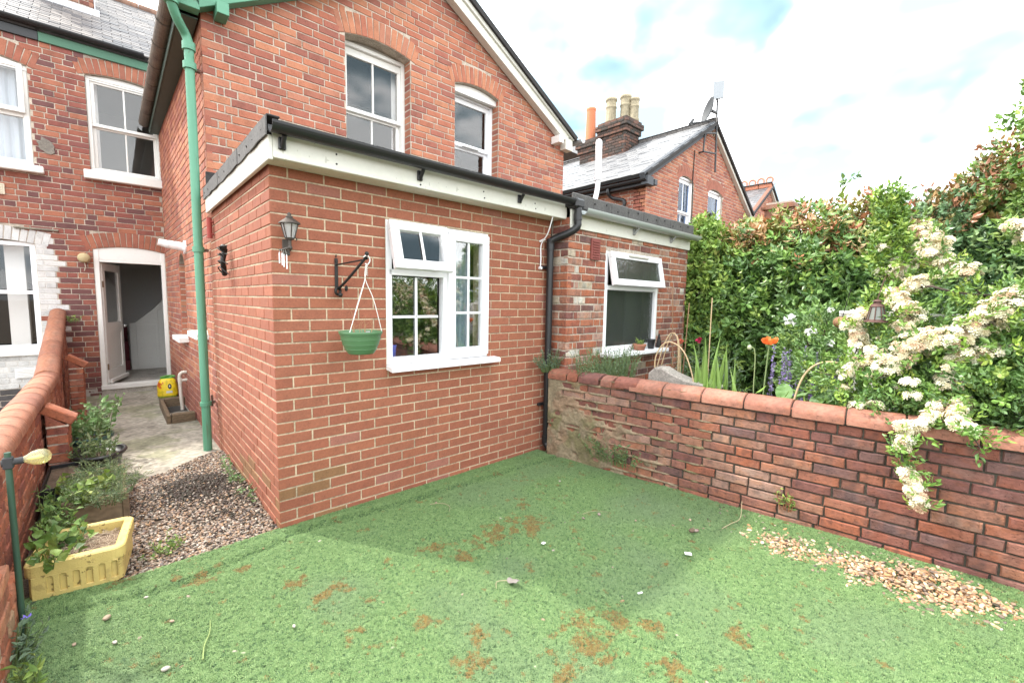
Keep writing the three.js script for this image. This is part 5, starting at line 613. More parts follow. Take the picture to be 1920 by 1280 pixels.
{ const t = thing('cable_drop', 'thin white cable and clip hanging beside the top of the black downpipe', 'cable', [2.41, 0, 0.0]); part(t, 'cable', tube([[0.0, 2.36, 0.17], [0.005, 2.2, 0.1], [0.0, 2.1, 0.02], [0.005, 1.95, 0.014], [0.0, 1.86, 0.012]], 0.006, 6), upvc); part(t, 'clip', merge([rod([0, 2.13, 0.0], [0.02, 2.15, 0.05], 0.012), rod([0, 1.87, 0], [0, 1.87, 0.03], 0.014)]), upvc); }
const wood = tex(512, 256, (u, v) => { const g = tfbm(u * 1, v, 5, 3), s = 0.5 + 0.5 * Math.sin((v * 18 + g * 5) * 6.28); const k = 0.55 + 0.25 * (tfbm(u, v * 1, 40, 3) - .5) + 0.14 * (s - .5) + 0.3 * (g - .5); return [k, k * 0.9, k * 0.78]; });
const oldWood = mat([.27, .21, .15], { map: wood, roughness: 0.95 }), greyWood = mat([.4, .32, .23], { map: wood, roughness: 0.95 });
{ const t = thing('gully_frame', 'square frame of old timber on the concrete under the white waste pipe', 'wooden frame', [-0.15, -0.07, -4.3]); for (const [a, b, c, d] of [[-0.13, 0.11, 0.5, 0.6], [-0.13, 0.11, -0.62, -0.52]]) part(t, 'timber', slab(a, b, 0, 0.13, c, d, .008), oldWood); for (const [a, b, c, d] of [[-0.16, -0.085, -0.62, 0.6]]) part(t, 'timber', slab(a - .02, b - .05, 0, 0.125, c, d, .008), oldWood); part(t, 'drain', slab(-0.12, 0.1, -0.01, 0.012, -0.5, 0.49), mat([.03, .028, .025])); }
{ const t = thing('compost_bag', 'slumped yellow printed compost bag by the back door step', 'bag', [-0.18, -0.08, -5.62]); let g = new THREE.SphereGeometry(1, 36, 26); const p = g.attributes.position; for (let i = 0; i < p.count; i++) { let x = p.getX(i), y = p.getY(i), z = p.getZ(i); const sx = Math.sign(x) * Math.abs(x) ** 0.6, sy = Math.sign(y) * Math.abs(y) ** 0.55, sz = Math.sign(z) * Math.abs(z) ** 0.7, w = 0.012 * (fbm(x * 4, y * 4, z * 4 + 9, 3) - .5) * 2; p.setXYZ(i, sx * (0.125 - 0.03 * y) + w, 0.17 + sy * 0.17 + w, sz * (0.085 - 0.035 * y) + w); } g.computeVertexNormals(); g = cubeUV(nix(g), 1); const uv = g.attributes.uv, gp = g.attributes.position; for (let i = 0; i < uv.count; i++) uv.setXY(i, gp.getX(i) / 0.26 + 0.5, gp.getY(i) / 0.36);
  const print = tex(256, 256, (u, v) => { const pet = Math.abs(Math.sin((Math.atan2(v - .62, u - .5)) * 6)) * .22 + .1, d = Math.hypot(u - .5, v - .62); let c = [.75, .55, .02]; if (d < .35 && d < pet + .12) c = [.85, .62, .02]; if (u < .3 && v < .75 && v > .3 && fbm(u * 12, v * 12) > .5) c = [.6, .12, .02]; if (Math.hypot((u - .58) * 1.2, v - .55) < .11) c = [.02, .02, .02]; if (Math.hypot((u - .58) * 1.6, v - .56) < .045) c = [.7, .7, .65]; if (u > .4 && u < .7 && v > .26 && v < .36) c = [.65, .68, .7]; if (v < .14) c = [.35, .4, .05]; if (v > .88) c = [.12, .35, .06]; if (fbm(u * 9 + 4, v * 9, 2) > .62) c = c.map((k) => k * .8); return c; }); part(t, 'sack', g, mat(0xffffff, { map: print, roughness: 0.35 }));
  part(t, 'folded_top', (() => { const q = tube([[-0.08, 0.33, 0], [-0.03, 0.35, 0.02], [0.04, 0.35, -0.01], [0.1, 0.34, 0.01]], 0.018, 8); return q; })(), mat([.1, .3, .05], { roughness: 0.4 })); }
solo('plant_pot', lathe([[0.001, 0], [0.07, 0], [0.09, 0.15], [0.1, 0.15], [0.1, 0.18], [0.09, 0.18], [0.08, 0.05], [0.001, 0.05]], 24), blackPlastic, 'black plastic pot behind the yellow compost bag', 'plant pot', undefined, [-0.09, -0.07, -5.75]);

// ------------------------------------------------------------------ planters along the left wall
const potGreen = mat([.03, .085, .075], { roughness: 0.4 });
const tubProf = (r, h) => [[0.001, 0], [r * 0.72, 0], [r * 0.95, h * 0.88], [r * 1.06, h * 0.9], [r * 1.06, h], [r * 0.95, h], [r * 0.9, h * 0.8], [0.001, h * 0.78]];
const soilDisc = (r, y) => lathe([[0.001, y + 0.01], [r * 0.6, y + 0.008], [r, y - 0.01]], 24);
const potA = thing('plant_pot', 'dark green round tub of leafy mint beside the far pier', 'planter', [-0.985, -0.07, -2.62]); part(potA, 'tub', lathe(tubProf(0.17, 0.27), 36), potGreen); part(potA, 'compost', soilDisc(0.155, 0.235), earthM);
const potB = thing('plant_pot', 'black oval tub with a thick rolled rim in the row of planters', 'planter', [-0.9, -0.03, -1.97]); { const g = lathe(tubProf(0.15, 0.23), 40); g.scale(1.05, 1, 1.35); part(potB, 'tub', g, blackPlastic); const r = new THREE.TorusGeometry(0.158, 0.014, 10, 48); r.rotateX(Math.PI / 2); r.scale(1.05, 1, 1.35); part(potB, 'rim', move(nix(r), 0, 0.228, 0), blackPlastic); const s = soilDisc(0.14, 0.19); s.scale(1.05, 1, 1.35); part(potB, 'compost', s, earthM); }
const troughD = thing('plant_trough', 'plain black plastic trough against the wall behind the wooden planter', 'planter', [-1.1, -0.02, -1.55]); part(troughD, 'tub', merge([slab(-0.09, 0.09, 0, 0.02, -0.3, 0.3), slab(-0.09, -0.08, 0.02, 0.2, -0.3, 0.3), slab(0.08, 0.09, 0.02, 0.2, -0.3, 0.3), slab(-0.08, 0.08, 0.02, 0.2, 0.29, 0.3), slab(-0.08, 0.08, 0.02, 0.2, -0.3, -0.29)]), blackPlastic); part(troughD, 'compost', slab(-0.078, 0.078, 0.1, 0.17, -0.288, 0.288), earthM);
const boxC = thing('wooden_planter', 'weathered wooden planter box of trailing herbs behind the yellow sink', 'planter', [-0.9, -0.02, -1.15]); { for (const [a, b, c, d] of [[-0.155, 0.155, 0.28, 0.3], [-0.155, 0.155, -0.4, -0.38], [0.135, 0.155, -0.38, 0.28], [-0.155, -0.135, -0.38, 0.28]]) part(boxC, 'board', slab(a, b, 0, 0.2, c, d, .004), greyWood); for (const [x, z] of [[0.146, 0.29], [-0.146, 0.29]]) part(boxC, 'corner_post', slab(x - .018, x + .018, 0, 0.21, z - .022, z + .022, .004), oldWood); part(boxC, 'compost', slab(-0.133, 0.133, 0.05, 0.16, -0.378, 0.278), earthM); }
const sinkY = mat([.62, .47, .17], { roughness: 0.55, map: tex(512, 512, (u, v) => { const k = 0.9 + 0.2 * (tfbm(u, v, 8, 5) - .5), d = sstep(0.6, 0.74, tfbm(u + .3, v + .5, 9, 5)), b = sstep(0.7, 0.78, tfbm(u + .7, v + .1, 16, 4)); return mix3(mix3([k, k, k * .95], [.62, .58, .6], d * .65), [.2, .17, .16], b * .8); }), bumpMap: bumpFine, bumpScale: 0.002 });
const sink = thing('stone_sink_planter', 'yellow painted trough with fluted front holding soil and leafy seedlings', 'planter', [-0.934, 0.0, -0.21], -0.13);
{ const w = 0.385, d = 0.42, h = 0.18, hw = w / 2, hd = d / 2, r = 0.05, outer = (k) => { const p = [], c = [[hw - r, hd - r, 0], [-hw + r, hd - r, 1], [-hw + r, -hd + r, 2], [hw - r, -hd + r, 3]]; for (const [x, z, q] of c) for (let i = 0; i <= 5; i++) { const a = (q + i / 5) * Math.PI / 2; p.push([x + Math.cos(a) * (r - k), z + Math.sin(a) * (r - k)]); } return p; };
  const inner = rect(-hw + 0.05, hw - 0.045, -hd + 0.04, hd - 0.05); const lay = (y0, y1, k, bev = 0.004) => { const g = extr(outer(k), y1 - y0, [inner.slice().reverse()], bev); g.rotateX(Math.PI / 2); g.translate(0, y1, 0); return g; };
  part(sink, 'basin', cubeUV(merge([lay(0.125, h, 0, 0.006), lay(0.0, 0.125, 0.012)]), 2.2), sinkY);
  // front panel with arched flutes cut into it, and one on each side
  const flutes = []; for (let i = 0; i < 7; i++) { const x = -0.147 + i * 0.049; flutes.push([[x - 0.013, 0.028], [x + 0.013, 0.028], ...Array.from({ length: 7 }, (_, k) => [x + 0.013 * Math.cos(k / 6 * Math.PI), 0.105 + 0.013 * Math.sin(k / 6 * Math.PI)])].reverse()); }
  const fp = extr(rect(-hw + 0.03, hw - 0.03, 0.004, 0.1245), 0.011, flutes, 0.002); fp.translate(0, 0, hd - 0.013); part(sink, 'fluted_front', cubeUV(fp, 2.2), sinkY);
  part(sink, 'compost', (() => { const g = new THREE.PlaneGeometry(w - 0.094, d - 0.089, 24, 24); g.rotateX(-Math.PI / 2); const p = g.attributes.position; for (let i = 0; i < p.count; i++) p.setY(i, 0.13 + 0.03 * (fbm(p.getX(i) * 14, p.getZ(i) * 14, 2, 4) - .5)); g.computeVertexNormals(); g.translate(0.0025, 0, -0.005); return cubeUV(nix(g), 2); })(), mat([.3, .22, .16], { map: speck, bumpMap: bumpRough, bumpScale: 0.02, roughness: 1 }));
  const R = rng(71), st = []; for (let i = 0; i < 220; i++) { const x = -0.1 + R() * 0.24, z = -0.15 + R() * 0.28, a = R() * 6.28, l = 0.02 + R() * 0.04; st.push(rod([x, 0.137 + R() * .008, z], [x + Math.cos(a) * l, 0.138 + R() * .02, z + Math.sin(a) * l], 0.0012, 4)); } const s = part(sink, 'straw', merge(st), mat([.42, .33, .24])); s.userData.kind = 'stuff'; }
{ const t = thing('post_lamp', 'dark green post with a pale yellow glass bulb lamp leaning over the lawn', 'garden lamp', [-1.115, 0, 0.31]); part(t, 'post', rod([0, -0.1, 0], [0.0, 0.86, 0.0], 0.011, 10), mat([.03, .07, .045], { roughness: .5 })); part(t, 'socket', merge([(() => { const g = rod([-0.02, 0.815, 0], [0.045, 0.818, 0.0], 0.015, 12); return g; })(), slab(-0.016, 0.016, 0.79, 0.84, -0.016, 0.016)]), mat([.03, .03, .032])); const g = lathe([[0.013, 0], [0.017, 0.01], [0.03, 0.03], [0.034, 0.05], [0.031, 0.068], [0.02, 0.082], [0.001, 0.088]], 28); g.rotateZ(-1.5); g.translate(0.042, 0.818, 0); part(t, 'bulb', g, phys([.95, .92, .6], { transmission: 0.85, thickness: 0, roughness: 0.12 })); part(t, 'bulb_core', (() => { const q = lathe([[0.001, 0.01], [0.008, 0.02], [0.01, 0.05], [0.004, 0.06], [0.001, 0.062]], 12); q.rotateZ(-1.5); q.translate(0.042, 0.818, 0); return q; })(), mat([.6, .55, .25])); }

// ------------------------------------------------------------------ odds and ends on the lawn
{ const g = pebbleG, m = [mat([.32, .24, .17]), mat([.22, .17, .14]), mat([.4, .36, .31])]; const spots = [[-.666, .917, .018], [-.846, .383, .022], [-.819, .598, .014], [.98, .36, .01], [1.77, 1.28, .02], [1.64, 1.24, .014], [2.08, 1.85, .022], [2.0, .7, .014], [-.95, .5, .013], [-.7, .3, .012], [2.2, 1.75, .016], [-.2, 1.0, .012], [-.62, .6, .012], [1.9, 1.5, .012]]; const named = ["pale rounded stone lying nearest the bottom edge of the lawn", "brown stone on the turf just in front of the yellow trough", "pale stone on the lawn between the trough and the bottom edge", "tiny tan stone beside the bent straw twig by the extension", "grey-brown stone in the shaded lawn left of the gravel scatter", "smaller dark stone beside the grey-brown one in the shaded lawn", "brown stone next to the dark soil clod near the right wall", "pale stone in the shade near the rendered end of the wall", "small brown stone near the lamp post on the lawn", "pale stone on the lawn below the gravel bed corner", "brown stone beside the left end of the thin gravel scatter", "small pale stone on the sunlit lawn in the bottom middle", "brown stone near the green stalk on the near lawn", "brown stone in the shade above the white plastic tag"]; spots.forEach(([x, z, s], i) => { const o = solo('stone', g, m[/pale/.test(named[i]) ? 2 : /dark|grey/.test(named[i]) ? 1 : 0], named[i], 'stone', 'single stones on the turf', [x, lawnH(x, z) + s * 0.5 + .008, z]); o.scale.set(s * .9, s * .75, s * .75); o.rotation.y = i; }); }
const twig = (pts, r, label, m = [.5, .42, .26]) => solo('twig', taper(pts.map(([x, z, y]) => [x, lawnH(x, z) + 0.016 + (y ?? 0), z]), r * .6, r * 0.3, 6), mat(m.map((k) => k * .7), { roughness: .9 }), label, 'twig');
twig([[.93, .36], [1.0, .4], [1.02, .48], [.97, .55]], .004, 'bent pale straw twig on the turf below the extension window'); twig([[-.545, .96], [-.53, .88, .004], [-.5, .8], [-.485, .71]], .005, 'pale green stalk with a seed head lying on the near lawn', [.35, .45, .16]); twig([[.79, 1.43], [.72, 1.38], [.68, 1.42]], .004, 'thin dry twig touching the grey dead leaf'); twig([[1.68, 1.2], [1.78, 1.22], [1.85, 1.3]], .003, 'thin dry twig near the two grey stones'); twig([[2.25, 1.95], [2.35, 1.97, .01], [2.42, 2.0, .03], [2.5, 1.98, .12]], .0045, 'pale curved stem leaning on the foot of the old wall'); twig([[.45, 2.15], [.5, 2.2], [.56, 2.22]], .004, 'pale chip of straw beside the brown moss patch');
solo('dead_leaf', (() => { const g = new THREE.PlaneGeometry(0.045, 0.075, 6, 6); g.rotateX(-Math.PI / 2); const p = g.attributes.position; for (let i = 0; i < p.count; i++) { const z = p.getZ(i); p.setX(i, p.getX(i) * Math.sqrt(Math.max(0.02, 1 - (z / 0.047) ** 2))); p.setY(i, 0.012 * Math.cos(p.getX(i) * 70) + 0.01 * Math.sin(z * 60)); } g.computeVertexNormals(); return nix(g); })(), mat([.17, .15, .135], { side: THREE.DoubleSide }), 'curled grey dead leaf in the middle of the shaded lawn', 'leaf', undefined, [0.775, 0.03, 1.45]);
for (const [x, z, a, l] of [[1.765, 1.946, .6, 'white plastic tag on the lawn near the edge of the shade'], [1.18, 1.29, .1, 'small white chip among the moss in the shaded lawn'], [1.22, 1.95, 1.2, 'tiny white sliver near the big brown moss patch']]) { const o = solo('plastic_tag', slab(-.014, .014, 0, .003, -.02, .02, .001), upvc, l, 'plastic tag', undefined, [x, 0.024, z]); o.rotation.y = a; if (l.includes('chip')) o.scale.set(.9, 1, .5); if (l.includes('sliver')) o.scale.set(.35, 1, .7); }
{ const t = thing('soil_clod', 'dark lump of soil near the gravel by the right wall', 'soil', [2.06, 0.02, 1.83]); const g = pebbleG.clone(); g.scale(.03, .02, .022); part(t, 'lump', g, earthM); const h = pebbleG.clone(); h.scale(.016, .012, .014); part(t, 'lump', h, earthM, [.035, 0, .02]); }

// ------------------------------------------------------------------ plants
function leafGeo(L, W, fold = 0.25, droop = 0.2, at = 0.42) { // one leaf along +y, folded on its rib
  const f = W * fold, p = [[0, 0, 0], [-W / 2, L * at, f], [0, L * at, 0], [W / 2, L * at, f], [-W * .32, L * .75, f * .6 - L * droop * .5], [0, L * .75, -L * droop * .5], [W * .32, L * .75, f * .6 - L * droop * .5], [0, L, -L * droop]], t = [[0, 2, 1], [0, 3, 2], [1, 2, 5], [1, 5, 4], [2, 3, 6], [2, 6, 5], [4, 5, 7], [5, 6, 7]];
  const g = new THREE.BufferGeometry(); g.setAttribute('position', new THREE.Float32BufferAttribute(p.flat(), 3)); g.setIndex(t.flat()); const q = g.toNonIndexed(); q.computeVertexNormals(); return q;
}
function sprayGeo(n, len, L, W, seed, up = 0.9) { // a twig's worth of leaves
  const R = rng(seed), list = []; for (let i = 0; i < n; i++) { const g = leafGeo(L * (0.75 + 0.5 * R()), W * (0.75 + 0.5 * R()), 0.12 + 0.2 * R(), 0.05 + 0.2 * R()); g.rotateX(up * (0.6 + 0.7 * R())); g.rotateY(i * 2.4 + R()); g.translate(0, len * (i + 0.3) / n, 0); list.push(g); }
  return mergeGeometries(list, false);
}
const leafMat = (rough = 0.55, tr = 0.25) => phys(0xffffff, { roughness: rough, transmission: tr, thickness: 0, side: THREE.DoubleSide, specularIntensity: 0.9 });
const leafShiny = leafMat(0.4, 0.2), leafSoft = leafMat(0.7, 0.35), petalM = phys(0xffffff, { roughness: 0.8, transmission: 0.3, thickness: 0, side: THREE.DoubleSide });
const UPV = V(0, 1, 0);
function instances(parent, name, geo, m, list) { // list of {p (world), d (direction of +y), s, c, r}
  const im = new THREE.InstancedMesh(geo, m, list.length), M = new THREE.Matrix4(), Q = new THREE.Quaternion(), T = new THREE.Quaternion(), c = new THREE.Color(), o = parent.position;
  list.forEach((k, i) => { Q.setFromUnitVectors(UPV, k.d); T.setFromAxisAngle(UPV, k.r ?? 0); M.compose(V(k.p.x - o.x, k.p.y - o.y, k.p.z - o.z), Q.multiply(T), V(k.s, k.s, k.s)); im.setMatrixAt(i, M); im.setColorAt(i, c.setRGB(...k.c)); });
  im.name = name; im.castShadow = im.receiveShadow = true; im.userData.kind = 'stuff'; parent.add(im); return im;
}
const rdir = (R) => { const z = R() * 2 - 1, a = R() * 6.283, r = Math.sqrt(1 - z * z); return V(Math.cos(a) * r, z, Math.sin(a) * r); };
function crownPoints(balls, n, R, o = {}) { // points through the outer part of a lumpy crown, with its outward direction
  const out = [], area = balls.map((b) => b.r[0] * b.r[1] + b.r[1] * b.r[2] + b.r[0] * b.r[2]), tot = area.reduce((a, b) => a + b); let guard = 0;
  while (out.length < n && guard++ < n * 12) {
    let k = R() * tot, i = 0; while ((k -= area[i]) > 0) i++; const b = balls[i], d = rdir(R), lump = 0.78 + 0.44 * noise3(d.x * 2.6 + i * 9 + 20, d.y * 2.6 + 20, d.z * 2.6 + 20) + 0.14 * noise3(d.x * 7 + 30, d.y * 7 + 30, d.z * 7 + 30), q = (1 - (o.thick ?? 0.45) * R() ** 1.7) * lump;
    const p = V(b.c[0] + d.x * b.r[0] * q, b.c[1] + d.y * b.r[1] * q, b.c[2] + d.z * b.r[2] * q); if (p.y < (o.floor ?? 0.3)) continue; if (o.keep && !o.keep(p)) continue;
    let deep = false; balls.forEach((e, j) => { if (j !== i && Math.hypot((p.x - e.c[0]) / e.r[0], (p.y - e.c[1]) / e.r[1], (p.z - e.c[2]) / e.r[2]) < 0.55) deep = true; }); if (deep) continue;
    out.push({ p, d: V(d.x / b.r[0], d.y / b.r[1], d.z / b.r[2]).normalize(), q });
  }
  return out;
}
function shrub(name, label, category, base, balls, o) {
  const t = thing(name, label, category, base, 0, o.group), R = rng(o.seed), pts = crownPoints(balls, o.n, R, o), geos = o.geos;
  const lists = geos.map(() => []);
  for (const k of pts) { const i = Math.floor(R() * geos.length), d = k.d.clone().multiplyScalar(o.out ?? 0.8).add(rdir(R).multiplyScalar(0.7)).add(V(0, o.up ?? 0.55, 0)).normalize(); lists[i].push({ p: k.p, d, s: 0.75 + 0.55 * R(), r: R() * 6.28, c: o.color(k.p, R, k.q) }); }
  geos.forEach((g, i) => instances(t, 'foliage', g, o.mat ?? leafShiny, lists[i]));
  const st = []; for (const b of balls) for (let i = 0; i < (o.stems ?? 5); i++) { const d = rdir(R); d.y = Math.abs(d.y) + 0.3; d.normalize(); const e = V(b.c[0] + d.x * b.r[0] * .8 - base[0], b.c[1] + d.y * b.r[1] * .8 - base[1], b.c[2] + d.z * b.r[2] * .8 - base[2]); st.push(taper([[(R() - .5) * .15, -0.05, (R() - .5) * .15], [e.x * .35, e.y * .4, e.z * .35], [e.x, e.y, e.z]], o.stemR ?? 0.02, 0.004, 6, 8)); }
  part(t, o.stemName ?? 'stem', merge(st), o.bark ?? mat([.1, .065, .045], { roughness: 1 })); return t;
}
const jitter = (c, R, a = 0.35) => { const k = 1 - a / 2 + a * R(); return [c[0] * k, c[1] * k * (0.94 + .12 * R()), c[2] * k]; };
const pick = (R, list) => { let k = R(); for (const [w, c] of list) { if ((k -= w) <= 0) return jitter(c, R); } return jitter(list[0][1], R); };
const big = [0, 1, 2].map((i) => sprayGeo(6, 0.11, 0.082, 0.042, 200 + i, 1.15)), mid = [0, 1, 2].map((i) => sprayGeo(7, 0.11, 0.062, 0.032, 210 + i, 1.0)), small = [0, 1, 2].map((i) => sprayGeo(8, 0.08, 0.04, 0.016, 220 + i, 0.9)), narrow = [0, 1].map((i) => sprayGeo(8, 0.1, 0.05, 0.009, 230 + i, 0.8));
const twoTone = (hi, lo, y0, y1, tip) => (p, R) => { const h = sstep(y0, y1, p.y + (R() - .5) * 0.35 + 0.25 * (fbm(p.x * 2.5, p.y * 2.5, p.z * 2.5, 2) - .5)); if (tip && R() < h * .75) return pick(R, tip); return pick(R, R() < 0.5 ? hi : lo); };
const gBright = [[0.5, [0.217, 0.334, 0.0503]], [0.3, [0.153, 0.271, 0.0431]], [0.2, [0.307, 0.415, 0.0718]]], gMid = [[0.5, [0.168, 0.292, 0.0606]], [0.3, [0.112, 0.21, 0.0504]], [0.2, [0.267, 0.386, 0.0808]]], gDark = [[0.6, [0.0905, 0.179, 0.0481]], [0.4, [0.151, 0.268, 0.07]]], gBlue = [[0.5, [0.125, 0.225, 0.0893]], [0.3, [0.0838, 0.158, 0.0648]], [0.2, [0.238, 0.338, 0.138]]], redTip = [[0.26, [0.441, 0.242, 0.114]], [0.22, [0.525, 0.378, 0.19]], [0.4, [0.273, 0.284, 0.076]], [0.12, [0.525, 0.2, 0.095]]], bronzeTip = [[.4, [.33, .2, .08]], [.35, [.24, .2, .07]], [.25, [.4, .18, .1]]];

shrub('hedge_shrub', 'big leafy shrub with orange-red young tips along its top, right of the old extension', 'shrub', [5.95, 0.35, 1.15], [{ c: [6.0, 1.45, 0.75], r: [.8, 1.15, .75] }, { c: [5.95, 1.5, 1.5], r: [.8, 1.2, .7] }, { c: [6.1, 1.3, 2.1], r: [.8, 1.3, .6] }], { n: 10500, seed: 301, thick: .55, geos: big, color: twoTone(gMid, gDark, 2.0, 2.5, redTip) });
shrub('hedge_shrub', 'bright yellow-green shrub squeezed against the end of the old extension', 'shrub', [5.55, 0.35, 0.35], [{ c: [5.55, 1.75, 0.25], r: [.36, .95, .4] }, { c: [5.6, 0.9, 0.4], r: [.4, .6, .4] }], { n: 3000, seed: 302, geos: mid, mat: leafSoft, color: (p, R) => pick(R, p.y > 1.1 ? gBright : gMid) });
shrub('hedge_shrub', 'dense blue-green evergreen shrub behind the white-flowered branches', 'shrub', [5.9, 0.35, 2.75], [{ c: [5.9, 1.5, 2.6], r: [.7, 1.15, .6] }, { c: [5.75, 1.2, 3.15], r: [.6, 1.1, .6] }], { n: 6000, seed: 303, geos: mid, color: (p, R) => (p.y > 2.25 && R() < 0.5 ? pick(R, bronzeTip) : pick(R, gBlue)) });
shrub('hedge_shrub', 'tall shrub with russet leaves standing above the hedge at the right', 'shrub', [6.4, 0.35, 3.1], [{ c: [6.4, 1.9, 2.95], r: [.75, 1.1, .5] }, { c: [6.3, 2.2, 3.35], r: [.6, 1.15, .5] }], { n: 4200, seed: 304, geos: mid, color: (p, R) => (R() < sstep(1.8, 2.4, p.y) * 0.8 ? pick(R, bronzeTip) : pick(R, R() < .5 ? gMid : gBlue)) });
{
  const t = shrub('garden_tree', 'tall light green tree at the right edge reaching above the hedge', 'tree', [5.6, 0.35, 3.95], [{ c: [5.4, 3.05, 3.75], r: [.55, .95, .62] }, { c: [5.6, 2.3, 3.7], r: [.6, .6, .7] }, { c: [5.9, 2.6, 4.5], r: [.8, 1.2, .8] }, { c: [5.2, 3.75, 3.62], r: [.3, .4, .4] }], { n: 5200, seed: 305, geos: mid, mat: leafSoft, thick: 0.7, stemName: 'branch', stemR: 0.03, color: (p, R) => pick(R, R() < .6 ? gMid : gBright) });
  part(t, 'trunk', taper([[0, -0.1, 0], [0.03, 0.8, -0.02], [-0.05, 1.7, -0.1], [-0.2, 2.9, -0.25]], 0.07, 0.02, 10), mat([.11, .08, .06], { roughness: 1 }));
}
{ // long shoots standing out of the hedge top
  const R = rng(310); [[5.8, 2.5, 1.1, .3, 'pale green shoot above the red-tipped shrub, left of the low stack'], [5.7, 2.5, 1.55, .55, 'leaning green shoot with paired leaves rising highest from the hedge top'], [5.7, 2.45, 2.05, .4, 'dark forked shoot above the middle of the hedge'], [6.0, 2.6, 2.75, .42, 'thin grey-green shoot left of the russet shrub']].forEach(([x, y, z, h, l], k) => { const t = thing('hedge_shoot', l, 'shoot', [x, y - .3, z]), lean = [(R() - .5) * .1, (k === 1 ? .28 : (R() - .5) * .15)], tip = [lean[0], h + .3, lean[1]], lst = []; part(t, 'stem', taper([[0, 0, 0], [tip[0] * .4, tip[1] * .55, tip[2] * .35], tip], .009, .003, 6), mat([.12, .1, .05])); for (let i = 0; i < 9; i++) { const f = .35 + .65 * i / 8, d = rdir(R); d.y = Math.abs(d.y) * .6 + .3; lst.push({ p: V(x + tip[0] * f, y - .3 + tip[1] * f, z + tip[2] * f * f), d: d.normalize(), s: .9 + .3 * R(), r: R() * 6, c: pick(R, k === 2 ? bronzeTip : gMid) }); } instances(t, 'foliage', mid[k % 3], leafSoft, lst); });
}

// the firethorn: arching branches crowded with flat heads of cream flowers, hanging over the wall
const floret = (() => { const list = [], R = rng(401); for (let i = 0; i < 26; i++) { const a = i * 2.4, r = Math.sqrt(i / 26) * 0.024, g = new THREE.CircleGeometry(0.0052, 5); g.rotateX(-Math.PI / 2 + (R() - .5) * .9); g.rotateZ((R() - .5) * .9); g.translate(Math.cos(a) * r, 0.014 - r * r * 18 + R() * 0.006, Math.sin(a) * r); g.deleteAttribute('uv'); list.push(g.toNonIndexed()); } for (let i = 0; i < 7; i++) { const a = i * 0.9, g = new THREE.CylinderGeometry(0.0008, 0.0008, 0.022, 3); g.deleteAttribute('uv'); g.translate(0, 0.011, 0); g.rotateX(0.7); g.rotateY(a); g.translate(0, -0.006, 0); list.push(g.toNonIndexed()); } return mergeGeometries(list, false); })();
const fire = thing('firethorn_bush', 'sprawling thorny bush covered in cream-white flower heads hanging over the right wall', 'flowering shrub', [3.12, 0.36, 2.9]);
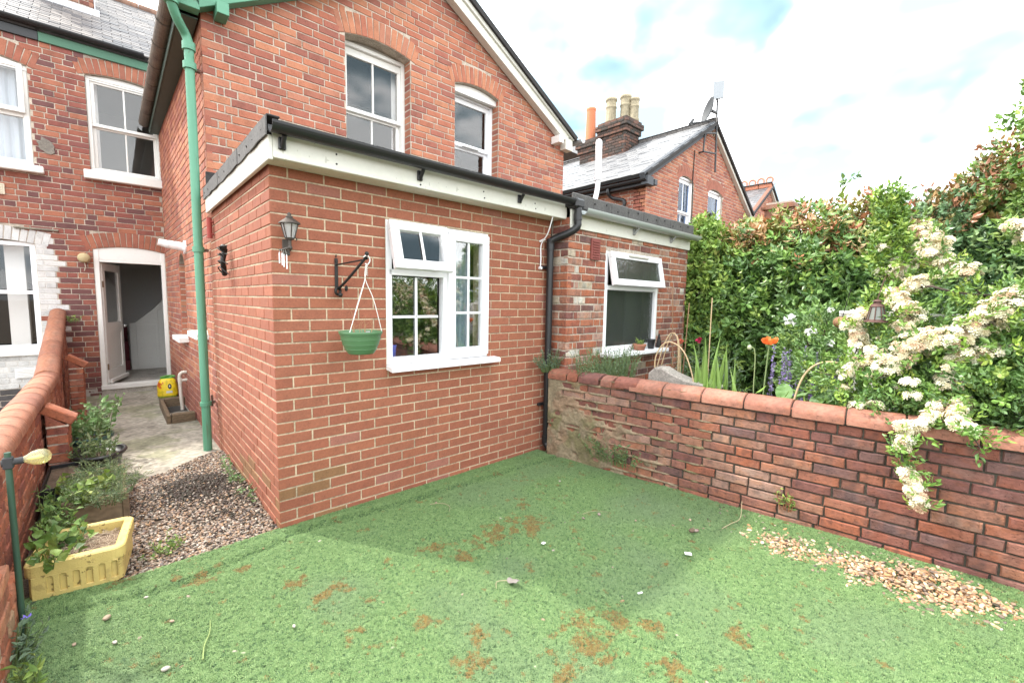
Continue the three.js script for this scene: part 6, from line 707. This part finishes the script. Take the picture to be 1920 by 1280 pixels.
{
  const R = rng(402), leaves = [], fl = [], stems = [];
  const bands = [ // centre line, half width, heads per metre, thickness down
    [[3.35, 1.66, 2.66], [3.2, 1.70, 2.78], [3.15, 1.66, 2.9], [3.15, 1.64, 3.05], [3.15, 1.66, 3.3], [3.1, 1.7, 3.7], .05, 210], [[3.2, 1.68, 3.5], [3.0, 1.6, 3.19], [3.0, 1.5, 3.1], [3.0, 1.42, 3.03], [3.0, 1.36, 2.94], [2.98, 1.29, 2.76], [2.98, 1.2, 2.68], [2.98, 1.11, 2.6], .075, 330], [[3.1, 1.2, 2.66], [3.05, 1.12, 2.5], [2.98, 1.07, 2.38], [2.98, 1.1, 2.22], .055, 230], [[2.99, 1.06, 2.44], [2.97, 0.94, 2.42], .045, 160], [[3.2, 1.5, 2.5], [3.1, 1.4, 2.4], [3.1, 1.33, 2.46], [3.1, 1.16, 2.43], .05, 150], [[3.3, 1.62, 2.6], [3.1, 1.56, 2.66], [3.1, 1.47, 2.73], [3.1, 1.38, 2.66], .05, 150], [[3.45, 1.75, 2.6], [3.4, 1.92, 2.67], [3.4, 2.0, 2.73], [3.42, 2.08, 2.67], .07, 190], [[3.4, 1.8, 2.6], [3.4, 1.87, 2.79], [3.32, 1.78, 2.88], [3.3, 1.76, 2.96], .06, 180], [[3.3, 1.9, 2.75], [3.3, 1.98, 2.82], .045, 120], [[3.3, 1.95, 3.35], [3.2, 2.02, 3.11], .04, 180], [[3.25, 1.9, 3.4], [3.2, 1.96, 3.15], .05, 200], [[3.1, 1.3, 3.2], [3.0, 1.26, 3.03], [3.0, 1.22, 2.9], [3.0, 1.13, 2.93], [3.0, 1.05, 2.93], .055, 190],
    [[2.95, .98, 3.0], [2.8, .94, 2.98], [2.71, .9, 3.0], [2.68, .86, 3.06], [2.67, .81, 3.09], .032, 270], [[2.85, .98, 2.9], [2.76, .9, 2.88], [2.7, .84, 2.83], [2.69, .82, 2.75], .026, 170], [[2.72, .82, 2.8], [2.66, .69, 2.78], [2.66, .6, 2.81], [2.655, .53, 2.83], [2.65, .43, 2.875], [2.65, .385, 2.885], .03, 260], [[3.15, 1.75, 3.5], [3.1, 1.5, 3.7], [3.0, 1.3, 4.0], [3.0, 1.2, 4.4], .12, 240], [[3.1, 1.55, 3.9], [3.2, 1.75, 4.3], [3.2, 1.6, 4.8], .12, 200]];
  for (const b of bands) { const w = b.at(-2), dens = b.at(-1), c = new THREE.CatmullRomCurve3(b.slice(0, -2).map((q) => V(...q))), L = c.getLength(), n = Math.round(L * dens * 2.6); stems.push(taper(b.slice(0, -2).map(([x, y, z]) => [x - 3.12, y - .36 - .02, z - 2.9]), .008, .003, 6)); for (let i = 0; i < n; i++) { const p = c.getPointAt(R()), clump = fbm(p.x * 9, p.y * 9, p.z * 9, 2); if (clump < 0.4) continue; const o = rdir(R).multiplyScalar(w * (0.3 + 0.95 * R())); o.y = o.y * 0.8 + w * .25; p.add(o); const tan = R(); fl.push({ p, d: o.clone().normalize().add(V(-.15, 0.7, 0.1)).normalize(), s: 0.75 + 0.5 * R(), r: R() * 6, c: tan < .12 ? [.62, .42, .28] : tan < .45 ? [.78, .68, .46] : [.86, .81, .62] }); } for (let i = 0; i < n * (w < .03 ? 0.1 : 0.16); i++) { const p = c.getPointAt(R()).add(rdir(R).multiplyScalar(w * 1.5)); p.y -= w * .5; leaves.push({ p, d: rdir(R).add(V(0, .6, 0)).normalize(), s: .7 + .5 * R(), r: R() * 6, c: pick(R, R() < .35 ? gBright : gMid) }); } }
  // singles
  for (const [x, y, z] of [[2.88, 1.0, 2.79], [2.88, 1.08, 2.77], [2.87, .89, 2.52], [2.87, .9, 2.61], [3.4, 1.79, 2.51], [3.4, 1.97, 2.51], [3.1, 1.32, 2.6], [3.0, 1.25, 2.55], [3.05, 1.02, 2.7]]) for (let i = 0; i < 11; i++) { const o = rdir(R).multiplyScalar(.035); o.y *= .5; fl.push({ p: V(x, y, z).add(o), d: o.clone().normalize().add(V(-.3, .8, .2)).normalize(), s: .7 + .4 * R(), r: R() * 6, c: [.84, .79, .6] }); }
  // body of leaves
  const body = crownPoints([{ c: [3.3, 1.12, 2.85], r: [.36, .42, .5] }, { c: [3.3, 1.0, 2.45], r: [.4, .38, .35] }, { c: [3.25, 1.2, 3.4], r: [.42, .45, .5] }, { c: [3.4, 1.3, 4.2], r: [.5, .7, .7] }, { c: [3.05, .95, 3.2], r: [.28, .32, .4] }, { c: [2.98, .85, 2.7], r: [.22, .12, .3] }], 5200, R, { thick: .7, floor: .42, keep: (p) => (p.x > 2.78 || p.y > .84) && !(p.x < 3.4 && p.y > 1.0 && p.z > 2.24 && p.z < 2.5) && !(p.y < .95 && p.z > 2.95 && p.x < 3.3 && fbm(p.x * 8, p.y * 8, p.z * 8, 2) > .42) });
  for (const k of body) leaves.push({ p: k.p, d: k.d.clone().add(rdir(R).multiplyScalar(.8)).add(V(0, .5, 0)).normalize(), s: .7 + .6 * R(), r: R() * 6, c: pick(R, R() < .1 ? gBright : R() < .45 ? gMid : gDark) });
  const up = [[3.55, .9, 2.72], [3.5, 1.5, 2.6], [3.45, 1.85, 2.56], [3.45, 2.1, 2.53], [3.45, 2.36, 2.49]]; stems.push(taper(up.map(([x, y, z]) => [x - 3.12, y - .36, z - 2.9]), .022, .006, 8)); const uc = new THREE.CatmullRomCurve3(up.map((q) => V(...q)));
  for (let i = 0; i < 520; i++) { const f = .25 + .75 * R() ** .8, w = lerp(.26, .07, f), p = uc.getPointAt(f).add(V((R() - .5) * w * 1.6, (R() - .5) * .12, (R() - .5) * w * 1.7)); leaves.push({ p, d: rdir(R).add(V(0, .8, 0)).normalize(), s: .8 + .5 * R(), r: R() * 6, c: pick(R, R() < .55 ? gBright : gMid) }); }
  for (const [a, b] of [[[3.5, 1.2, 2.8], [2.98, 1.05, 2.4]], [[3.4, .6, 2.9], [2.95, .95, 2.9]], [[3.5, 1.2, 3.2], [3.1, 1.65, 3.0]], [[3.5, .4, 2.9], [3.55, 1.0, 2.75]], [[3.3, .4, 3.6], [3.1, 1.3, 3.4]]]) stems.push(taper([a, a.map((k, i) => (k + b[i]) / 2 + (i === 1 ? .1 : 0)), b].map(([x, y, z]) => [x - 3.12, y - .36, z - 2.9]), .014, .005, 6));
  [0, 1, 2].forEach((i) => instances(fire, 'foliage', small[i], leafShiny, leaves.filter((_, k) => k % 3 === i)));
  instances(fire, 'flower_head', floret, petalM, fl); part(fire, 'branch', merge(stems), mat([.075, .055, .045], { roughness: 1 }));
}

// herbs: a clump of leafy stems
function herb(name, label, base, o) {
  const t = thing(name, label, o.cat ?? 'plant', base, 0, o.group), R = rng(o.seed), st = [], lv = [];
  for (let i = 0; i < o.n; i++) { const a = R() * 6.28, r = Math.sqrt(R()), sx = Math.cos(a) * r * o.w[0], sz = Math.sin(a) * r * o.w[1], h = o.h * (.55 + .6 * R()), lx = sx * (o.lean ?? 1.5) + (R() - .5) * o.h * .3 + (o.bias?.[0] ?? 0) * h, lz = sz * (o.lean ?? 1.5) + (R() - .5) * o.h * .3 + (o.bias?.[1] ?? 0) * h; st.push(taper([[sx, 0, sz], [lerp(sx, lx, .45), h * .6, lerp(sz, lz, .45)], [lx, h * (o.droop ?? 1), lz]], .0035, .0012, 5)); const m = o.leaves ?? 8; for (let k = 0; k < m; k++) { const f = .2 + .8 * (k + R()) / m, p = V(base[0] + lerp(sx, lx, f), base[1] + h * (f < .6 ? f : lerp(.6, o.droop ?? 1, (f - .6) / .4)), base[2] + lerp(sz, lz, f)), d = rdir(R); d.y = d.y * .4 + (o.up ?? .45); lv.push({ p, d: d.normalize(), s: (.7 + .6 * R()) * (o.size ?? 1), r: R() * 6, c: pick(R, o.col) }); } }
  part(t, 'stem', merge(st), mat(o.stem ?? [.12, .17, .06])); instances(t, 'foliage', o.geo, leafSoft, lv); return t;
}
const one = leafGeo(0.06, 0.034, .25, .25), oneBig = leafGeo(0.075, 0.068, .2, .3, .4), oneSmall = leafGeo(0.034, 0.014), oneNarrow = leafGeo(0.05, 0.008, .2, .3);
const gMint = [[0.5, [0.172, 0.287, 0.099]], [0.3, [0.115, 0.218, 0.066]], [0.2, [0.23, 0.345, 0.143]]], gYel = [[0.5, [0.196, 0.287, 0.05]], [0.3, [0.127, 0.218, 0.04]], [0.2, [0.276, 0.345, 0.07]]], gGrey = [[0.5, [0.132, 0.2, 0.121]], [0.3, [0.096, 0.156, 0.088]], [0.2, [0.204, 0.275, 0.176]]];
herb('mint_plant', 'pale green leafy mint growing out of the dark green tub', [-0.985, 0.15, -2.62], { n: 34, w: [.15, .15], h: .36, seed: 501, leaves: 8, geo: one, size: 1.0, col: gMint, bias: [.1, .1] });
herb('herb_plant', 'variegated pale herb growing in the black oval tub', [-0.9, 0.15, -1.97], { n: 30, w: [.14, .18], h: .2, seed: 502, leaves: 9, geo: oneSmall, size: 1.2, col: [[.5, [.22, .28, .13]], [.5, [.11, .18, .06]]] });
herb('trailing_herb', 'bushy trailing herb spilling over the front of the wooden planter', [-0.86, 0.13, -1.05], { n: 60, w: [.15, .3], h: .17, seed: 503, leaves: 9, geo: narrow[0], size: .5, col: [[.4, [.14, .2, .09]], [.35, [.2, .25, .1]], [.25, [.08, .14, .06]]], droop: .8 });
herb('strawberry_plant', 'yellow-green broad leaves at the left end of the wooden planter', [-0.97, 0.14, -1.0], { n: 26, w: [.1, .16], h: .14, seed: 504, leaves: 5, geo: oneBig, size: .6, col: gYel });
herb('wild_weed', 'tangle of dark weeds between the wall and the planters', [-1.1, 0.0, -0.78], { n: 46, w: [.07, .38], h: .26, seed: 505, leaves: 8, geo: oneSmall, size: 1.4, col: gMid, bias: [.18, .25] });
herb('leafy_seedling', 'lobed light green seedlings growing at the left of the yellow trough', [-1.04, 0.12, -0.2], { n: 24, w: [.08, .17], h: .12, seed: 506, leaves: 5, geo: oneBig, size: .62, col: [[.5, [.13, .23, .04]], [.3, [.19, .27, .05]], [.2, [.08, .16, .04]]], bias: [.2, .2] });
herb('wild_weed', 'small weeds sprouting from the gravel at the foot of the extension side wall', [-0.08, -0.01, -1.0], { n: 26, w: [.06, .5], h: .09, seed: 507, leaves: 5, geo: oneSmall, col: gMint });
herb('wild_weed', 'green weed patch in the gravel beside the yellow trough', [-0.6, 0, -0.18], { n: 20, w: [.1, .1], h: .05, seed: 508, leaves: 5, geo: oneSmall, size: .9, col: gYel });
herb('wild_weed', 'weeds with a blue flower at the foot of the lamp post', [-1.1, 0, 0.42], { n: 12, w: [.03, .1], h: .16, seed: 509, leaves: 5, geo: oneSmall, size: 1.1, col: gGrey, bias: [.2, 0] });
{ const t = thing('blue_flower', 'single violet-blue flower beside the lamp post', 'flower', [-1.095, 0.13, 0.36]); for (let i = 0; i < 5; i++) { const g = leafGeo(.022, .013); g.rotateX(1.2); g.rotateY(i * 1.257); part(t, 'petal', g, mat([.2, .15, .6], { side: THREE.DoubleSide })); } part(t, 'stem', rod([0, 0, 0], [.0, -.13, .01], .0015, 5), mat([.1, .16, .06])); }
herb('wild_weed', 'small pale weed in the bottom left corner of the lawn', [-1.06, 0.0, 0.72], { n: 14, w: [.03, .05], h: .13, seed: 510, leaves: 5, geo: oneSmall, size: 1.1, col: gYel });
herb('wall_weed', 'leafy weed growing out of the rendered end of the right wall', [2.49, 0.1, 0.9], { n: 34, w: [.03, .24], h: .2, seed: 511, leaves: 6, geo: oneSmall, size: 1.1, col: [[.5, [.15, .2, .06]], [.5, [.09, .15, .05]]], bias: [-.25, 0] });
herb('wall_weed', 'small weed rooted in the right wall above the thin gravel scatter', [2.68, 0.1, 2.2], { n: 9, w: [.02, .07], h: .14, seed: 512, leaves: 6, geo: oneSmall, size: .9, col: gYel, bias: [-.25, 0], stem: [.3, .12, .06] });
herb('creeping_plant', 'grey-green feathery creeper on the wall top below the old extension window', [2.95, 0.72, 0.48], { n: 190, w: [.46, .13], h: .34, seed: 513, leaves: 13, geo: oneSmall, size: .62, col: [[.4, [.15, .24, .11]], [.35, [.1, .17, .08]], [.25, [.22, .3, .16]]], lean: 1.25 });
herb('creeping_plant', 'small fern-like climber around the black downpipe', [2.47, 0.84, 0.12], { n: 44, w: [.12, .04], h: .2, seed: 514, leaves: 10, geo: oneSmall, size: .7, col: gGrey, bias: [-.2, .2], lean: 2 });
herb('wall_weed', 'tiny green growth on the coping by the left pier at the house', [-1.2, 1.12, -6.0], { n: 12, w: [.06, .12], h: .09, seed: 515, leaves: 4, geo: oneSmall, col: gYel });
herb('seedling', "green seedling in the terracotta pot on the neighbour's sill", [3.82, 1.04, 0.3], { n: 8, w: [.05, .05], h: .1, seed: 516, leaves: 5, geo: oneSmall, size: 1, col: gBright });
herb('grey_shrub', 'grey-leaved bushy plant at the foot of the hedge behind the iris leaves', [3.65, 0.4, 1.15], { n: 70, w: [.28, .28], h: .62, seed: 517, leaves: 12, geo: oneNarrow, size: 1.1, col: gGrey, lean: 1.2, cat: 'shrub' });
herb('lavender_leaves', 'low silver-green plants around the poppy stems', [3.25, 0.4, 1.9], { n: 60, w: [.2, .28], h: .36, seed: 518, leaves: 9, geo: oneNarrow, size: 1, col: gGrey, lean: 1.2 });
herb('wild_weed', 'grassy green weeds behind the coping at the right of the poppy', [3.0, 0.5, 2.1], { n: 30, w: [.06, .25], h: .32, seed: 519, leaves: 5, geo: oneNarrow, size: 1.6, col: gBright });
herb('purple_herb', 'low dark plants with mauve flowers in the shade under the firethorn', [3.05, 0.45, 3.3], { n: 30, w: [.15, .3], h: .4, seed: 520, leaves: 7, geo: oneSmall, size: 1.1, col: gDark });
{ // iris: upright sword leaves
  const t = thing('iris_clump', 'clump of upright sword-shaped iris leaves behind the right wall', 'plant', [2.98, 0.5, 1.58]), R = rng(530), m = phys([.22, .36, .08], { roughness: .5, transmission: .3, thickness: 0, side: THREE.DoubleSide }); for (let i = 0; i < 26; i++) { const h = i < 9 ? .6 + .2 * R() : .3 + .28 * R(), w = .034 + .016 * R(), g = new THREE.PlaneGeometry(w, h, 2, 8), p = g.attributes.position, cv = (R() - .5) * .12, ln = (R() - .5) * .7; for (let k = 0; k < p.count; k++) { const f = p.getY(k) / h + .5, tw = Math.min(1, (1 - f) * 2.2 + .03); p.setXYZ(k, p.getX(k) * tw + ln * f * h * .5 * f, f * h, .006 * Math.abs(p.getX(k) / w) * 8 * tw + cv * f * f); } g.computeVertexNormals(); g.rotateY(R() * 3.1 + .4); g.translate((R() - .5) * .12, 0, -.2 + R() * .36); part(t, 'leaf', nix(g), m); }
}
{ const t = thing('poppy', 'tall orange poppy in bloom behind the right wall', 'flower', [3.0, 0.45, 1.93]), R = rng(531), m = phys([.85, .2, .03], { roughness: .8, transmission: .35, thickness: 0, side: THREE.DoubleSide }); part(t, 'stem', taper([[.02, 0, -.03], [.01, .4, -.02], [0, .79, 0]], .006, .005, 6), mat([.16, .22, .09])); for (let i = 0; i < 5; i++) { const g = new THREE.SphereGeometry(.06, 10, 6, 0, 1.7, .5, 1.0), p = g.attributes.position; for (let k = 0; k < p.count; k++) p.setY(k, p.getY(k) * .8 + .012 * Math.sin(p.getX(k) * 160 + i)); g.computeVertexNormals(); g.rotateX(Math.PI); g.rotateY(i * 1.257); g.rotateX((R() - .5) * .7); g.translate(0, .84, 0); part(t, 'petal', nix(g), m); } part(t, 'centre', move(nix(new THREE.SphereGeometry(.014, 10, 8)), 0, .805, 0), mat([.05, .03, .04])); }
{ const t = thing('poppy_bud', 'pale nodding bud on a thin stem left of the orange poppy', 'flower', [3.0, 0.45, 1.83]); part(t, 'stem', taper([[0.01, 0, .03], [0, .4, .01], [0, .73, 0], [.0, .77, -.02], [.0, .76, -.035]], .0045, .004, 6), mat([.2, .25, .11])); part(t, 'bud', (() => { const g = new THREE.SphereGeometry(.017, 12, 8); g.scale(1, 1.2, 1); return move(nix(g), 0, .75, -.04); })(), mat([.35, .4, .25])); }
{ // white rose
  const rose = shrub('rose_bush', 'leafy rose bush with a few white blooms in front of the hedge', 'rose bush', [4.3, 0.4, 1.9], [{ c: [4.35, 1.18, 1.95], r: [.2, .3, .28] }, { c: [4.3, .8, 1.95], r: [.2, .3, .25] }], { n: 520, seed: 540, geos: small.map((g) => { const q = g.clone(); q.scale(1.4, 1.4, 1.4); return q; }), mat: leafSoft, color: (p, R) => pick(R, R() < .5 ? gMint : gMid) }); const R = rng(541), list = []; for (const [x, y, z, s] of [[4.1, 1.4, 1.76, 1.1], [4.05, 1.3, 1.95, 1], [4.25, 1.5, 2.05, .6], [4.1, 1.2, 2.1, .6]]) for (let i = 0; i < 22; i++) { const d = rdir(R); list.push({ p: V(x, y, z).add(d.clone().multiplyScalar(.018 * s)), d: d.add(V(-.2, .4, .1)).normalize(), s: s * (.55 + .2 * R()), r: R() * 6, c: [.85, .85, .84] }); } instances(rose, 'bloom', leafGeo(.06, .055, .3, .2), petalM, list);
}
{ const t = thing('crimson_flower', 'small crimson bloom left of the grey bushy plant', 'flower', [3.35, 0.45, 1.22]), R = rng(542); part(t, 'stem', taper([[0, 0, 0], [.01, .4, .01], [0, .74, 0]], .004, .003, 6), mat([.12, .16, .06])); part(t, 'bloom', merge(Array.from({ length: 18 }, () => { const g = leafGeo(.035, .03, .3, .2), d = rdir(R); g.setAttribute('uv', new THREE.Float32BufferAttribute(new Float32Array(g.attributes.position.count * 2), 2)); g.applyQuaternion(new THREE.Quaternion().setFromUnitVectors(UPV, d)); g.translate(0, .75, 0); return g; })), mat([.35, .01, .06], { side: THREE.DoubleSide })); }
{ const t = thing('coral_flower', 'coral pink bloom beside the cane hoops at the corner of the old extension', 'flower', [3.4, 0.45, 1.02]), R = rng(543); part(t, 'stem', taper([[0, 0, 0], [.01, .4, .01], [0, .71, 0]], .004, .003, 6), mat([.12, .16, .06])); part(t, 'bloom', merge(Array.from({ length: 18 }, () => { const g = leafGeo(.03, .028, .3, .2), d = rdir(R); g.setAttribute('uv', new THREE.Float32BufferAttribute(new Float32Array(g.attributes.position.count * 2), 2)); g.applyQuaternion(new THREE.Quaternion().setFromUnitVectors(UPV, d)); g.translate(0, .72, 0); return g; })), mat([.5, .12, .07], { side: THREE.DoubleSide })); }
{ // purple spires
  const t = thing('salvia_clump', 'purple flower spires between the poppy and the white rose', 'plant', [3.45, 0.5, 2.1]), R = rng(550), st = [], fl = []; const bud = sprayGeo(7, .02, .012, .008, 551, 1.1); for (let i = 0; i < 30; i++) { const x = (R() - .5) * .34, z = -.26 + R() * .5, h = .36 + .38 * R(), tx = x + (R() - .5) * .12, tz = z + (R() - .5) * .12; st.push(taper([[x, 0, z], [tx, h, tz]], .003, .0015, 5, 3)); for (let k = 0; k < 20; k++) { const f = .45 + .55 * k / 20; fl.push({ p: V(3.45 + lerp(x, tx, f), .5 + h * f, 2.1 + lerp(z, tz, f)), d: rdir(R).add(V(0, .8, 0)).normalize(), s: 1.1 - .5 * f + .3 * R(), r: R() * 6, c: R() < .35 ? [.42, .34, .6] : [.24, .17, .42] }); } } part(t, 'stem', merge(st), mat([.1, .13, .09])); instances(t, 'flower_spire', bud, leafSoft, fl);
}
{ // broad leaves low behind the coping
  const t = thing('broad_leaved_plant', 'broad soft green leaves rising just behind the coping left of the firethorn', 'plant', [2.95, 0.5, 2.25]), R = rng(560), mats = [[.12, .24, .05], [.16, .29, .07], [.1, .2, .05]].map((c) => phys(c, { roughness: .6, transmission: .35, thickness: 0, side: THREE.DoubleSide })); const mk = (L, W) => { const g = new THREE.PlaneGeometry(W, L, 6, 10), p = g.attributes.position; for (let k = 0; k < p.count; k++) { const f = p.getY(k) / L + .5, x = p.getX(k) / W * 2, w = Math.pow(Math.sin(Math.PI * Math.min(.985, f * .94 + .05)), .7); p.setXYZ(k, x * W / 2 * w, f * L, -.35 * f * f * L + .12 * Math.abs(x) * W * w + .006 * Math.sin(f * 40 + x * 3)); } g.computeVertexNormals(); return nix(g); }; for (let i = 0; i < 13; i++) { const g = mk(.19 + .1 * R(), .085 + .05 * R()); g.rotateX(-.35 - .45 * R()); g.rotateY(2.2 + R() * 3.4); part(t, 'leaf', g, mats[i % 3], [(R() - .5) * .14, .16 + .14 * R(), -.2 + R() * .42]); } part(t, 'stem', merge(Array.from({ length: 8 }, () => taper([[(R() - .5) * .1, 0, (R() - .5) * .3], [(R() - .5) * .14, .3, (R() - .5) * .36]], .006, .003, 5, 3))), mat([.14, .2, .08]));
}
// the neighbour's garden things
const caneM = mat([.46, .34, .2], { roughness: .7 }), caneBrown = mat([.2, .11, .06], { roughness: .8 });
{ const hoop = (pts, label, r = .006, m = caneM) => solo('cane_hoop', tube(pts, r, 7, 24), m, label, 'garden hoop', 'cane hoops behind the right wall');
  hoop([[2.95, .8, 1.02], [2.95, 1.02, 1.0], [2.96, 1.16, 1.06], [2.98, 1.19, 1.14], [2.97, 1.12, 1.26], [2.97, .95, 1.34], [2.97, .78, 1.38]], 'nearest and widest of the bent cane hoops by the old extension'); hoop([[3.1, .85, .92], [3.1, 1.12, .99], [3.12, 1.26, 1.05], [3.14, 1.24, 1.1], [3.15, 1.1, 1.12], [3.15, .8, 1.13]], 'narrow cane hoop behind the widest one', .005); hoop([[3.2, .8, .9], [3.2, 1.1, .97], [3.2, 1.25, 1.03], [3.2, 1.2, 1.09], [3.2, .95, 1.12], [3.2, .7, 1.12]], 'hindmost slim cane hoop against the old extension corner', .005); hoop([[2.95, .8, 2.13], [2.95, .95, 2.16], [2.96, 1.06, 2.2], [2.98, 1.13, 2.27], [3.02, 1.14, 2.36], [3.05, 1.1, 2.45]], 'single bent cane hoop running under the white flowers', .007);
  for (const [x, z, h, l, dx] of [[3.18, 1.08, 1.7, 'tall thin brown cane leaning on the old extension corner', -.06], [3.22, 1.12, 1.55, 'second brown cane crossing close beside the tall one', .05], [3.4, 1.3, 1.6, 'pale upright cane in front of the bright green shrub', 0]]) solo('garden_cane', rod([x, .4, z], [x + dx, h, z + dx * .5], .005, 6), l.startsWith('pale') ? caneM : caneBrown, l, 'cane'); }
{ const g = extr([[0, 0], [.62, -.02], [.62, .07], [.45, .085], [.32, .1], [.2, .14], [.11, .185], [.04, .18], [-.02, .12], [-.02, .03]], .16, undefined, .012); g.rotateY(-Math.PI / 2 + .1); solo('garden_slab', cubeUV(g), mat([.46, .43, .4], { map: speck, roughness: .9 }), 'pale grey stone slab with a rounded raised end behind the coping', 'stone slab', undefined, [3.08, .77, .96]); }
{ const t = thing('garden_lantern', 'rusty brown tapered garden lantern hanging in the firethorn', 'lantern', [3.06, 1.44, 2.55]), rust = mat([.1, .05, .04], { metalness: .4, roughness: .7 }), k = 1.0; part(t, 'cap', merge([hexShell(.042, .03, .1, .118, 8), hexShell(.022, .02, .118, .135, 8), hexShell(.03, .012, .135, .148, 8), rod([0, .148, 0], [0, .16, 0], .004)]), rust); part(t, 'glass', hexShell(.05, .034, .01, .1, 8), mat([.16, .17, .15], { roughness: .35 })); const b = [hexShell(.07, .066, -.004, .006, 8), hexShell(.054, .05, .006, .014, 8)]; for (let i = 0; i < 8; i++) { const a = i * Math.PI / 4; b.push(rod([Math.sin(a) * .052, .008, Math.cos(a) * .052], [Math.sin(a) * .036, .1, Math.cos(a) * .036], .0035, 5)); } part(t, 'frame', merge(b), rust); part(t, 'hook', rod([0, .155, 0], [.03, .28, .02], .003, 6), rust); }
{ const t = thing('nest_tube', 'short round wooden tube with a dark mouth beside the garden lantern', 'bird feeder', [3.25, 1.42, 2.33], -.9); part(t, 'tube', (() => { const g = lathe([[.036, -.05], [.04, -.045], [.04, .045], [.036, .05], [.03, .05], [.03, -.03], [.001, -.03]], 24); g.rotateX(Math.PI / 2); return g; })(), mat([.42, .25, .14], { map: wood })); part(t, 'hanger', rod([0, .04, 0], [.02, .25, .04], .003, 5), blackIron); }
{ const t = thing('white_pergola', 'white painted post with thin white rails half hidden behind the firethorn', 'pergola', [3.42, 0.35, 2.4]); part(t, 'post', slab(-.045, .045, 0, 1.13, -.045, .045, .008), whitePaint); part(t, 'panel', slab(-.015, .015, .05, .95, .05, .3), whitePaint); part(t, 'rail', merge([rod([0, 1.12, -.12], [-.1, 1.17, 1.6], .011), rod([.3, 1.06, -.1], [.15, 1.16, 1.6], .009), slab(-.03, .03, 1.13, 1.155, -.12, .2)]), whitePaint); part(t, 'peg', merge([slab(.0, .06, 1.06, 1.12, .6, .74, .01), slab(.0, .03, 1.155, 1.19, .12, .15)]), mat([.05, .3, .5])); }

scene.traverse((o) => { if (o.isMesh) o.castShadow = o.receiveShadow = true; });
renderer.render(scene, camera);
